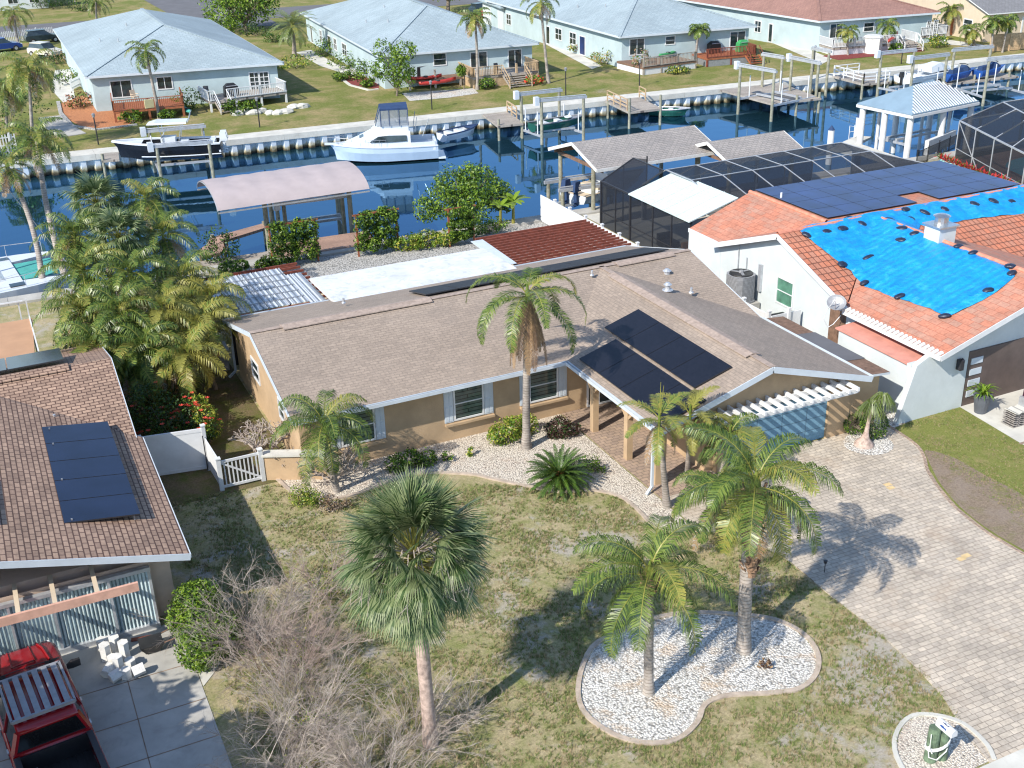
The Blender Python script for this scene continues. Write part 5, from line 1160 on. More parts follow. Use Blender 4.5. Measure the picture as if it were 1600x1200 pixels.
t = thing('covered_boat', 'flat dark canvas-covered float between the white motor boat and the watercraft', 'boat', (0,0,0)); mb = MB(); rows = hull(mb, 3.6, 1.7, .35, .2, wl=.05, draft=.1, n=10); deckof(mb, rows, 0, 0, 1); mb.build('hull', [M['hull_white'], M['grey_metal']], t); mb = MB(); mb.loft([[(-1.6,-.8,.36),(-1.6,.8,.36),(-1.5,.0,.6)],[(1.0,-.7,.4),(1.0,.7,.4),(1.0,0,.65)]]); mb.build('cover', M['grey_metal'], t); setp(t, (88.0,88.1,0), .2, 1.2)

# catamaran moored on the left
t = thing('catamaran', 'large white sailing catamaran with teal covers, moored at the left edge', 'boat', (0,0,0)); mb = MB()
for sg in (-1,1):
    k = len(mb.v); rr = []
    for i in range(11):
        u_ = i/10; x = -6+12*u_; f = max(0,(u_-.6)/.4); w = .85*(1-f**2); yc = sg*2.6
        rr.append([(x,yc-w,1.5),(x,yc-w*.85,.1),(x,yc,-.5),(x,yc+w*.85,.1),(x,yc+w,1.5)])
    mb.loft(rr)
mb.build('hull', M['hull_blue'] if False else M['hull_white'], t)
mb = MB(); mb.box((-5.2,-2.7,.9),(3.0,2.7,1.55)); mb.loft([[(-3.5,-1.9,1.55),(-3.5,1.9,1.55),(-3.3,1.7,2.4),(-3.3,-1.7,2.4)],[(2.2,-1.6,1.55),(2.2,1.6,1.55),(1.0,1.3,2.3),(1.0,-1.3,2.3)]]); mb.build('deck', M['hull_white'], t)
mb = MB(); mb.loft([[(-3.4,-1.95,1.95),(-3.35,-1.78,2.44),(-3.35,1.78,2.44),(-3.4,1.95,1.95)],[(1.6,-1.62,1.95),(.9,-1.4,2.36),(.9,1.4,2.36),(1.6,1.62,1.95)]], cap=False, closed=False); mb.build('cover', M['teal'], t)
mb = MB(); mb.box((3.0,-1.6,1.4),(5.2,1.6,1.45)); mb.build('trampoline', M['teal'], t)
mb = MB()
for sg in (-1,1): rail(mb, [(-5,sg*3.3,1.5),(-3,sg*3.35,1.5),(-1,sg*3.35,1.5),(1,sg*3.35,1.5),(3,sg*3.2,1.5),(5,sg*2.8,1.5)], .7, .02)
mb.tube([(5.8,-2.6,1.5),(5.8,2.6,1.5)], .06); mb.tube([(.8,0,2.3),(.8,0,13)], .09, 8); mb.tube([(5.8,0,1.5),(.8,0,12)], .02, 3); mb.tube([(-3,3.2,1.5),(.8,0,12)], .02, 3); mb.tube([(-3,-3.2,1.5),(.8,0,12)], .02, 3); mb.build('rail', M['light_metal'], t)
for sg in (-1,1):
    mb = MB(); mb.box((-1,sg*2.6-.35,1.5),(0,sg*2.6+.35,1.56)); mb.box((2.2,sg*2.6-.3,1.5),(3,sg*2.6+.3,1.56)); mb.build('hatch', M['glass'], t)
setp(t, (-2.2,69.9,-1.3), .10)

# canvas-roofed lift and dock of the tan house
t = thing('boat_canopy', 'faded pink barrel-shaped canvas canopy on pilings over the near dock', 'canopy', (16.8,69.5,-1.3)); mb = MB()
rings_ = []
for i in range(25):
    x = 12.1+9.3*i/24; s_ = (x-12.1)/9.3*6; bul = .05*abs(math.sin(math.pi*s_)); rr = []
    for j in range(13):
        a = math.pi*(.06+.88*j/12); rr.append((x, 69.3-3.05*math.cos(a), 2.9+(1.12+bul)*math.sin(a)))
    rings_.append(rr)
mb.loft(rings_, cap=False, closed=False); mb.build('canvas', M['canvas_pink'], t, True)
for i in range(7):
    x = 12.1+9.3*i/6; mb = MB(); mb.tube([(x, 69.3-3.0*math.cos(math.pi*(.06+.88*j/12)), 2.86+1.1*math.sin(math.pi*(.06+.88*j/12))) for j in range(13)], .03, 5); mb.build('hoop', M['light_metal'], t)
mb = MB(); mb.beam((12.1,66.35,2.95),(21.4,66.35,2.95),.06,.08); mb.beam((12.1,72.25,2.95),(21.4,72.25,2.95),.06,.08); mb.build('edge_bar', M['light_metal'], t)
for p in ((15.4,68.8),(20.7,68.4),(16.6,72.4),(21.2,72.2)): mb = MB(); mb.cyl((*p,-2.8),(*p,3.0),.17,.15,10); mb.build('post', M['piling'], t)
lift('metal boat lift with empty cradle under the pink canopy', [(16.7,69.3),(20.4,69.0),(16.9,72.0),(20.9,71.8)], 2.0, cradle=.2, grp='boat lifts along the near sea wall', beams=((0,1),(2,3)), guides=False)
dock('brown L-shaped dock reaching out left of the pink canopy', [(10.9,67.6),(12.3,71.2),(16.2,72.6),(16.3,71.7),(13.0,70.2),(12.3,67.9)], .1, 'composite', posts=((11.0,67.7,.2),(12.4,71.1,.2),(16.0,72.3,.2)))
dock('brown composite dock platform against the near sea wall under the pink canopy', [(14.9,64.9),(21.0,64.7),(21.4,67.3),(15.2,67.6)], .19, 'composite', posts=((15.3,67.5,.1),(21.2,67.2,.1)))
dock('short grey timber dock at the near sea wall, left of the brown platform', [(9.5,64.9),(14.8,64.8),(14.9,66.6),(9.7,66.9)], .12, 'wood_grey')
t = thing('bench_frame', 'low brown lean-to frame on the left arm of the brown dock', 'bench', (11.7,68.2,.1)); mb = MB(); mb.slab([(10.6,66.9,.7),(12.5,68.6,1.0),(12.9,68.1,1.0),(11.0,66.4,.7)], .05); mb.build('top', M['composite'], t)
for p in ((10.8,66.8),(12.6,68.4),(11.1,66.6),(12.7,68.1)): mb = MB(); mb.box((p[0]-.05,p[1]-.05,-1.2),(p[0]+.05,p[1]+.05,.75)); mb.build('leg', M['wood_brown'], t)

# boathouses of the right neighbour
def boathouse(label, x0, x1, y0, y1, ze, zr, posts, grp='shingled boathouses on the near side'):
    t = thing('boathouse', label, 'boathouse', ((x0+x1)/2,(y0+y1)/2,-1.3), grp); ym = (y0+y1)/2; mb = MB()
    mb.slab([(x0,y0,ze),(x1,y0,ze),(x1,ym,zr),(x0,ym,zr)], .1, 0, 1); mb.slab([(x0,ym,zr),(x1,ym,zr),(x1,y1,ze),(x0,y1,ze)], .1, 0, 1); mb.build('roof', [M['shingle_grey'], M['white']], t)
    mb = MB(); rake(mb,(x0-.02,y0,ze),(x0-.02,ym,zr),.22); rake(mb,(x0-.02,ym,zr),(x0-.02,y1,ze),.22); rake(mb,(x1+.02,y0,ze),(x1+.02,ym,zr),.22); mb.beam((x0,y0-.02,ze-.1),(x1,y0-.02,ze-.1),.04,.2); mb.build('fascia', M['white_dirty'], t)
    mb = MB()
    for y in (y0+.5, y1-.5): mb.beam((x0+.2,y,ze-.1),(x1-.2,y,ze-.1),.12,.25)
    for x in (x0+.6,(x0+x1)/2,x1-.6): mb.beam((x,y0+.3,ze-.28),(x,y1-.3,ze-.28),.12,.2)
    mb.build('frame', M['wood_brown'], t)
    for p in posts: mb = MB(); mb.cyl((*p,-2.8),(*p,ze-.3),.15,.14,9); mb.build('post', M['piling'], t)
boathouse('large boathouse with grey-brown gable roof over a white boat', 35.2,44.6,62.5,69.2,3.3,4.35, ((35.9,64.2),(35.9,68.8),(44.0,64.2),(44.0,68.8),(40,68.9)))
boathouse('smaller boathouse roof to the right, just above the black pool cage', 43.3,49.4,59.9,64.6,3.3,4.1, ((43.9,60.5),(43.9,64.2),(48.9,60.5),(48.9,64.2)))
def bh_extra(t):
    mb = MB(); mb.box((-.7,-.6,.5),(.5,.6,1.5)); mb.loft([[(.5,-.7,.5),(.5,.7,.5),(.4,.5,1.9),(.4,-.5,1.9)],[(.9,-.7,.5),(.9,.7,.5),(.6,.5,1.8),(.6,-.5,1.8)]]); mb.build('console', M['hull_white'], t)
    mb = MB(); mb.box((-1.9,-.8,.5),(-1.4,.8,.9)); mb.build('stern_seat', M['stucco_beige'], t)
    for y in (-.45,.45): outboard(t, -3.75, y, .9, 'canvas_navy', 1.1)
skiff('fishing_boat', 'white open boat with two navy outboards under the large boathouse roof', 7.2, 2.5, ('hull_white','stucco_beige','hull_white'), (39.3,68.3,-.1), .35, extra=bh_extra)
lift('lift with grey cradle beams left of the white boat at the large boathouse', [(34.9,66.6),(38.0,66.3),(35.0,68.9),(38.2,68.7)], .9, cradle=-.5, grp='boat lifts along the near sea wall', motor=False, guides=False)

# hip-roofed white gazebo over a lift
t = thing('boat_gazebo', 'white-columned boat shelter with ribbed pale metal hip roof over the canal', 'boat shelter', (66.8,67.7,-1.3))
A,B_,C_,D_ = Vector((62.4,69.9,3.2)),Vector((63.0,64.6,3.2)),Vector((70.6,65.6,3.2)),Vector((71.3,71.2,3.2)); r1,r2 = Vector((65.4,67.3,4.65)),Vector((68.3,68.4,4.65)) 
mb = MB()
for q in ((A,B_,r1),(B_,C_,r2,r1),(C_,D_,r2),(D_,A,r1,r2)): mb.slab([tuple(p) for p in q], .08)
mb.build('roof', M['gazebo_roof'], t)
mb = MB()
for i in range(1,26):
    f = i/26; e = B_.lerp(C_, f); g_ = B_+(C_-B_)*f
    # rib up the front slope, clipped by the hips
    up = (r1-B_)-(C_-B_)*((r1-B_).dot(C_-B_)/(C_-B_).length_squared); l1 = (r1-B_).dot(C_-B_)/(C_-B_).length_squared; l2 = (r2-B_).dot(C_-B_)/(C_-B_).length_squared
    k_ = min(1, f/l1, (1-f)/(1-l2)); mb.beam(e+Vector((0,0,.025)), e+up*k_+Vector((0,0,.012)), .12, .03)
mb.build('ribs', M['white'], t)
mb = MB()
for p, q in ((A,B_),(B_,C_),(C_,D_),(D_,A)): mb.beam(p-Vector((0,0,.2)), q-Vector((0,0,.2)), .15, .2)
mb.build('eave_beam', M['white'], t)
for p in ((62.7,69.5),(62.9,67.3),(63.3,65.0),(66.9,65.4),(70.2,65.9),(70.8,70.6),(66.8,70.2)):
    mb = MB(); mb.cyl((*p,-2.8),(*p,3.1),.24,.24,12); mb.build('column', M['white'], t)
lift('empty lift under the ribbed white shelter', [(64.5,66.4),(69.0,66.8),(64.2,69.3),(69.2,69.8)], 2.4, cradle=.4, grp='boat lifts along the near sea wall', pm='white', motor=False, guides=False)
dock('pale concrete dock left of the ribbed white shelter', [(59.7,69.6),(64.3,71.6),(64.9,70.7),(62.6,69.5),(62.2,64.0),(60.4,64.2),(60.6,67.0),(59.9,67.2)], .12, 'concrete_pale', rails=())
for x, y, lab in ((60.1,69.9,'white piling with dark cone cap at the tip of the pale dock'),(64.9,72.3,'white piling with dark cone cap in the water beyond the shelter')):
    t = thing('capped_piling', lab, 'piling', (x,y,-1.3)); mb = MB(); mb.cyl((x,y,-2.8),(x,y,1.4),.24,.24,12); mb.build('pile', M['white'], t); mb = MB(); mb.cyl((x,y,1.4),(x,y,1.75),.27,.02,12); mb.build('cap', M['canvas_navy'], t)
t = thing('dock_ladder', 'white swim ladder at the far corner of the pale dock', 'ladder', (63.6,71.4,0)); mb = MB()
for dx in (0,.5): mb.tube([(63.4+dx,71.6,-1.2),(63.4+dx,71.6,1.0),(63.5+dx,71.1,1.0),(63.5+dx,71.1,.1)], .03, 5)
for z in (-.8,-.4,0,.5): mb.tube([(63.4,71.6,z),(63.9,71.6,z)], .025, 4)
mb.build('frame', M['white'], t)
t = thing('fence', 'black picket railing on the sea wall below the ribbed shelter', 'fence', (65,63.8,0)); mb = MB(); A = Vector((61.6,62.2,0)); B_ = Vector((68.6,65.0,0)); n = 46
for i in range(n): q = A.lerp(B_, i/(n-1)); mb.beam(q, q+Vector((0,0,1.1 if i % 11 else 1.25)), .03 if i % 11 else .07, .03)
mb.build('pickets', M['dark_metal'], t); mb = MB()
for h in (.12,1.08): mb.beam(A+Vector((0,0,h)), B_+Vector((0,0,h)), .04, .04)
mb.build('rail', M['dark_metal'], t)
tag(MB().beam((64.6,64.4,.55),(68.9,66.0,.55),.3,1.1).build('parapet', M['white']), 'low white wall behind the black picket railing', 'wall')

# ------------------------------------------------------------------ pool cages
m, nt, b = _new('insect_screen'); b.inputs['Base Color'].default_value = (.018,.022,.032,1); b.inputs['Roughness'].default_value = .6; b.inputs['Alpha'].default_value = .74; b.inputs['Specular IOR Level'].default_value = .3; M['screen'] = m
def cage(name, label, quads, beams, fm='dark_metal', fw=.07, grp=None):
    c = sum((Vector(p) for q in quads for p in q), Vector())/sum(len(q) for q in quads); c.z = 0; t = thing(name, label, 'pool cage', c, grp)
    for q in quads: mb = MB(); mb.poly(q); mb.build('screen', M['screen'], t)
    mb = MB()
    for p, q, *w_ in beams: mb.beam(p, q, w_[0] if w_ else fw, w_[0] if w_ else fw)
    mb.build('frame', M[fm], t); return t
# left cage with gable
z0, z1, z2 = 0, 2.85, 4.0
Q = [[(34.9,51.3,0),(34.9,61.4,0),(34.9,61.4,z1),(34.9,51.3,z1)], [(34.9,61.4,0),(38.2,61.4,0),(38.2,61.4,z2-.2),(37.2,61.4,z2),(34.9,61.4,z1)],
     [(34.9,57.9,z1),(34.9,61.4,z1),(37.2,61.4,z2),(37.2,57.9,z2)]]
Bm = [((34.9,51.3,z1),(34.9,61.4,z1),.1),((34.9,51.3,.9),(34.9,61.4,.9),.05),((34.9,61.4,z1),(37.2,61.4,z2)),((34.9,57.9,z1),(37.2,57.9,z2)),((37.2,61.4,z2),(37.2,57.9,z2)),((34.9,61.4,.9),(38.2,61.4,.9))]
for y in (51.4,53.3,55.3,57.85,59.6,61.4): Bm.append(((34.9,y,0),(34.9,y,z1),.12 if y in (57.85,61.4) else .07))
Bm += [((36.5,61.4,0),(36.5,61.4,3.6)),((38.2,61.4,0),(38.2,61.4,z2))]
cage('screen_porch', 'black screened porch below the white metal roof, right of the white fence', Q, Bm)
Q = []; Bm = []
xs = [37.6,41.95,46.4,51.0]; yf_, yc_, yn_ = 58.25, 55.5, 52.6; zt, zn = 3.9, 3.2
for i in range(3):
    a, c = xs[i], xs[i+1]; Q += [[(a,yc_,zt),(c,yc_,zt),(c,yf_,zt),(a,yf_,zt)], [(a,yn_,zn),(c,yn_,zn),(c,yc_,zt),(a,yc_,zt)], [(a,yf_,zt),(c,yf_,zt),(c,60.9,2.4),(a,60.9,2.4)], [(a,60.9,0),(c,60.9,0),(c,60.9,2.4),(a,60.9,2.4)]]
Q += [[(51,yc_,zt),(51,yf_,zt),(54.4,60.9,2.4),(54.6,52.2,3.0)], [(51,yn_,zn),(54.6,52.2,3.0),(51,yc_,zt)], [(51,yf_,zt),(54.4,60.9,2.4),(51,60.9,2.4)], [(54.4,60.9,0),(54.6,52.2,0),(54.6,52.2,3),(54.4,60.9,2.4)]]
for x in (37.6,39.8,41.95,44.2,46.4,48.7,51.0): Bm += [((x,yn_,zn),(x,yc_,zt)),((x,yc_,zt),(x,yf_,zt)),((x,yf_,zt),(x,60.9,2.4)),((x,60.9,0),(x,60.9,2.4))]
Bm += [((37.6,yc_,zt),(51,yc_,zt)),((37.6,yf_,zt),(51,yf_,zt)),((37.6,yn_,zn),(51,yn_,zn)),((37.6,60.9,2.4),(54.4,60.9,2.4)),((51,yf_,zt),(54.4,60.9,2.4)),((51,yc_,zt),(54.6,52.2,3.0)),((54.4,60.9,0),(54.4,60.9,2.4)),((54.6,52.2,0),(54.6,52.2,3.0)),((54.4,60.9,2.4),(54.6,52.2,3.0)),((51,yn_,zn),(54.6,52.2,3.0))]
cage('pool_cage', 'wide black pool cage with pale frame behind the blue solar sheets', Q, Bm, 'light_metal', .06)
Q = [[(65.0,61.9,0),(61.3,52.4,0),(61.3,52.4,3.0),(65.0,61.9,3.0)], [(65.0,61.9,3.0),(61.3,52.4,3.0),(63.6,52.4,4.3),(67.5,60.5,4.3)], [(65,61.9,0),(78,62.5,0),(78,62.5,3),(65,61.9,3)], [(65,61.9,3),(78,62.5,3),(76,60.5,4.3),(67.5,60.5,4.3)], [(67.5,60.5,4.3),(76,60.5,4.3),(76,52,4.3),(63.6,52.4,4.3)]]
Bm = [((65,61.9,3),(61.3,52.4,3),.1),((65,61.9,3),(67.5,60.5,4.3)),((65,61.9,3),(78,62.5,3)),((67.5,60.5,4.3),(63.6,52.4,4.3)),((67.5,60.5,4.3),(76,60.5,4.3)),((65,61.9,1),(61.3,52.4,1),.05),((65,61.9,2.9),(63.5,58.1,.1),.06)]
for f in (0,.27,.55,.8,1): p = Vector((65,61.9,0)).lerp(Vector((61.3,52.4,0)), f); Bm.append((tuple(p),(p.x,p.y,3.0))); q = Vector((67.5,60.5,4.3)).lerp(Vector((63.6,52.4,4.3)), f); Bm.append(((p.x,p.y,3),tuple(q)))
cage('pool_cage', 'black pool cage cut by the right edge of the picture', Q, Bm, 'light_metal', .075)
sheet('pool_deck', [(34.9,50.3),(56,50.3),(56,63.8),(34.9,64.2)], .02, M['concrete_pale']); sheet('right_pool_deck', [(62,52),(80,52),(80,62.6),(65,62.0)], .02, M['composite'])
pm, nt, b = _new('pool_water'); b.inputs['Base Color'].default_value = (.05,.32,.36,1); b.inputs['Roughness'].default_value = .05; M['pool'] = pm
sheet('pool', [(42,54),(49,54),(49,58),(42,58)], .03, pm); sheet('right_pool', smooth([(66,54),(70,53),(73,56),(71,60),(67,59)],4,True), .03, pm)
ORD = 'first second third fourth fifth sixth seventh eighth ninth tenth eleventh twelfth thirteenth fourteenth'.split()
# turquoise planter with red bromeliads
t = thing('planter', 'turquoise mosaic planter wall below the right pool cage', 'planter', (62.0,57,0)); mb = MB(); mb.prism(smooth([(62.7,60.8),(62.2,60.5),(61.6,58.8),(61.0,56.8),(60.6,54.6),(60.4,52.6),(61.0,52.4),(61.3,54.6),(61.8,57)],3,True), 0, .85); mb.build('wall', M['turq'], t)
for i in range(14):
    random.seed(600+i); f = i/13; p = Vector((62.3,60.6,.85)).lerp(Vector((60.8,52.6,.85)), f); t = thing('bromeliad', ['farthest red bromeliad at the canal end of the turquoise planter','nearest red bromeliad at the house end of the turquoise planter'][i == 13] if i in (0,13) else ORD[i]+' red bromeliad counted from the canal end of the turquoise planter', 'plant', p, 'red bromeliads in the turquoise planter'); mb = MB()
    for j in range(26):
        a = j*2.4; e = rnd(.2,1.3); L = rnd(.45,.75); d = Vector((math.cos(a)*math.cos(e),math.sin(a)*math.cos(e),math.sin(e))); s_ = Vector((-math.sin(a),math.cos(a),0))*.045; q = p+d*L*.6; r_ = q+(d+Vector((0,0,-.7))).normalized()*L*.4; n = len(mb.v)
        mb.v += [tuple(p-s_),tuple(p+s_),tuple(q-s_),tuple(q+s_),tuple(r_)]; mb.f += [(n,n+1,n+3,n+2),(n+2,n+3,n+4)]; mm = 0 if rnd(0,1) < .7 else 1; mb.m += [mm,mm]
    mb.build('leaves', [M['leaf_red'], M['leaf_g']], t)
sheet('right_lawn_patch', [(56,58),(61.8,58.5),(62.2,62.8),(56,63)], .022, M['lawn_r'])
# ------------------------------------------------------------------ houses across the canal
def perp(u): return Vector((-u.y, u.x, 0))
def far_house(label, e0, e1, ez, depth, rz, hip, roofm, wallm, front=(), side=(), loc_extra=None, sidecut=(), skew=0):
    E0 = at(*e0, ez); E1 = at(*e1, ez); u = (E1-E0).normalized(); W = (E1-E0).length; v = perp(u)
    if skew: v = (v+u*skew).normalized()
    t = thing('house', label, 'house', ((E0+E1)/2).xy.to_3d()+v*depth/2, 'houses across the canal')
    def P(a, b, z): q = E0+u*a+v*b; return (q.x, q.y, z)
    o = .55; w = MB(); w.prism([P(o,o,0)[:2], P(W-o,o,0)[:2], P(W-o,depth-o,0)[:2], P(o,depth-o,0)[:2]], 0, ez-.12); w.build('wall', M[wallm], t)
    r = MB(); m_ = W/2
    for q in ([P(0,0,ez),P(W,0,ez),P(m_,hip,rz)], [P(0,depth,ez),P(0,0,ez),P(m_,hip,rz),P(m_,depth-hip,rz)], [P(W,0,ez),P(W,depth,ez),P(m_,depth-hip,rz),P(m_,hip,rz)], [P(W,depth,ez),P(0,depth,ez),P(m_,depth-hip,rz)]): r.slab(q, .12, 0, 1)
    rf = r.build('roof', [M[roofm], M['fascia']], t)
    rc = MB(); 
    for a, b_ in ((P(0,0,ez+.03),P(m_,hip,rz+.03)),(P(W,0,ez+.03),P(m_,hip,rz+.03)),(P(m_,hip,rz+.03),P(m_,depth-hip,rz+.03))): rc.beam(a,b_,.35,.05)
    rc.build('ridge_cap', M[roofm], rf)
    f = MB()
    for a, b_ in ((P(0,-.01,ez-.1),P(W,-.01,ez-.1)),(P(-.01,0,ez-.1),P(-.01,depth,ez-.1)),(P(W+.01,0,ez-.1),P(W+.01,depth,ez-.1))): f.beam(a,b_,.05,.2)
    f.build('fascia', M['fascia'], rf)
    for (a, b_, z) in ((m_*.5,depth*.3,0),(m_*.7,depth*.5,0),(m_*.35,depth*.42,0)):
        zz = ez+(rz-ez)*min(a/m_, b_/hip); p = P(a,b_,zz); vp = MB(); vp.cyl(p, (p[0],p[1],zz+.35), .07,.07,6); vp.build('vent_pipe', M['light_metal'], rf)
    F0 = E0+v*o; 
    for (x0,x1,yt,yb,c,ro,g_,nm) in front:
        a = hit(x0,yb,F0,v); b_ = hit(x1,yt,F0,v); window(t, Vector((F0.x,F0.y,0)), u, -v, (a-F0).dot(u), (b_-F0).dot(u), max(.02,a.z), min(b_.z,ez-.2), c, ro, nm, g_, fw=.1)
    S0 = E0+u*o
    for (x0,x1,yt,yb,c,ro,g_,nm) in side:
        a = hit(x0,yb,S0,u); b_ = hit(x1,yt,S0,u); z0 = max(.02,min(a.z,1.0)); u0 = (a-S0).dot(v); u1 = (b_-S0).dot(v)
        window(t, Vector((S0.x,S0.y,0)), v, -u, u0, u1, .9 if nm == 'window' else .05, 2.3 if nm == 'window' else 2.2, c, ro, nm, g_, fw=.1)
    return t, E0, E1, u, v
far_house('pale blue-roofed house across the canal on the left, behind red deck and white deck', (133,120), (443,98), 3.4, 37, 6.3, 11, 'roof_aqua', 'stucco_aqua',
    front=((175,205,122,153,2,1,'glass','sliding_door'),(246,268,115,138,2,1,'glass','window'),(389,402,105,138,2,4,'glass','french_door'),(403,416,104,137,2,4,'glass','french_door')), skew=-.153)
far_house('pale blue-roofed house across the canal in the centre, behind the tan deck with stairs', (592,87), (842,67), 3.4, 38, 6.5, 11, 'roof_aqua', 'stucco_aqua',
    front=((676,696,81,103,1,2,'glass','window'),(733,759,78,106,2,1,'glass','sliding_door'),(791,812,74,108,2,1,'glass','sliding_door')),
    side=((553,546,78,95,2,2,'glass','window'),(540,535,70,85,2,2,'glass','window'),(521,517,60,75,2,2,'glass','window'),(508,505,55,65,1,1,'glass','door'),(532,527,66,80,1,1,'glass','door')), skew=-.044)
far_house('pale blue-roofed house across the canal right of centre, behind the cluttered deck', (968,57), (1182,40), 3.4, 38, 6.5, 11, 'roof_aqua', 'stucco_aqua',
    front=((982,1006,58,87,2,1,'glass','sliding_door'),(1036,1052,54,70,1,2,'glass','window'),(1132,1157,45,72,2,1,'glass','sliding_door')),
    side=((916,924,52,70,1,1,'solar_blue','door'),(903,912,44,60,2,2,'glass','window'),(884,893,40,55,2,2,'glass','window'),(872,877,36,54,1,1,'glass','door'),(820,826,22,36,2,2,'glass','window')), skew=-.08)
far_house('house with a dull red shingle roof across the canal at the upper right', (1281,33), (1470,19), 3.4, 38, 6.5, 11, 'roof_russet', 'stucco_aqua',
    front=((1292,1312,34,60,2,1,'glass','sliding_door'),(1338,1354,31,48,1,2,'glass','window'),(1420,1429,26,54,2,4,'glass','french_door'),(1429,1438,25,53,2,4,'glass','french_door')),
    side=((1221,1228,26,50,1,1,'glass','door'),(1205,1214,24,38,2,2,'glass','window'),(1150,1158,12,26,2,2,'glass','window'),(1170,1176,12,28,1,1,'glass','door'),(1130,1137,6,16,2,2,'glass','window')), skew=-.22)
# tan gabled house at the right
C0 = at(1545,22,3.2); u = Vector((math.cos(-.12),math.sin(-.12),0)); v = perp(u)
t = thing('house', 'beige gabled house with slate grey roof in the far upper right corner', 'house', (C0+u*9+v*7).xy.to_3d(), 'houses across the canal')
def P(a, b_, z): q = C0+u*a+v*b_; return (q.x,q.y,z)
w = MB(); w.prism([P(.4,.6,0)[:2],P(20,.6,0)[:2],P(20,17.4,0)[:2],P(.4,17.4,0)[:2]],0,3.0); w.poly([P(.4,.6,3.0),P(.4,17.4,3.0),P(.4,9,5.8)]); w.build('wall', M['stucco_beige'], t)
r = MB(); r.slab([P(0,0,3.2),P(20,0,3.2),P(20,9,6.2),P(0,9,6.2)],.12,0,1); r.slab([P(0,9,6.2),P(20,9,6.2),P(20,18,3.2),P(0,18,3.2)],.12,0,1); r.build('roof',[M['roof_slate'],M['white']],t)
F0 = C0+v*.6
for (x0,x1,yt,yb) in ((1572,1582,25,52),(1594,1600,25,50)):
    a = hit(x0,yb,F0,v); b_ = hit(x1,yt,F0,v); window(t, Vector((F0.x,F0.y,0)), u, -v, (a-F0).dot(u), (b_-F0).dot(u), .05, 2.5, 1,1,'door','glass',fw=.1)
S0 = C0+u*.4; a = hit(1520,36,S0,u); window(t, Vector((S0.x,S0.y,0)), v, -u, (a-S0).dot(v), (a-S0).dot(v)+1.6, 1.0, 2.2, 1,2,'window','glass',fw=.1)

def far_deck(label, g0, g1, depth, z, deckm, railm, skirt=None, sides='flr', stairs=None, name='deck', gaps=(), posts=True, cat='deck', railh=.95):
    """raised timber deck; g0, g1 photograph pixels of its front corners at the ground"""
    A = at(*g0); B_ = at(*g1); u = (B_-A).normalized(); W = (B_-A).length; v = perp(u); t = thing(name, label, cat, (A+B_)/2+v*depth/2, 'raised decks across the canal')
    def P(a, b_, zz): q = A+u*a+v*b_; return Vector((q.x,q.y,zz))
    m_ = MB(); m_.prism([P(0,0,0)[:2],P(W,0,0)[:2],P(W,depth,0)[:2],P(0,depth,0)[:2]], z-.2, z); m_.build('platform', M[deckm], t)
    if skirt: m_ = MB(); m_.beam(P(.05,.08,(z-.2)/2),P(W-.05,.08,(z-.2)/2),.05,z-.22); m_.beam(P(.08,.1,(z-.2)/2),P(.08,depth,(z-.2)/2),.05,z-.22); m_.build('skirt', M[skirt], t)
    n = max(2, int(W/2.2)+1)
    for i in range(n): q = P(.1+(W-.2)*i/(n-1),.1,0); m_ = MB(); m_.box((q.x-.09,q.y-.09,0),(q.x+.09,q.y+.09,z+railh)); m_.build('post', M[railm], t)
    edges = {'f':((0,0),(W,0)),'l':((0,0),(0,depth)),'r':((W,0),(W,depth))}
    for s_ in sides:
        (a0,b0),(a1,b1) = edges[s_]; L = math.hypot(a1-a0,b1-b0); m_ = MB(); k = int(L/.17)
        for i in range(k+1):
            f = i/k; a_ = a0+(a1-a0)*f
            if s_ == 'f' and any(g0_ < a_ < g1_ for g0_, g1_ in gaps): continue
            q = P(a_, b0+(b1-b0)*f, 0); m_.box((q.x-.025,q.y-.025,z+.08),(q.x+.025,q.y+.025,z+railh-.05))
        segs = [(0,1)]
        if s_ == 'f' and gaps: g_ = gaps[0]; segs = [(0,g_[0]/L),(g_[1]/L,1)]
        for f0, f1 in segs:
            if f1 <= f0: continue
            for zz in (z+.1, z+railh): m_.beam(P(a0+(a1-a0)*f0,b0+(b1-b0)*f0,zz), P(a0+(a1-a0)*f1,b0+(b1-b0)*f1,zz), .1, .06)
        m_.build('railing', M[railm], t)
    if stairs:
        a0, a1, n = stairs; m_ = MB()
        for i in range(n):
            zz = z*(1-(i+1)/(n+1)); q0 = P(a0,-.3*(i+.5),zz); q1 = P(a1,-.3*(i+.5),zz); m_.beam(q0,q1,.28,.05)
        for a_ in (a0,a1): m_.beam(P(a_,0,z-.1),P(a_,-.3*(n+.5),.08),.05,.2)
        m_.build('stairs', M[deckm], t)
        for a_ in (a0,a1):
            m_ = MB(); m_.beam(P(a_,0,z+railh),P(a_,-.3*n,railh),.07,.06); m_.beam(P(a_,-.3*n,0),P(a_,-.3*n,railh),.09,.09); m_.beam(P(a_,0,z+.45),P(a_,-.3*n,.5),.04,.04); m_.build('handrail', M[railm], t)
    return t, A, u, v, W
far_deck('reddish stained deck with railings before the left pale blue-roofed house', (180,192), (290,182), 4.2, 1.0, 'wood_orange', 'wood_orange')
far_deck('white railed deck with grey stairs before the french doors of the left house', (330,176), (450,160), 3.4, 1.0, 'wood_grey', 'white', stairs=(.5,1.7,5), gaps=((.5,1.7),))
far_deck('tan deck with wide timber stairs before the centre house', (740,139), (842,128), 4.2, 1.1, 'wood_grey', 'wood_tan', skirt='wood_orange' if False else 'wood_tan', stairs=(3.2,5.6,6), gaps=((3.2,5.6),))
far_deck('reddish deck with grey lattice skirt at the right end of the third house', (1104,105), (1180,98), 5.0, .9, 'wood_orange', 'wood_red', skirt='grey_metal', sides='fr', stairs=(4.6,6.2,4))
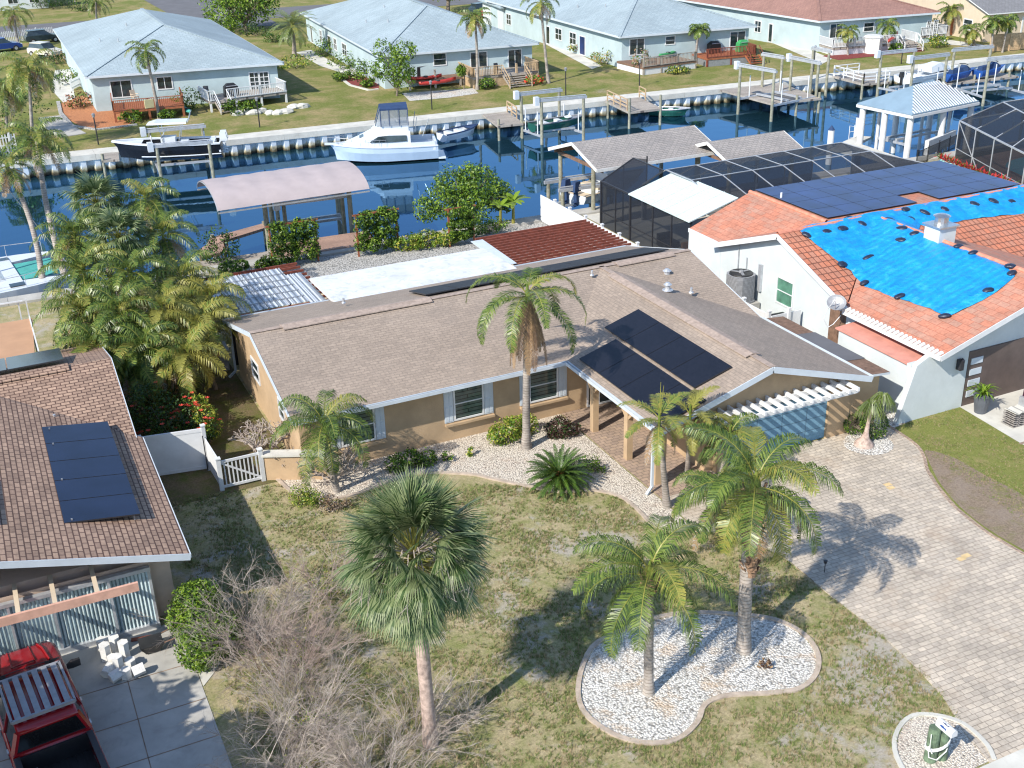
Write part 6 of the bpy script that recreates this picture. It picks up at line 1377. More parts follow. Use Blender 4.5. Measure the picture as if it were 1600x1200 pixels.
far_deck('old weathered deck piled with clutter on a white skirt before the third house', (1005,118), (1088,107), 5.0, .8, 'wood_brown', 'wood_grey', skirt='white', sides='f')
far_deck('long white deck with dark stairs before the dull red-roofed house', (1300,87), (1432,77), 3.6, .8, 'wood_grey', 'white', skirt='white', stairs=(8.2,10.5,4), gaps=((8.2,10.5),))
far_deck('low platform with red kayaks behind the leafy bush at the centre house', (640,142), (722,134), 3.0, .9, 'wood_brown', 'wood_grey', sides='')
far_deck('white railed landing at the right end of the dull red-roofed house', (1438,68), (1478,64), 2.8, .8, 'wood_grey', 'white')
def kayak(label, a, b_, m, z=.35, name='kayak', g='kayaks across the canal'):
    A = at(*a, z); B_ = at(*b_, z); t = thing(name, label, 'kayak', (A+B_)/2, g); d = (B_-A); s_ = perp(d.normalized()); mb = MB(); rr = []
    for i in range(9):
        f = i/8; w = .36*math.sin(math.pi*(.04+.92*f))**.7; c = A+d*f; up = .12*(2*f-1)**2; rr.append([tuple(c+s_*w+Vector((0,0,up))), tuple(c+Vector((0,0,.16+up))), tuple(c-s_*w+Vector((0,0,up))), tuple(c-Vector((0,0,.2-up)))])
    mb.loft(rr); mb.build('hull', M[m], t, True); mb = MB(); c = A.lerp(B_,.5); mb.cyl(c+Vector((0,0,.12)), c+Vector((0,0,.19)), .25,.22,10); mb.build('cockpit', M['black_plastic'], t)
kayak('upper red kayak on the low platform', (640,124), (690,119), 'red_plastic', 1.1); kayak('lower red kayak on the low platform', (655,132), (712,124), 'red_plastic', 1.1)
kayak('green upturned kayak on the cluttered deck', (1030,88), (1058,80), 'green_plastic', 1.2); kayak('red kayak leaning on the white deck', (1388,66), (1402,52), 'red_plastic', 1.4)
kayak('teal kayak beside the right post of the reddish deck', (287,168), (297,176), 'teal', .4)
# deck furniture and clutter
def grill(label, px, py, z, m='black_plastic'):
    p = at(px,py,z); t = thing('grill', label, 'grill', p, 'covered grills across the canal'); mb = MB(); mb.loft([[(p.x-.7,p.y-.35,z),(p.x+.7,p.y-.35,z),(p.x+.7,p.y+.35,z),(p.x-.7,p.y+.35,z)],[(p.x-.65,p.y-.35,z+.9),(p.x+.65,p.y-.35,z+.9),(p.x+.65,p.y+.35,z+.9),(p.x-.65,p.y+.35,z+.9)],[(p.x-.35,p.y-.2,z+1.2),(p.x+.35,p.y-.2,z+1.2),(p.x+.35,p.y+.2,z+1.2),(p.x-.35,p.y+.2,z+1.2)]]); mb.build('cover', M[m], t)
    mb = MB(); mb.tube([(p.x-.5,p.y-.4,z+1.0),(p.x+.5,p.y-.4,z+1.0)], .03, 5); mb.build('handle', M['light_metal'], t)
grill('black grill beside the french doors', 362,150,1.0); grill('grey covered grill near the window of the centre house', 660,118,.95); grill('big pale green covered grill on the reddish deck of the third house', 1160,80,.95,'stucco_aqua' if False else 'green_plastic'); grill('black covered grill on the reddish deck of the third house', 1115,82,.95)
def chair(label, px, py, z, m, rz=0, name='patio_chair', g='patio chairs across the canal'):
    t = thing(name, label, 'chair', (0,0,0), g)
    mb = MB(); mb.box((-.27,-.27,.40),(.27,.27,.46)); mb.build('seat', M[m], t); mb = MB(); mb.loft([[(-.27,.22,.46),(.27,.22,.46),(.27,.28,.46),(-.27,.28,.46)],[(-.24,.36,1.0),(.24,.36,1.0),(.24,.41,1.0),(-.24,.41,1.0)]]); mb.build('backrest', M[m], t)
    for x in (-.24,.24):
        for y in (-.24,.24): mb = MB(); mb.beam((x,y,0),(x,y,.4),.05,.05); mb.build('leg', M[m], t)
    for x in (-.27,.27): mb = MB(); mb.beam((x,-.25,.65),(x,.3,.65),.05,.04); mb.build('arm', M[m], t)
    setp(t, at(px,py,z), rz); return t
chair('white patio chair by the window of the centre house', 696,110,.95,'white',.3); chair('pale patio chair on the reddish deck of the left house', 212,158,1.0,'stucco_beige',.4); chair('dark patio chair at the left of the white railed deck', 322,152,1.0,'dark_metal',-.4); chair('dark patio chair on the tan deck of the centre house', 778,115,1.1,'dark_metal',.2); chair('blue patio chair on the long white deck', 1368,62,.8,'blue_plastic',.3)
chair('dark chair near the door of the beige gabled house', 1560,55,0,'dark_metal',.5)
t = thing('towel', 'pale yellow towel hung over the railing of the reddish deck', 'towel', at(234,158,1.9)); A = at(225,182,0); mb = MB(); q = at(226,163,1.55); q2 = at(240,161,1.55); mb.beam(q,q2,.14,.75); mb.build('cloth', mat('pale_yellow_cloth',(.60,.52,.30),.9,.05,2), t)
t = thing('storage_shed', 'white hexagonal storage box before the long white deck', 'storage box', at(1370,82)); p = at(1370,84); mb = MB(); mb.cyl((p.x,p.y+.8,0),(p.x,p.y+.8,1.7),1.05,1.05,6); mb.build('body', M['white_dirty'], t); mb = MB(); mb.cyl((p.x,p.y+.8,1.7),(p.x,p.y+.8,1.9),1.15,.9,6); mb.build('lid', M['white'], t)
def acunit(label, p, s=1.0, m='grey_metal', grp='air conditioners'):
    t = thing('air_conditioner', label, 'air conditioner', (0,0,0), grp); h = 1.0; mb = MB()
    q = [(math.cos(a*math.pi/8+math.pi/16)*.46*(1.0 if a % 4 in (0,3) else 1.1), math.sin(a*math.pi/8+math.pi/16)*.46*(1.0 if a % 4 in (0,3) else 1.1)) for a in range(16)]
    mb.prism(q, 0.05, h); mb.prism([(x*1.05,y*1.05) for x,y in q], 0, .06); mb.build('casing', brick_ac, t)
    mb = MB(); mb.cyl((0,0,h),(0,0,h+.05),.42,.40,18); mb.build('fan_guard', M['black_plastic'], t); mb = MB()
    for i in range(3):
        a = i*2.1; mb.beam((0,0,h+.065),(.36*math.cos(a),.36*math.sin(a),h+.065),.10,.015)
    mb.cyl((0,0,h+.05),(0,0,h+.12),.09,.07,8); mb.build('fan', M['grey_metal'], t)
    for r_ in (.2,.31,.41):
        pass
    return setp(t, p, .1, s)
brick_ac = brickmat('louvred_grey_casing', (.30,.31,.33), (.27,.28,.30), (.10,.10,.11), 30, .06, 'xzy', off=0, msize=.012, bmp=.4, mottled=.05)
acunit('small air conditioner outside the side wall of the dull red-roofed house', at(1252,68), 1.0); acunit('beige air conditioner at the corner of the dull red-roofed house', at(1270,74), .9)

# lamp posts on the far lawn
for i, (a, b_, lab) in enumerate(((154,226,'black lamp post before the orange mulch bed on the far bank'),(406,199,'black lamp post below the white railed deck'),(675,171,'black lamp post left of the tan deck stairs'),(884,149,'black lamp post above the green skiff lift'),(999,135,'black lamp post above the square dock'),(1271,112,'black lamp post beside the empty lift frame'),(1408,100,'black lamp post above the white motor boat'))):
    p = at(a, b_); t = thing('lamp_post', lab, 'lamp post', p, 'black lamp posts along the far sea wall'); mb = MB(); mb.cyl(p, p+Vector((0,0,2.3)), .06,.05,8); mb.build('post', M['dark_metal'], t); mb = MB(); mb.cyl(p+Vector((0,0,2.3)), p+Vector((0,0,2.55)), .1,.14,8); mb.cyl(p+Vector((0,0,2.55)), p+Vector((0,0,2.65)), .18,.03,8); mb.build('lantern', M['grey_metal'], t)
# fences
def picket(label, a, b_, h=1.2, m='white', step=.22, name='picket_fence', grp=None, z0=.08):
    A = at(*a); B_ = at(*b_); t = thing(name, label, 'fence', (A+B_)/2, grp); d = B_-A; n = int(d.length/step); mb = MB()
    for i in range(n+1): q = A+d*(i/n); mb.beam(q+Vector((0,0,z0)), q+Vector((0,0,h)), .12, .04, up=(d.y,-d.x,0)) if False else mb.box((q.x-.05,q.y-.02,z0),(q.x+.05,q.y+.02,h))
    mb.build('pickets', M[m], t); mb = MB()
    for zz in (.3, h-.25): mb.beam(A+Vector((0,0,zz)), B_+Vector((0,0,zz)), .05, .09)
    mb.build('rail', M[m], t)
    for i in range(int(d.length/2.4)+1): q = A+d*min(1, i*2.4/d.length); mb = MB(); mb.box((q.x-.07,q.y-.07,0),(q.x+.07,q.y+.07,h+.12)); mb.build('post', M[m], t)
picket('white picket fence at the left edge on the far bank, upper run', (-30,238), (26,231)); picket('white picket fence by the far sea wall at the left edge', (-30,262), (30,250), 1.1)
picket('white picket fence beside the far road at the upper left', (-30,72), (84,60), 1.5); picket('white picket fence between the two leftmost houses', (345,32), (372,30), 1.5)
picket('white side fence at the left corner of the leftmost house', (112,142), (132,132), 1.1)
picket('wooden board fence at the right edge on the far bank', (1546,82), (1640,75), 1.9, 'wood_tan', .115, 'board_fence'); picket('orange-brown board fence between the two rightmost houses', (1483,56), (1512,53), 1.9, 'wood_orange', .115, 'board_fence')
# cars beyond
def car(name, label, p, rz, m, s=1.0, cat='car', suv=True):
    t = thing(name, label, cat, (0,0,0)); mb = MB(); W = .9
    prof = [(-2.2,.35),(-2.25,.75),(-2.15,1.0),(-1.6,1.05),(1.0,1.02),(2.0,.88),(2.25,.7),(2.25,.35)]
    def ring_(y, k): return [(x, y, z*k+(1-k)*.6) for x, z in prof]
    mb.loft([ring_(-W,.96), ring_(-W*.98,1), ring_(W*.98,1), ring_(W,.96)]); mb.build('body', M[m], t)
    mb = MB(); c0 = [(-2.05,-.8,1.0),(1.1,-.8,1.0),(1.1,.8,1.0),(-2.05,.8,1.0)]; c1 = [(-1.8,-.66,1.55),(.3,-.66,1.6),(.3,.66,1.6),(-1.8,.66,1.55)]; mb.loft([c0,c1], cap=False); mb.build('windows', M['glass'], t)
    mb = MB(); mb.slab([(-1.85,-.68,1.62),(.35,-.68,1.66),(.35,.68,1.66),(-1.85,.68,1.62)], .08); mb.build('roof', M[m], t)
    for x in (-1.4,1.4):
        for y in (-.88,.88): mb = MB(); mb.cyl((x,y-.12,.34),(x,y+.12,.34),.34,.34,16); w_ = mb.build('wheel', M['rubber'], t); mb = MB(); mb.cyl((x,y-.13,.34),(x,y+.13,.34),.2,.2,10); mb.build('rim', M['light_metal'], w_)
    for y in (-.65,.65):
        mb = MB(); mb.box((2.12,y-.2,.66),(2.27,y+.2,.82)); mb.build('headlight', M['white'], t)
    return setp(t, p, rz, s)
car('parked_car', 'pale beige car parked at the upper left beside the leftmost house', at(72,88), -1.0, 'carwhite'); car('parked_car', 'dark car parked behind the pale beige car', at(68,66), .1, 'cardark')
car('parked_car', 'blue car cut by the left edge at the upper left', at(5,80), .2, 'carblue'); car('parked_car', 'bright red car between the centre house and the third house', at(776,26), .2, 'carred'); car('parked_car', 'dark car parked left of the bright red car', at(757,22), .2, 'cardark')
# houses and lots beyond the road
def box_house(label, a, b_, depth, ez, rz, rm, wm):
    A = at(*a, ez); B_ = at(*b_, ez); u = (B_-A).normalized(); v = perp(u); W = (B_-A).length; t = thing('house', label, 'house', ((A+B_)/2+v*depth/2).xy.to_3d(), 'houses beyond the far road'); 
    def P(x, y, z): q = A+u*x+v*y; return (q.x,q.y,z)
    w = MB(); w.prism([P(.5,.5,0)[:2],P(W-.5,.5,0)[:2],P(W-.5,depth-.5,0)[:2],P(.5,depth-.5,0)[:2]],0,ez-.1); w.build('wall', M[wm], t)
    r = MB(); r.slab([P(0,0,ez),P(W,0,ez),P(W*.75,depth/2,rz),P(W*.25,depth/2,rz)],.15); r.slab([P(0,depth,ez),P(0,0,ez),P(W*.25,depth/2,rz)],.15); r.slab([P(W,0,ez),P(W,depth,ez),P(W*.75,depth/2,rz)],.15); r.slab([P(W,depth,ez),P(0,depth,ez),P(W*.25,depth/2,rz),P(W*.75,depth/2,rz)],.15); r.build('roof', M[rm], t)
    F0 = Vector((A.x,A.y,0))+v*.5
    for f in (.2,.5,.75): window(t, F0, u, -v, W*f, W*f+1.6, .9, 2.2, 2,1,'window','glass',fw=.1)
box_house('white house beyond the road at the top left edge', (-60,-10), (75,-18), 14, 3, 5, 'roof_aqua', 'stucco_white')
box_house('pale garage building between the centre and third houses at the top', (782,12), (825,9), 10, 3, 4.2, 'roof_aqua', 'stucco_white')
t = thing('garden_canopy', 'green canopy beyond the road at the top left', 'canopy', at(95,8)); p = at(92,8); mb = MB(); mb.loft([[(p.x-2.5,p.y-2,2.2),(p.x+2.5,p.y-2,2.2),(p.x+2.5,p.y+2,2.2),(p.x-2.5,p.y+2,2.2)],[(p.x-.3,p.y-.2,3.2),(p.x+.3,p.y-.2,3.2),(p.x+.3,p.y+.2,3.2),(p.x-.3,p.y+.2,3.2)]]); mb.build('canvas', M['green_plastic'], t)
for dx in (-2.4,2.4):
    for dy in (-1.9,1.9): mb = MB(); mb.box((p.x+dx-.05,p.y+dy-.05,0),(p.x+dx+.05,p.y+dy+.05,2.2)); mb.build('leg', M['white'], t)

# ------------------------------------------------------------------ plants across the canal
def fpalm(label, b_, c, h, L, seed, r=.16, **k):
    B_ = at(*b_); C_ = at(*c, h); 
    kw = dict(nl=30, ll=.62, w=.075, droop=2.0, el=(1.2,-.4), hang=1.1, bulb=1.5, group='palms across the canal'); kw.update(k)
    return palm('palm_tree', label, B_, C_, L, kw.pop('n',15), r, .11, seed=seed, **kw)
def colh(b_, cy): # height of a plumb top above base pixel
    B_ = at(*b_); lo, hi = 0, 30
    for _ in range(40):
        m_ = (lo+hi)/2; d = Vector((B_.x,B_.y,m_-CH)); z = d.dot(_f); y = 600-FPX*d.dot(_u)/z
        if y > cy: lo = m_
        else: hi = m_
    return lo
def fp(label, b_, c, L, seed, **k): h = colh(b_, c[1]); B_ = at(*b_); q = at(*c, h); q.y = B_.y*.5+q.y*.5; return fpalm(label, b_, c, h, L, seed, **k)
fp('tall palm rising in front of the left house and its reddish deck', (250,186), (228,82), 2.6, 401, yellow=.15, dead=2)
fp('tall slim palm with hanging brown fronds at the tan deck', (746,140), (742,30), 2.6, 402, yellow=.2, dead=6, hang=1.6)
fp('tall palm leaning on the lawn right of the tan deck', (857,130), (845,5), 2.7, 403, yellow=.3, dead=5, hang=1.5)
fp('small palm with young fronds before the sliding door of the dull red-roofed house', (1325,86), (1325,50), 1.7, 404, r=.1, nl=24, yellow=.3)
fp('green palm in the middle of the long white deck', (1388,78), (1387,42), 1.9, 405, r=.12, nl=26)
fp('palm between the dull red-roofed house and the beige gabled house', (1482,56), (1486,18), 2.3, 406, r=.14, yellow=.3, dead=2)
fp('bushy palm before the orange-brown board fence', (1522,72), (1518,50), 2.0, 407, r=.2, yellow=.3, dead=3)
fp('slender palm before the door of the beige gabled house, left one', (1548,84), (1552,36), 1.8, 408, r=.09, yellow=.1)
fp('slender palm before the door of the beige gabled house, right one', (1566,82), (1574,34), 1.8, 409, r=.09, yellow=.1)
fp('young palm tilting over the cluttered deck of the third house', (1088,100), (1092,50), 1.7, 410, r=.14, yellow=.1, el=(1.3,.2))
fp('palm at the top left corner above the road', (30,75), (22,22), 3.2, 411, yellow=.25, dead=4)
fp('palm behind the leftmost house beside the road', (152,42), (150,2), 3.2, 412, yellow=.1, dead=4)
t = fp('broad feathery date palm between the two leftmost houses', (460,90), (457,42), 3.4, 413, n=34, r=.3, droop=1.3, hang=.5, el=(1.35,-.7), yellow=.2, ll=.55, mats=('fan_g','palm_g'))
fp('large palm in front of the white picket fence on the far left bank', (52,232), (45,110), 3.6, 414, n=24, yellow=.3, dead=8, hang=1.2, ll=.8)
fp('second palm of the far left clump, at the very edge', (10,215), (8,140), 3.2, 415, n=20, yellow=.2, dead=4, ll=.8)
palm('palm_tree', 'tall palm with a curved pale trunk rising beside the catamaran', (3.3,68.3,-.2), at(58,222,6.6), 2.9, 18, .2,.13, nl=44, ll=.65, w=.05, droop=1.9, el=(1.3,-.3), hang=1.3, seed=416, yellow=.2, dead=6, sway=.5)
palm('palm_tree', 'second pale-trunked palm beside the catamaran, at the left edge', (2.0,68.0,-.2), at(12,262,6.0), 2.4, 12, .18,.12, nl=36, ll=.6, w=.05, droop=1.9, seed=417, yellow=.4, dead=8, sway=.4)
palm('palm_tree', 'small palm at the tip of the lawn above the small green patch right of the date palm row', at(1562,62), at(1562,38,2.8), 1.7, 10, .1,.08, nl=22, ll=.5, w=.07, seed=418) if False else None
def fshrub(label, px, py, w, h, seed, mats=('leaf_g','leaf_l','leaf_d'), n=500, name='shrub', size=.13, **k):
    p = at(px,py); return shrub(name, label, p, [(0,0,h*.5,w*.5,h/w),(w*.3,.2,h*.4,w*.35,h/w),(-w*.3,-.1,h*.42,w*.35,h/w)], n, size, mats, group='shrubs across the canal', seed=seed, **k)
def ftree(label, px, py, w, z0, h, seed, mats=('leaf_g','leaf_l','leaf_d'), n=3500, size=.2, tr=.25, lob=7):
    random.seed(seed); p = at(px,py); L = [(rnd(-.4,.4)*w, rnd(-.3,.3)*w, z0+(h-z0)*rnd(.2,.8), w*rnd(.22,.34)) for _ in range(lob)]; return shrub('tree', label, p, L, n, size, mats, 'tree', None, seed, trunk=(tr, z0*1.1), wts=(3,4,1))
ftree('rounded bright green tree at the top between the two leftmost houses', 385,48, 9.0, 1.5, 6.5, 501, n=6500, lob=10)
ftree('airy bushy small tree at the left corner of the centre house', 620,150, 4.2, .8, 5.6, 502, n=2600, size=.14, tr=.09, lob=9)
ftree('yellow-green tree behind the roof of the centre house', 700,20, 8, 2.5, 7.0, 503, mats=('leaf_l','leaf_y','leaf_g'), n=3000)
ftree('sparse small tree on the white gravel left of the tan deck', 725,140, 1.8, .6, 2.6, 504, n=600, size=.13, tr=.05, lob=4)
for a in (
 ('rusty orange bush at the corner of the left house', 125,168,3.0,1.6,511,('leaf_r','wood_orange','leaf_g')), ('bright green bush beside the side walkway of the left house', 112,133,3.0,1.8,512), ('dark green bush between the two decks of the left house', 297,172,2.6,2.3,513),
 ('low green bush under the left part of the reddish deck', 208,192,2.0,1.2,514), ('bush below the right part of the white railed deck', 368,180,2.2,1.5,515), ('second bush below the white railed deck, further right', 395,176,1.6,1.2,516),
 ('yellow-green bush under the date palm', 462,107,4.5,1.5,517,('leaf_l','leaf_y','leaf_g')), ('green bush on the red mulch bed', 577,132,2.6,2.4,518), ('bright green bush low on the red mulch bed', 575,136,1.4,1.0,519),
 ('row of green bushes along the side wall of the centre house, lower', 540,108,3.5,2.0,520), ('green bushes along the side wall of the centre house, upper', 505,88,3.8,2.2,521), ('yellowish grass clump at the corner of the third house', 948,100,3.6,1.7,522,('leaf_y','palm_b','leaf_g')),
 ('yellow-green grasses along the side wall of the third house', 905,82,2.8,1.6,523,('leaf_y','palm_b','leaf_g')), ('green plants by the side path of the third house', 885,68,2.2,1.5,524), ('plants right of the centre house under the red car', 815,45,4.0,1.8,525), ('dry brown vine at the left end of the cluttered deck', 1000,112,2.0,2.6,526,('palm_b','palm_grey','leaf_g')),
 ('shrub at the foot of the tan deck, right of its palm', 760,139,1.8,1.2,527), ('brown dead palm leaves piled beside the young palm', 1100,88,2.0,1.6,528,('palm_b','palm_grey','palm_b')), ('low plants beside the steps of the reddish deck', 1170,97,1.8,1.3,529,('leaf_y','leaf_g','leaf_r')),
 ('dark round hedge bush beyond the road, left one', 66,14,3.2,2.4,530,('leaf_g','leaf_d','leaf_d')), ('dark round hedge bush beyond the road, middle one', 84,14,3.6,2.6,531,('leaf_g','leaf_d','leaf_d')), ('dark round hedge bush beyond the road, right one', 106,13,5.5,3.4,532,('leaf_g','leaf_d','leaf_d')),
 ('dense dark green growth at the left edge across the canal', 18,200,6.0,3.6,533,('leaf_g','leaf_d','leaf_d')), ('leafy growth under the far left palms', 62,240,4.0,1.6,534,('leaf_g','leaf_d','leaf_l')), ('grassy bush right of the long white deck', 1465,74,3.0,1.4,535,('leaf_y','leaf_g','leaf_g')),
 ('green shrubs beside the side wall of the dull red-roofed house', 1225,66,2.5,1.2,536), ('low bushes at the far end of the side wall of the dull red-roofed house', 1205,58,3.0,1.3,537,('leaf_g','leaf_y','leaf_d')), ('dark tropical plants by the palms right of the dull red-roofed house', 1455,55,2.2,2.0,538,('leaf_d','leaf_g','leaf_d')),
 ('dark green bush under the green tree at the top', 400,56,3.4,1.8,539,('leaf_d','leaf_g','leaf_d')), ('clump of ferns behind the picket fence on the far left', 22,252,3.0,1.3,540,('leaf_l','leaf_g','leaf_d')), ('green plants behind the roof ridge of the third house, left', 830,30,3.5,2.0,541),
 ('clipped bush at the foot of the tall palm before the left house', 262,186,1.4,.9,542), ('leafy bush at the left end of the red mulch bed', 537,126,2.0,1.3,543), ('tall leafy bush between the side wall of the centre house and the mulch', 560,122,2.6,2.2,544),
 ('low flowering bush right of the tan deck stairs', 835,133,1.8,1.1,545,('leaf_g','leaf_l','flower')), ('dark bush in the corner behind the white railed deck', 300,158,2.2,2.2,546,('leaf_d','leaf_g','leaf_d')), ('low yellow-green bush under the cluttered deck', 1058,115,2.4,.9,547,('leaf_y','leaf_g','leaf_d')),
 ('bush beside the white storage box', 1400,82,1.6,1.1,548), ('low bush row before the beige gabled house', 1530,60,3.2,1.2,549), ('bush between the green tree and the date palm at the top', 430,66,3.0,1.6,550,('leaf_d','leaf_g','leaf_g')), ('plants at the foot of the second far left palm', 12,222,3.4,1.8,551,('leaf_d','leaf_g','leaf_l')), ('round bush beyond the road in front of the green canopy', 128,18,3.4,2.4,552,('leaf_g','leaf_d','leaf_d')), ('dry bush behind the pale beige car', 90,100,2.6,1.8,553,('leaf_g','leaf_d','palm_b'))):
    fshrub(*a[:6], *( [a[6]] if len(a) > 6 else []))
for i in range(9):
    random.seed(560+i); p = at(372+i*12.5, 176+rnd(-4,6)-i*.6); r0_ = rnd(.35,.8); t = thing('boulder', 'pale boulder, '+ORD[i]+' from the left in the cluster below the white railed deck', 'rock', p, 'boulders below the white railed deck'); mb = MB(); r_ = rnd(.35,.8)
    mb.loft([[(p.x+math.cos(a*.785)*r_*k*rnd(.8,1.15), p.y+math.sin(a*.785)*r_*.7*k*rnd(.8,1.15), z) for a in range(8)] for k, z in ((1,0),(1.05,.15),(.8,.32),(.3,.42))]); mb.build('stone', M['concrete_pale'], t)
# ------------------------------------------------------------------ near yard: fences, truck, bins, tarps
# white vinyl panel fence beside the left house, gate
t = thing('privacy_fence', 'white solid panel fence running from the left house to a corner post', 'fence', (4.7,41.3,0)); A = Vector((3.45,41.6,0)); B_ = Vector((5.75,41.2,0))
mb = MB(); mb.beam(A+Vector((0,0,.95)), B_+Vector((0,0,.95)), .04, 1.6); mb.build('panel', M['fascia'] if False else M['white'], t); mb = MB()
for z in (.16,1.78): mb.beam(A+Vector((0,0,z)), B_+Vector((0,0,z)), .07, .14)
mb.build('rail', M['white'], t)
C_ = Vector((5.9,39.35,0)); mb = MB(); mb.beam((5.78,41.2,.85),(C_.x,C_.y,.75),.04,1.3); mb.build('return_panel', M['white'], t)
for q, h in ((A,1.85),(B_+Vector((.05,0,0)),1.95)): mb = MB(); mb.box((q.x-.07,q.y-.07,0),(q.x+.07,q.y+.07,h)); mb.box((q.x-.09,q.y-.09,h),(q.x+.09,q.y+.09,h+.05)); mb.build('post', M['white'], t)
mb = MB(); mb.box((5.7,41.0,.1),(5.74,41.06,1.6)); mb.build('hinge_rod', M['dark_metal'], t)
t = thing('picket_gate', 'white picket gate between the solid fence and the low tan wall', 'gate', (6.7,39.35,0)); D_ = Vector((7.5,39.35,0))
for q in (C_, D_): mb = MB(); mb.box((q.x-.08,q.y-.08,0),(q.x+.08,q.y+.08,1.35)); mb.box((q.x-.1,q.y-.1,1.35),(q.x+.1,q.y+.1,1.4)); mb.build('post', M['white'], t)
mb = MB(); 
for z in (.14,1.2): mb.beam(C_+Vector((.08,0,z)), D_+Vector((-.08,0,z)), .05, .1)
mb.beam(C_+Vector((.1,0,1.15)), D_+Vector((-.1,0,.2)), .03, .07); mb.build('frame', M['white'], t)
for i in range(9): x = C_.x+.2+i*.152; mb = MB(); mb.box((x-.025,39.34,.1),(x+.025,39.365,1.2)); mb.build('picket', M['white'], t)
# long white fence on the right of the house
t = thing('privacy_fence', 'long white panel fence between the tan house and the orange-tiled house', 'fence', (32,52,0)); pts = [(31.95,64.2,0),(31.98,51.6,0),(32.02,40.4,0)]
for i in range(12):
    a = Vector((31.96,64.0,0)).lerp(Vector((32.03,40.4,0)), i/12); b_ = Vector((31.96,64.0,0)).lerp(Vector((32.03,40.4,0)), (i+1)/12); mb = MB(); mb.beam(a+Vector((0,0,.92)), b_+Vector((0,0,.92)), .05, 1.7); mb.build('panel', M['white'], t)
    mb = MB(); mb.box((b_.x-.07,b_.y-.07,0),(b_.x+.07,b_.y+.07,1.9)); mb.box((b_.x-.09,b_.y-.09,1.9),(b_.x+.09,b_.y+.09,1.96)); mb.build('post', M['white'], t)
t = thing('side_gate', 'white gate with square post at the near end of the long white fence', 'gate', (32.7,40.3,0)); mb = MB(); mb.beam((32.1,40.3,.9),(33.8,40.3,.9),.05,1.6); mb.build('panel', M['white'], t); mb = MB(); mb.box((33.0,40.2,0),(33.15,40.35,1.95)); mb.build('post', M['white'], t)
# air conditioner, bins and boxes in the side passage
acunit('large grey air conditioner against the white wall of the orange-tiled house', Vector((33.2,44.3,.95)), 1.42)
tag(MB().box((32.55,43.55,0),(33.9,45.05,.95)).build('equipment_stand', M['concrete']), 'concrete stand under the large grey air conditioner', 'stand')
def bin_(label, p, rz, h=1.1):
    t = thing('wheelie_bin', label, 'bin', (0,0,0), 'black wheeled bins'); mb = MB(); mb.loft([[(-.25,-.28,0),(.25,-.28,0),(.25,.28,0),(-.25,.28,0)],[(-.32,-.36,h-.12),(.32,-.36,h-.12),(.32,.36,h-.12),(-.32,.36,h-.12)]]); mb.build('body', M['black_plastic'], t)
    mb = MB(); mb.loft([[(-.35,-.4,h-.12),(.35,-.4,h-.12),(.35,.4,h-.12),(-.35,.4,h-.12)],[(-.33,-.36,h-.03),(.33,-.36,h-.03),(.33,.36,h-.03),(-.33,.36,h-.03)],[(-.2,-.2,h+.03),(.2,-.2,h+.03),(.2,.2,h+.03),(-.2,.2,h+.03)]]); mb.build('lid', M['black_plastic'], t)
    mb = MB(); mb.tube([(-.25,.42,h-.15),(.25,.42,h-.15)], .03, 6); mb.build('handle', M['black_plastic'], t)
    for x in (-.27,.27): mb = MB(); mb.cyl((x-.03,.3,.13),(x+.03,.3,.13),.13,.13,12); mb.build('wheel', M['rubber'], t)
    mb = MB(); mb.box((-.1,-.345,h*.55),(.1,-.315,h*.68)); mb.build('emblem', M['white_dirty'], t)
    setp(t, p, rz); return t
bin_('large black wheeled bin under the green window of the white wall', Vector((33.3,41.15,0)), 1.5, 1.25); bin_('smaller black bin standing by the brown side door', Vector((33.35,38.2,0)), 1.45, 1.05)
t = thing('pool_equipment', 'cluster of pump, filter and pipes on the ground left of the large air conditioner', 'equipment', (33.1,46.6,0)); mb = MB(); mb.cyl((33.4,46.2,0),(33.4,46.2,.9),.2,.2,12); mb.cyl((33.4,46.2,.9),(33.4,46.2,1.05),.2,.06,12); mb.build('filter', M['stucco_beige'], t)
mb = MB(); mb.box((32.9,46.8,0),(33.6,47.6,.7)); mb.build('cabinet', M['grey_metal'], t); mb = MB(); mb.box((32.95,48.0,.5),(33.5,48.7,1.2)); mb.build('white_box', M['white_dirty'], t); mb = MB(); mb.tube([(33.4,46.2,.4),(32.8,46.4,.3),(32.8,47.5,.3)], .04, 6); mb.build('pipe', M['white'], t)
t = thing('satellite_dish', 'grey satellite dish with coiled cable at the eave above the brown side door', 'satellite dish', (33.1,36.9,2.6)); mb = MB(); c = Vector((33.0,37.0,3.3)); ax = Vector((-.6,-.5,.62)).normalized(); a = ax.cross(Vector((0,0,1))).normalized(); b_ = a.cross(ax); rr = []
for k in range(5): r_ = .42*k/4+.01; rr.append([tuple(c+a*(r_*math.cos(i*.449))+b_*(r_*.85*math.sin(i*.449))+ax*(r_*r_*.5)) for i in range(14)])
mb.loft(rr, cap=False); mb.build('dish', M['grey_metal'], t); mb = MB(); mb.tube([tuple(c-b_*.35),tuple(c+ax*.55-b_*.1)], .02, 5); mb.tube([tuple(c),(33.2,37.0,2.9),(33.5,36.9,2.9)], .03, 6); mb.build('arm', M['light_metal'], t)
mb = MB(); mb.tube([tuple(c+ax*.5),(32.7,37.2,3.0),(32.6,37.3,2.5),(32.8,37.2,2.1),(33.1,37.2,2.2),(33.4,37.1,2.6)], .02, 5); mb.build('cable', M['white'], t)
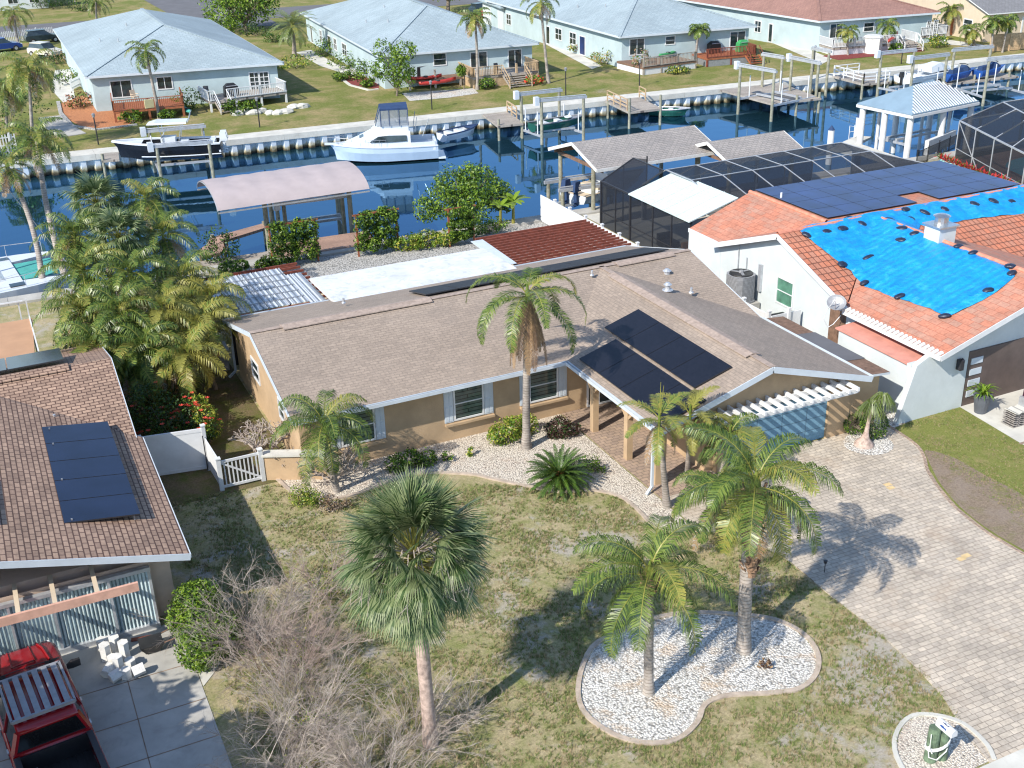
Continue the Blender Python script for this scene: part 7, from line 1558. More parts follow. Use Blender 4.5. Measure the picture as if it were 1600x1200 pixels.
# porch furniture behind the black screens
for i, (x, y, w_, d_, h, m_, lab) in enumerate(((36.6,53.2,1.6,.9,.9,'canvas_tan','tan cushioned sofa behind the black screen porch'),(36.2,55.6,1.0,1.0,.8,'dark_metal','round dark table behind the black screen porch'),(36.4,52.0,.9,.6,1.0,'canvas_navy','dark blue covered chair at the near end of the screen porch'))):
    t = thing('porch_furniture', lab, 'furniture', (x,y,0)); mb = MB(); mb.box((x-w_/2,y-d_/2,.1),(x+w_/2,y+d_/2,h*.5)); mb.box((x-w_/2,y+d_/2-.2,h*.5),(x+w_/2,y+d_/2,h)); mb.build('seat', M[m_], t)
    for dx in (-w_/2+.1,w_/2-.1): mb = MB(); mb.box((x+dx-.05,y-d_/2+.02,0),(x+dx+.05,y-d_/2+.12,.1)); mb.build('leg', M['dark_metal'], t)

# blue tarps with sandbags
tm, nt, b = _new('blue_tarpaulin'); v = coords(nt)
o = ramp(nt, noise(nt, 1.6, 6, .65, v, .8), [(.3,(.004,.20,.55)),(.55,(.006,.29,.68)),(.8,(.06,.45,.80))]); nt.links.new(o, b.inputs['Base Color']); b.inputs['Roughness'].default_value = .38; b.inputs['Specular IOR Level'].default_value = .6
wv = nt.nodes.new('ShaderNodeTexWave'); wv.wave_type = 'BANDS'; wv.bands_direction = 'Y'; wv.inputs['Scale'].default_value = .85; wv.inputs['Distortion'].default_value = 1.2; wv.inputs['Detail'].default_value = 2; nt.links.new(v, wv.inputs['Vector'])
m1 = nt.nodes.new('ShaderNodeMath'); m1.operation = 'MULTIPLY_ADD'; m1.inputs[1].default_value = .5; nt.links.new(wv.outputs['Fac'], m1.inputs[0]); nt.links.new(noise(nt, 3.2, 6, .65, v, 1.5), m1.inputs[2]); bump(nt, b, m1.outputs[0], .75, .09); M['tarp'] = tm
def roofz(x, y):
    """top of the tiled roof of the right neighbour"""
    main = RZ2-abs(y-42.2)*.37; wingz = 4.89-abs(x-39.5)*.305 if y < 42.2 and x < 45.7 else -9
    return max(main, wingz)
def tarp(label, outline, seed, step=.16, amp=.05, over=.10):
    random.seed(seed); P = [Vector((p[0],p[1])) for p in outline]
    def inside(x, y):
        c = False; n = len(P)
        for i in range(n):
            a, b_ = P[i], P[i-1]
            if (a.y > y) != (b_.y > y) and x < (b_.x-a.x)*(y-a.y)/(b_.y-a.y)+a.x: c = not c
        return c
    from mathutils import noise as NZ
    x0 = min(p.x for p in P); x1 = max(p.x for p in P); y0 = min(p.y for p in P); y1 = max(p.y for p in P); nx = int((x1-x0)/step)+1; ny = int((y1-y0)/step)+1; idx = {}; mb = MB()
    def snap(x, y):
        # pull points just outside on to the outline
        best = None
        for i in range(len(P)):
            a, b_ = P[i-1], P[i]; d = b_-a; t_ = max(0, min(1, (Vector((x,y))-a).dot(d)/d.length_squared)); q = a+d*t_; dd = (q-Vector((x,y))).length
            if best is None or dd < best[0]: best = (dd, q)
        return best
    for i in range(nx+1):
        for j in range(ny+1):
            x = x0+i*step; y = y0+j*step
            if not inside(x, y):
                dd, q = snap(x, y)
                if dd > step*.95: continue
                x, y = q
            z = roofz(x, y)+over+amp*(NZ.noise(Vector((x*1.1,y*1.1,seed)))+.6*NZ.noise(Vector((x*2.6+y*1.5,y*1.2-x,seed+5)))+.25*abs(NZ.noise(Vector((x*6,y*6,seed)))))+.012*math.sin(y*11)
            dd, _q = snap(x, y); z -= over*.7*max(0, 1-dd/.25)
            idx[i, j] = len(mb.v); mb.v.append((x, y, z))
    for i in range(nx):
        for j in range(ny):
            q = [(i,j),(i+1,j),(i+1,j+1),(i,j+1)]
            k = [idx[a] for a in q if a in idx]
            if len(k) >= 3: mb.f.append(tuple(k)); mb.m.append(0)
    o = mb.build('tarpaulin', M['tarp'], None, True); tag(o, label, 'tarpaulin', 'blue tarpaulins on the orange-tiled roof'); return o
def pxr(px, py):
    z = 4.3
    for _ in range(30): p = at(px, py, z); z = .5*z+.5*roofz(p.x, p.y)
    return p.x, p.y
tarp('big bright blue tarpaulin on the near slope of the orange-tiled roof, left of the ridge', [pxr(*q) for q in ((1360,404),(1385,388),(1410,362),(1428,356),(1470,380),(1520,395),(1570,415),(1586,432),(1560,455),(1535,470),(1480,497),(1450,482),(1400,466),(1350,447),(1330,424),(1345,410))], 3)
tarp('crumpled blue tarpaulin over the valley between the gable and the ridge', [(34.85,42.2),(34.9,41.2),(35.1,40.3),(35.3,39.2),(35.55,38.4),(36.6,38.9),(37.8,39.1),(39.3,39.3),(40.3,40.1),(41.4,41.0),(41.2,42.3),(39.5,42.8),(37,42.9),(35.2,42.7)], 9, amp=.09, over=.12)
rp = []
for i in range(25): rp.append((34.6+i*.75, 42.45+.0*i))
t3 = [(34.9,42.6),(36,43.3),(38,43.25),(42,43.3),(47,43.2),(56,43.3),(56,40.0),(50,40.2),(47,40.4),(44,40.7),(42,40.6),(40.9,41.1),(39.6,41.6),(37.5,41.9),(36,42.0)]
tarp('long blue tarpaulin strip draped along the main ridge of the orange-tiled roof', t3, 14, amp=.07)
bags = [(1260,370),(1292,365),(1317,360),(1347,353),(1316,416),(1350,445),(1357,405),(1406,378),(1408,360),(1422,345),(1391,346),(1405,466),(1475,497),(1543,457),(1580,430),(1428,368),(1445,335),(1476,330),(1523,322),(1552,317),(1581,318),(1578,419),(1520,398),(1497,388),(1325,343),(1260,349),(1207,361),(1275,345),(1415,330)]
BL = ['top left corner of the crumpled tarpaulin, by the gable apex', 'top of the crumpled tarpaulin, second from the gable apex', 'top of the crumpled tarpaulin, third from the gable apex', 'top of the crumpled tarpaulin, fourth from the gable apex', 'lower left edge of the crumpled tarpaulin', 'left corner of the big tarpaulin above the valley', 'seam where the crumpled and the big tarpaulins meet, lower', 'seam of the two tarpaulins, upper, left of the chimney', 'top of the seam, just left of the chimney', 'upper left of the chimney on the ridge strip', 'middle of the crumpled tarpaulin, left of the chimney', 'lower edge of the big tarpaulin, left part', 'bottom tip of the big tarpaulin', 'lower right edge of the big tarpaulin', 'right corner of the big tarpaulin by the ridge', 'directly left of the chimney base', 'ridge strip just above the chimney', 'ridge strip right of the chimney, first', 'ridge strip right of the chimney, second', 'ridge strip right of the chimney, third', 'ridge strip at the right edge of the picture', 'ridge end of the big tarpaulin, upper right', 'ridge side of the big tarpaulin, middle', 'ridge side of the big tarpaulin, beside the chimney', 'ridge strip near its left end', 'left end of the ridge strip, above the gable', 'bare tile left of the crumpled tarpaulin', 'ridge strip above the crumpled tarpaulin', 'ridge strip by the corner of the blue solar sheets']
for i, (px,py) in enumerate(bags):
    random.seed(700+i); x, y = pxr(px, py); z = roofz(x, y)+.11; t = thing('sandbag', 'black sandbag at the '+BL[i], 'sandbag', (x,y,z), 'black sandbags on the blue tarpaulins'); mb = MB(); a = rnd(-.7,.7)-.5; L = rnd(.20,.28); W = rnd(.13,.18); rr = []
    sx = (roofz(x+.2,y)-roofz(x-.2,y))/.4; sy = (roofz(x,y+.2)-roofz(x,y-.2))/.4
    for k in range(7):
        f = k/6; c = (f-.5)*2*L; w = W*(1-abs(2*f-1)**4*.45)*rnd(.85,1.15); h = .09*math.sin(math.pi*(.1+.8*f)); rg = []
        for j in range(8):
            th = j*math.pi/4; lx_ = c; ly = w*math.cos(th); lz = h*math.sin(th); X_ = lx_*math.cos(a)-ly*math.sin(a); Y_ = lx_*math.sin(a)+ly*math.cos(a); rg.append((x+X_, y+Y_, z+lz+X_*sx+Y_*sy))
        rr.append(rg)
    mb.loft(rr); mb.build('bag', M['blackbag'], t, True)

# red pickup in the carport drive
t = thing('pickup_truck', 'red pickup truck with a slatted grey roof rack, lower left corner', 'truck', (-1.2,28.0,0)); bx_, by_, ba_ = -1.46, 27.72, .115
def tp(x, y, z):
    x *= 1.04
    return (bx_+x*math.cos(ba_)-y*math.sin(ba_), by_+x*math.sin(ba_)+y*math.cos(ba_), z)
def sbox(mb, a, b_, mi=0):
    (x0,y0,z0),(x1,y1,z1) = a, b_; k = len(mb.v)
    mb.v += [tp(x0,y0,z0),tp(x1,y0,z0),tp(x1,y1,z0),tp(x0,y1,z0),tp(x0,y0,z1),tp(x1,y0,z1),tp(x1,y1,z1),tp(x0,y1,z1)]
    for q in ((0,3,2,1),(4,5,6,7),(0,1,5,4),(1,2,6,5),(2,3,7,6),(3,0,4,7)): mb.f.append(tuple(k+i for i in q)); mb.m.append(mi)
YF, YW, YR0, YR1, YB = 3.45, 1.95, 1.0, -1.45, -3.5
mb = MB()
def trg(y, w, zb, zt, wt): return [tp(-w*.94,y,zb),tp(w*.94,y,zb),tp(w,y,zb*.5+zt*.5),tp(w*.985,y,zt-.10),tp(wt,y,zt),tp(wt*.5,y,zt+.035),tp(0,y,zt+.045),tp(-wt*.5,y,zt+.035),tp(-wt,y,zt),tp(-w*.985,y,zt-.10),tp(-w,y,zb*.5+zt*.5)]
mb.loft([trg(YF,.80,.50,.90,.70),trg(YF-.10,.90,.46,1.02,.78),trg(YF-.35,.97,.42,1.12,.84),trg(YF-.8,1.0,.42,1.18,.88),trg(YW,1.0,.42,1.24,.90),trg(YW-.1,1.0,.42,1.24,.90),trg(-1.60,1.0,.42,1.24,.93)]); mb.build('body', M['carred'], t, True)
mb = MB()
for s_ in (-1,1): mb.tube([tp(s_*.50,YF-.25,1.15),tp(s_*.60,YF-.7,1.235),tp(s_*.66,YW+.05,1.29)], .035, 6)
mb.tube([tp(-.28,YF-.3,1.17),tp(-.3,YW+.25,1.30),tp(.3,YW+.25,1.30),tp(.28,YF-.3,1.17)], .022, 5); mb.build('hood_crease', M['carred'], t, True)
mb = MB(); a0 = [tp(-.90,YW-.02,1.22),tp(0,YW+.10,1.24),tp(.90,YW-.02,1.22),tp(.93,-.2,1.22),tp(.93,YR1-.06,1.22),tp(-.93,YR1-.06,1.22),tp(-.93,-.2,1.22)]; a1 = [tp(-.70,YR0,1.80),tp(0,YR0+.05,1.82),tp(.70,YR0,1.80),tp(.73,-.2,1.84),tp(.72,YR1+.05,1.80),tp(-.72,YR1+.05,1.80),tp(-.73,-.2,1.84)]; mb.loft([a0,a1], cap=False); mb.build('windows', M['car_glass'], t)
mb = MB(); k_ = [tp(-.70,YR0+.02,1.82),tp(0,YR0+.08,1.84),tp(.70,YR0+.02,1.82),tp(.74,-.2,1.86),tp(.73,YR1,1.82),tp(-.73,YR1,1.82),tp(-.74,-.2,1.86)]; mb.loft([[(x,y,z-.07) for x,y,z in k_],[(x,y,z) for x,y,z in k_],[tuple(Vector((x,y,z+.035)).lerp(Vector(tp(0,-.3,1.9)),.12)) for x,y,z in k_]]); mb.build('cab_roof', M['carred'], t, True)
for a_, b_, w_ in [q for s_ in (-1,1) for q in ((tp(s_*.90,YW-.02,1.22), tp(s_*.70,YR0,1.80), .08),(tp(s_*.93,YR1-.02,1.2), tp(s_*.72,YR1+.06,1.80), .16),(tp(s_*.94,-.35,1.2), tp(s_*.735,-.35,1.83), .08))]+[(tp(-.93,YR1-.08,1.25), tp(.93,YR1-.08,1.25), .1)]: mb = MB(); mb.beam(a_, b_, w_, .08); mb.build('cab_pillar', M['carred'], t)
mb = MB(); ra, rb, rw2 = .74, -1.12, .76
for x in (-rw2,rw2): mb.beam(tp(x,ra,1.97), tp(x,rb,1.97), .06,.09)
for y in (ra,rb): mb.beam(tp(-rw2,y,1.97), tp(rw2,y,1.97), .07,.09)
for i in range(6): x = -.60+i*.24; mb.beam(tp(x,ra-.03,2.0), tp(x,rb+.03,2.0), .15,.028)
for x in (-.6,.6): pass
for x in (-.6,.6):
    for y in (ra-.2,-.4,rb+.2): mb.beam(tp(x,y,1.84), tp(x,y,1.96), .06,.06)
mb.build('roof_rack', M['grey_metal'], t)
mb = MB(); 
for s_ in (-1,1): mb.loft([[tp(s_*.98,y,.45),tp(s_*1.0,y,.85),tp(s_*.985,y,1.16),tp(s_*.93,y,1.25),tp(s_*.82,y,1.25),tp(s_*.82,y,.72)] for y in (-1.62,YB)])
sbox(mb,(-.82,YB,.6),(.82,YB+.08,1.22)); mb.build('bed_side', M['carred'], t)
mb = MB(); sbox(mb,(-.82,YB+.08,.62),(.82,-1.64,.70)); sbox(mb,(-.82,-1.69,.70),(.82,-1.63,1.24))
for i in range(8): sbox(mb,(-.72+i*.19,YB+.1,.70),(-.63+i*.19,-1.69,.72))
for s_ in (-1,1): sbox(mb,(s_*.80,YB+.1,1.225),(s_*.95,-1.64,1.275))
mb.build('bed_liner', M['black_plastic'], t)
mb = MB(); sbox(mb,(-.78,-3.0,.9),(-.5,-2.1,1.12)); mb.build('toolbox', M['light_metal'], t)
for s_ in (-1,1):
    mb = MB(); mb.loft([[tp(s_*.98,1.42,1.22),tp(s_*.98,1.42,1.34),tp(s_*.98,1.34,1.34),tp(s_*.98,1.34,1.22)],[tp(s_*1.12,1.46,1.2),tp(s_*1.12,1.46,1.42),tp(s_*1.12,1.34,1.42),tp(s_*1.12,1.34,1.2)],[tp(s_*1.34,1.44,1.2),tp(s_*1.34,1.44,1.42),tp(s_*1.34,1.36,1.42),tp(s_*1.34,1.36,1.2)]]); mb.build('mirror', M['black_plastic'], t)
    for y in (2.15,-2.5):
        mb = MB(); mb.cyl(tp(s_*.78,y,.40), tp(s_*1.01,y,.40), .40,.40,18); w_ = mb.build('wheel', M['rubber'], t); mb = MB(); mb.cyl(tp(s_*.82,y,.40), tp(s_*1.02,y,.40), .23,.21,12); mb.build('rim', M['light_metal'], w_)
    mb = MB(); sbox(mb,(s_*.55,YF-.08,.78),(s_*.86,YF+.03,.94)); mb.build('headlight', M['white'], t)
    for y in (.1,-.95): mb = MB(); sbox(mb,(s_*.985,y-.18,1.06),(s_*1.03,y,1.10)); mb.build('door_handle', M['chrome'], t)
mb = MB(); sbox(mb,(-.92,YF,.42),(.92,YF+.12,.66)); mb.build('bumper', M['chrome'], t)
mb = MB(); sbox(mb,(-.72,-1.1,1.865),(-.70,.7,1.87))
for s_ in (-1,1):
    mb.beam(tp(s_*1.004,1.35,.6), tp(s_*1.004,1.35,1.2), .012,.012); mb.beam(tp(s_*1.004,.28,.6), tp(s_*1.004,.28,1.2), .012,.012); mb.beam(tp(s_*1.004,-.75,.6), tp(s_*1.004,-.75,1.2), .012,.012)
mb.beam(tp(-.9,YW-.02,1.255), tp(.9,YW-.02,1.255), .16,.03); mb.build('trim', M['black_plastic'], t)
mb = MB(); mb.tube([tp(-.62,YW+.06,1.27),tp(-.05,YW-.12,1.40)], .014, 4); mb.tube([tp(.02,YW+.08,1.27),tp(.58,YW-.14,1.39)], .014, 4); mb.build('wiper', M['black_plastic'], t)

# pile of six-sided concrete blocks
spots = [(160,1003,0,0,'at the left back of the pile'),(167,1022,0,1,'standing at the left of the pile'),(182,1010,0,1,'standing at the back of the pile'),(196,1018,0,1,'tall on the right of the pile'),(178,1030,0,0,'in the middle of the pile'),(187,1040,0,1,'standing in the middle of the pile'),(170,1048,1,0,'lying at the left front of the pile'),(181,1056,1,0,'lying nearest the truck bed'),(198,1050,0,0,'short, at the centre front of the pile'),(217,1047,1,0,'lying at the right front of the pile'),(205,1035,0,0,'short, at the right side of the pile'),(175,1000,1,0,'lying on its side at the very back')]
for i, (px,py,lie,tall,lab) in enumerate(spots):
    random.seed(800+i); p = at(px, py+8, .02); t = thing('concrete_block', 'pale six-sided concrete block '+lab, 'concrete block', p, 'six-sided concrete blocks before the carport'); mb = MB(); r_ = .17; h = (.55 if tall else .3)
    a = rnd(0,1); ax = Vector((0,0,1)) if not lie else Vector((math.cos(a),math.sin(a),.15)).normalized(); q = p+Vector((0,0,.18 if lie else 0)); mb.cyl(q-ax*(.15 if lie else 0), q+ax*(.2 if lie else h), r_, r_, 6); mb.build('block', M['white_dirty'], t)
t = thing('wheelbarrow', 'dark overturned wheelbarrow by the green hedge', 'wheelbarrow', at(240,1015)); p = at(238,1016,0); mb = MB(); mb.loft([[(p.x-.35,p.y-.3,.35),(p.x+.35,p.y-.3,.35),(p.x+.35,p.y+.3,.35),(p.x-.35,p.y+.3,.35)],[(p.x-.2,p.y-.2,.05),(p.x+.2,p.y-.2,.05),(p.x+.2,p.y+.2,.05),(p.x-.2,p.y+.2,.05)]]); mb.build('tray', M['black_plastic'], t); mb = MB(); mb.tube([(p.x-.3,p.y+.2,.2),(p.x+.8,p.y+.35,.4)], .025, 5); mb.tube([(p.x-.3,p.y-.2,.2),(p.x+.8,p.y-.25,.4)], .025, 5); mb.build('handles', M['wood_brown'], t)
t = thing('plank', 'reddish plank lying against the foot of the corrugated panels', 'plank', at(222,998)); mb = MB(); mb.beam(at(205,1000,.05), at(240,994,.05), .14,.04); mb.build('board', M['wood_red'], t)

# right neighbour's forecourt
t = thing('plant_pot', 'tall dark grey pot with spiky green leaves beside the brown garage door', 'plant pot', (35.75,30.9,0)); c = Vector((35.72,30.75,0)); mb = MB(); mb.cyl(c, c+Vector((0,0,.85)), .24,.36,16); mb.cyl(c+Vector((0,0,.80)), c+Vector((0,0,.86)), .38,.38,16); mb.build('pot', M['grey_metal'] if False else mat('slate_pot',(.10,.11,.13),.5,.1,3), t); mb = MB(); random.seed(9)
for j in range(50):
    a = j*2.4; e = rnd(.2,1.4); L = rnd(.5,.95); d = Vector((math.cos(a)*math.cos(e),math.sin(a)*math.cos(e),math.sin(e))); s_ = Vector((-math.sin(a),math.cos(a),0))*.03; p0 = c+Vector((0,0,.85)); q = p0+d*L*.6; r_ = q+(d+Vector((0,0,-.9))).normalized()*L*.4; n = len(mb.v); mb.v += [tuple(p0-s_),tuple(p0+s_),tuple(q-s_),tuple(q+s_),tuple(r_)]; mb.f += [(n,n+1,n+3,n+2),(n+2,n+3,n+4)]; mb.m += [j % 2]*2
mb.build('leaves', [M['leaf_g'], M['leaf_l']], t)
for i in range(8):
    random.seed(820+i); t = thing('roof_tile', ('pale top tile of the stack on the right forecourt' if i == 7 else 'grey spare tile, '+ORD[i]+' from the bottom of the stack on the right forecourt'), 'roof tile', (36.1,29.25,.05+i*.09), 'stack of spare roof tiles'); mb = MB(); rr = [(-.36+.72*j/8, .03*math.cos(j*math.pi/2)) for j in range(9)]; dx, dy = rnd(-.03,.03), rnd(-.03,.03)
    mb.loft([[(36.1+dx+x,29.0+dy,.05+i*.09+z) for x,z in rr]+[(36.1+dx+x,29.0+dy,.0+i*.09+z+.015) for x,z in reversed(rr)],[(36.1+dx+x,29.6+dy,.05+i*.09+z) for x,z in rr]+[(36.1+dx+x,29.6+dy,.0+i*.09+z+.015) for x,z in reversed(rr)]]); mb.build('tile', M['shingle_grey'] if i < 7 else M['concrete_pale'], t)
t = thing('hose_reel', 'coiled orange hose on the right forecourt at the right edge', 'hose', (38.9,30.7,0)); mb = MB()
for k in range(5): mb.tube([(38.75+(.36-.03*k)*math.cos(i*.45),30.3+(.36-.03*k)*math.sin(i*.45),.05+k*.07) for i in range(15)], .035, 5)
mb.build('coil', mat('salmon_hose',(.55,.14,.09),.6,.1,5), t)
t = thing('parked_van', 'dark vehicle with pale lower panels cut by the right edge on the forecourt', 'van', (38.6,27.6,0)); mb = MB(); mb.loft([[(37.15,26.6,.45),(37.15,30.0,.45),(37.2,30.0,1.9),(37.2,26.6,1.9)],[(38.8,26.4,.45),(38.8,30.3,.45),(38.7,30.2,2.1),(38.7,26.5,2.1)]]); mb.build('body', M['cardark'] if False else mat('plum_car_paint',(.05,.02,.04),.2,.1,1), t)
mb = MB(); mb.box((37.05,26.6,.3),(38.8,30.05,.75)); mb.build('lower_panel', M['light_metal'], t)
for y in (27.3,29.4): mb = MB(); mb.cyl((37.08,y,.33),(37.3,y,.33),.33,.33,16); mb.build('wheel', M['rubber'], t)
t.location = (38.6,27.6,0)

# mailbox on tied pilings
t = thing('mailbox', 'white mailbox with a small blue fish, set on two green-grey pilings tied with white rope', 'mailbox', (19.55,16.55,0)); mb = MB(); mb.cyl((19.35,16.45,0),(19.42,16.5,1.02),.17,.155,14); mb.build('piling', mat('green_grey_pile',(.13,.19,.12),.9,.25,6,bmp=.5), t); mb = MB(); mb.cyl((19.66,16.36,0),(19.66,16.40,.86),.15,.14,14); mb.build('piling', bpy.data.materials['green_grey_pile'], t)
mb = MB()
for k in range(3):
    mb.tube([(19.5+.36*math.cos(a*.42)+.0, 16.42+.22*math.sin(a*.42), .52+.035*k+.07*math.cos(a*.42)) for a in range(16)], .018, 6)
mb.tube([(19.15,16.4,.58),(19.12,16.3,.3),(19.3,16.2,.22),(19.6,16.2,.38),(19.86,16.35,.5)], .016, 6); mb.tube([(19.2,16.4,.95),(19.1,16.3,.6),(19.16,16.25,.45)], .016, 6); mb.build('rope', M['rope'], t)
p0 = at(1466,1131,1.1); p1 = at(1491,1152,1.1); d = (p1-p0).normalized(); s_ = perp(d)*.10; mb = MB(); rr = []
for c in (p0, p1): rr.append([tuple(c-s_), tuple(c+s_), tuple(c+s_+Vector((0,0,.10)))]+[tuple(c+s_*math.cos(a*math.pi/8)+Vector((0,0,.10+.11*math.sin(a*math.pi/8)))) for a in range(1,8)]+[tuple(c-s_+Vector((0,0,.10)))])
mb.loft(rr); mb.build('box', M['white'], t)
mb = MB(); n0 = -perp(d); c = p0.lerp(p1,.45)+n0*.104+Vector((0,0,.10))
def fish(c, sc_):
    pts = [(-.11,.0),(-.06,.035),(0,.045),(.06,.02),(.11,.05),(.09,0),(.12,-.045),(.05,-.02),(-.02,-.03),(-.07,-.02)]; return [tuple(c+d*(x*sc_)+Vector((0,0,y*sc_))) for x, y in pts]
mb.poly(fish(c+Vector((0,0,.02)),1.1)); mb.build('fish_emblem', M['blue_plastic'], t); mb = MB(); c2 = p0.lerp(p1,.5)+n0*.05+Vector((0,0,.21)); mb.poly([tuple(c2+d*x-n0*y*.8+Vector((0,0,.012))) for x, y in ((-.12,-.01),(-.03,.03),(.05,.0),(.12,.04),(.1,-.03),(0,-.03))]); mb.build('fish_emblem', M['canvas_navy'], t)

# back-yard planting
def trel(label, px, py, w, h, seed):
    p = at(px,py); random.seed(seed); t = thing('trellis_shrub', label, 'shrub', p, 'square-cut bushes on red trellises by the near sea wall'); mb = MB(); L = []
    for i in range(4):
        for j in range(3): L.append((p.x-w/2+w*(i+.5)/4, p.y+rnd(-.15,.15), .35+h*.9*(j+.5)/3, w*.21))
    L += [(p.x+rnd(-.6,.6)*w*.6, p.y, h+rnd(-.1,.15), .3) for _ in range(4)]; leaves(mb, L, 7500, .085, 3, .5); mb.build('foliage', [M['leaf_g'], M['leaf_l'], M['leaf_d']], t)
    for x in (-w/2,w/2,): mb = MB(); mb.box((p.x+x-.05,p.y-.05,0),(p.x+x+.05,p.y+.05,h+.1)); mb.build('trellis_post', M['wood_orange'], t)
    mb = MB(); mb.beam((p.x-w/2-.2,p.y,h+.05),(p.x+w/2+.2,p.y,h+.05),.06,.1); mb.beam((p.x-w/2,p.y,h*.5),(p.x+w/2,p.y,h*.5),.04,.05); mb.build('trellis_beam', M['wood_orange'], t)
trel('square-cut bush on a red trellis before the brown dock, leftmost of three', 463,414, 2.7,2.5,901); trel('square-cut bush on a red trellis between dock and white roof, middle of three', 592,396, 2.5,2.5,902); trel('narrow bush on a red trellis, rightmost of three, beside the round tree', 722,383, 1.6,2.3,903)
shrub('tree', 'dense round-headed tree hanging over the water left of the white fence', at(735,352), [(-1.9,0,1.9,1.2),(-.8,.6,2.6,1.3),(.7,.2,2.5,1.35),(1.8,-.2,1.8,1.1),(0,-.4,1.7,1.4),(-2.8,.4,1.4,.9),(2.6,.4,1.3,.9),(.4,.9,3.1,.8)], 9500, .10, ('leaf_g','leaf_l','leaf_d'), 'tree', None, 904, trunk=(.15,1.6), wts=(4,4,1), shell=.45)
for i, (px,py,w,h,lab,ms) in enumerate(((640,390,1.9,1.1,'yellow-green low shrub right of the middle trellis bush',('leaf_y','leaf_l','leaf_g')),(668,388,2.0,1.2,'bright green low shrub in the middle of the row by the sea wall',('leaf_l','leaf_g','leaf_y')),(698,384,1.7,1.1,'yellow-flecked low shrub left of the narrow trellis bush',('leaf_y','leaf_l','leaf_g')),(760,366,2.6,1.2,'low dark shrub under the round tree by the red pergola',('leaf_g','leaf_d','leaf_l')),(345,412,2.2,2.3,'dark green bush at the head of the brown dock',('leaf_g','leaf_d','leaf_d')),(418,420,1.2,.8,'small low bush between the dark green bush and the trellis bush',('leaf_g','leaf_d','leaf_l')),(365,430,1.6,1.0,'low bush behind the corrugated pergola sheets',('leaf_g','leaf_l','leaf_d')))):
    p = at(px,py); shrub('shrub', lab, p, [(0,0,h*.5,w*.4,h/w*1.3),(w*.3,.1,h*.45,w*.3,h/w*1.3),(-w*.3,0,h*.45,w*.3,h/w*1.3)], 900, .09, ms, seed=910+i)
for i, (px,py,h,lab) in enumerate(((802,352,2.6,'banana plant nearest the white fence, before the water'),(782,356,2.3,'smaller banana plant beside the round tree'))):
    random.seed(930+i); p = at(px,py); t = thing('banana_plant', lab, 'plant', p); mb = MB(); mb.tube([p, p+Vector((.05,0,h*.6))], [.12,.07], 8); mb.build('stem', M['palm_y'], t); mb = MB()
    for j in range(11):
        a = j*2.4; e = rnd(.3,1.2); L = rnd(1.0,1.5); d = Vector((math.cos(a)*math.cos(e),math.sin(a)*math.cos(e),math.sin(e))); sd_ = Vector((-math.sin(a),math.cos(a),0)); q = p+Vector((0,0,h*.6)); pr = []
        for k in range(6):
            f = k/5; pr.append((q+d*L*f+Vector((0,0,-.9*f*f*L*.5)), .24*math.sin(math.pi*(.08+.9*f))))
        for k in range(5):
            (a0,w0),(a1,w1) = pr[k],pr[k+1]; n = len(mb.v); mb.v += [tuple(a0-sd_*w0-Vector((0,0,.04))),tuple(a0),tuple(a0+sd_*w0-Vector((0,0,.04))),tuple(a1-sd_*w1-Vector((0,0,.04))),tuple(a1),tuple(a1+sd_*w1-Vector((0,0,.04)))]; mb.f += [(n,n+1,n+4,n+3),(n+1,n+2,n+5,n+4)]; mb.m += [j % 2]*2
    mb.build('leaves', [M['leaf_l'], M['palm_g']], t)
t = thing('garden_light', 'small black garden light on a stake at the driveway edge under the big palm', 'garden light', at(1288,895)); p = at(1288,895); mb = MB(); mb.cyl(p, p+Vector((0,0,.4)), .015,.015,6); mb.build('stake', M['dark_metal'], t); mb = MB(); mb.cyl(p+Vector((0,0,.38)), p+Vector((0,0,.48)), .05,.07,10); mb.build('lamp', M['dark_metal'], t)
# propane box beside the left gable
t = thing('equipment_cabinet', 'grey utility cabinet in the shade behind the far corner of the left gable wall', 'cabinet', (8.3,50.6,0)); mb = MB(); mb.box((7.9,50.2,.1),(8.7,51.1,1.1)); mb.build('body', M['grey_metal'], t); mb = MB(); mb.slab([(7.8,50.1,1.1),(8.8,50.1,1.18),(8.8,51.2,1.18),(7.8,51.2,1.1)], .06); mb.build('lid', M['light_metal'], t)
# unseen trees added left of the frame so their shade covers the left driveway
shrub('added_shade_tree', 'broad unseen tree added outside the left edge to shade the driveway', (-9.5,24.2,0), [(0,0,5.4,2.6),(1.4,1.2,5.6,2.4),(-1.6,-1.0,5.0,2.4),(1.8,-1.6,5.0,2.3),(0,2.4,5.6,2.0),(.6,.2,6.8,2.0),(2.4,2.4,4.9,1.7),(2.6,.4,6.2,1.8),(2.2,-3.4,5.6,2.2),(-.4,-4.2,5.2,2.3),(1.2,-5.6,5.6,2.2)], 15000, .30, ('leaf_g','leaf_d','leaf_l'), 'tree', None, 950, trunk=(.28,3.6), shell=.2)

shrub('added_shade_tree', 'second unseen tree added outside the left edge for shade, nearer the street', (-9.0,19.6,0), [(0,0,6.6,2.6),(1.6,.9,7.4,2.2),(2.6,.2,6.8,2.2),(1.2,2.2,7.0,2.1),(-1.2,-.8,6.2,2.2),(3.0,1.9,7.6,1.7)], 9000, .30, ('leaf_g','leaf_d','leaf_l'), 'tree', None, 951, trunk=(.28,4.2), shell=.2)  # unseen, added to close the sunny gaps in the driveway shade
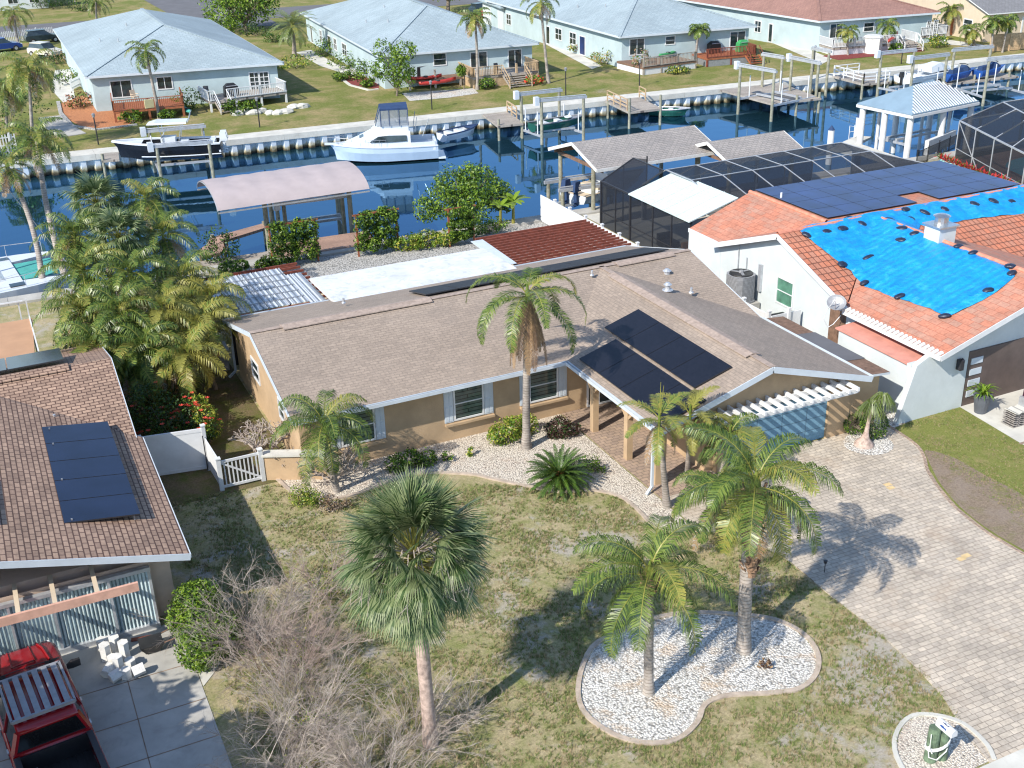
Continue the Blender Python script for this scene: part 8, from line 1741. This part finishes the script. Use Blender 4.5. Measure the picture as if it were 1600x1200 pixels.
# grass tufts and fallen bits on the front lawn
def inpoly(x, y, P):
    c = False; n = len(P)
    for i in range(n):
        a, b_ = P[i], P[i-1]
        if (a[1] > y) != (b_[1] > y) and x < (b_[0]-a[0])*(y-a[1])/(b_[1]-a[1])+a[0]: c = not c
    return c
def tufts(name, region, n, h, mats, seed, avoid=(), wts=None, cl=.55):
    from mathutils import noise as NZ
    random.seed(seed); mb = MB(); x0 = min(p[0] for p in region); x1 = max(p[0] for p in region); y0 = min(p[1] for p in region); y1 = max(p[1] for p in region); c = 0; tries = 0
    while c < n and tries < n*8:
        tries += 1; x = rnd(x0,x1); y = rnd(y0,y1)
        if not inpoly(x, y, region) or any(inpoly(x, y, a) for a in avoid): continue
        dn = NZ.noise(Vector((x*.8,y*.8,seed)))*.5+NZ.noise(Vector((x*2.5,y*2.5,seed)))*.35+.5
        if random.random() > max(.06, (dn-.25)*2): continue
        c += 1; m_ = random.choices(range(len(mats)), wts)[0]
        for _ in range(5):
            a = rnd(0,6.28); hh = h*rnd(.5,1.2); w = .012; bx = x+rnd(-.04,.04); by = y+rnd(-.04,.04); k = len(mb.v); lean = rnd(.3,1.1)*hh
            mb.v += [(bx-w*math.sin(a),by+w*math.cos(a),0),(bx+w*math.sin(a),by-w*math.cos(a),0),(bx+lean*math.cos(a),by+lean*math.sin(a),hh)]; mb.f.append((k,k+1,k+2)); mb.m.append(m_)
    o = mb.build(name, [M[m_] for m_ in mats]); return o
avoid = (bs+[(20.2,39.4),(8.9,39.4)], iss, mbs, drs+dls+[(20.25,31.0),(23.0,31.0),(23.0,31.95)])
M['grass_g'] = leafmat('grass_blade_green', (.24,.28,.09), (.13,.18,.045), .7, .2, 2); M['grass_t'] = leafmat('grass_blade_tan', (.42,.34,.19), (.30,.24,.13), .8, .2, 2)
tag(tufts('lawn_grass', [(2.95,17),(21.8,15.7),(21.8,28.5),(19,32.8),(8.5,38.6),(5.9,39.2),(3.6,39.2),(3.6,31)], 34000, .085, ('grass_g','grass_t'), 61, avoid, (3,2)), 'short patchy green and tan grass covering the front lawn', 'grass', kind='stuff')
tag(tufts('lawn_grass', [(29.3,15.7),(34.9,15.7),(34.9,27),(35.2,31.5),(31.6,31.4)], 6000, .06, ('grass_g','grass_t'), 62, (drs+[(21,31)],), (3,2)), 'short green grass of the lawn right of the driveway', 'grass', kind='stuff')
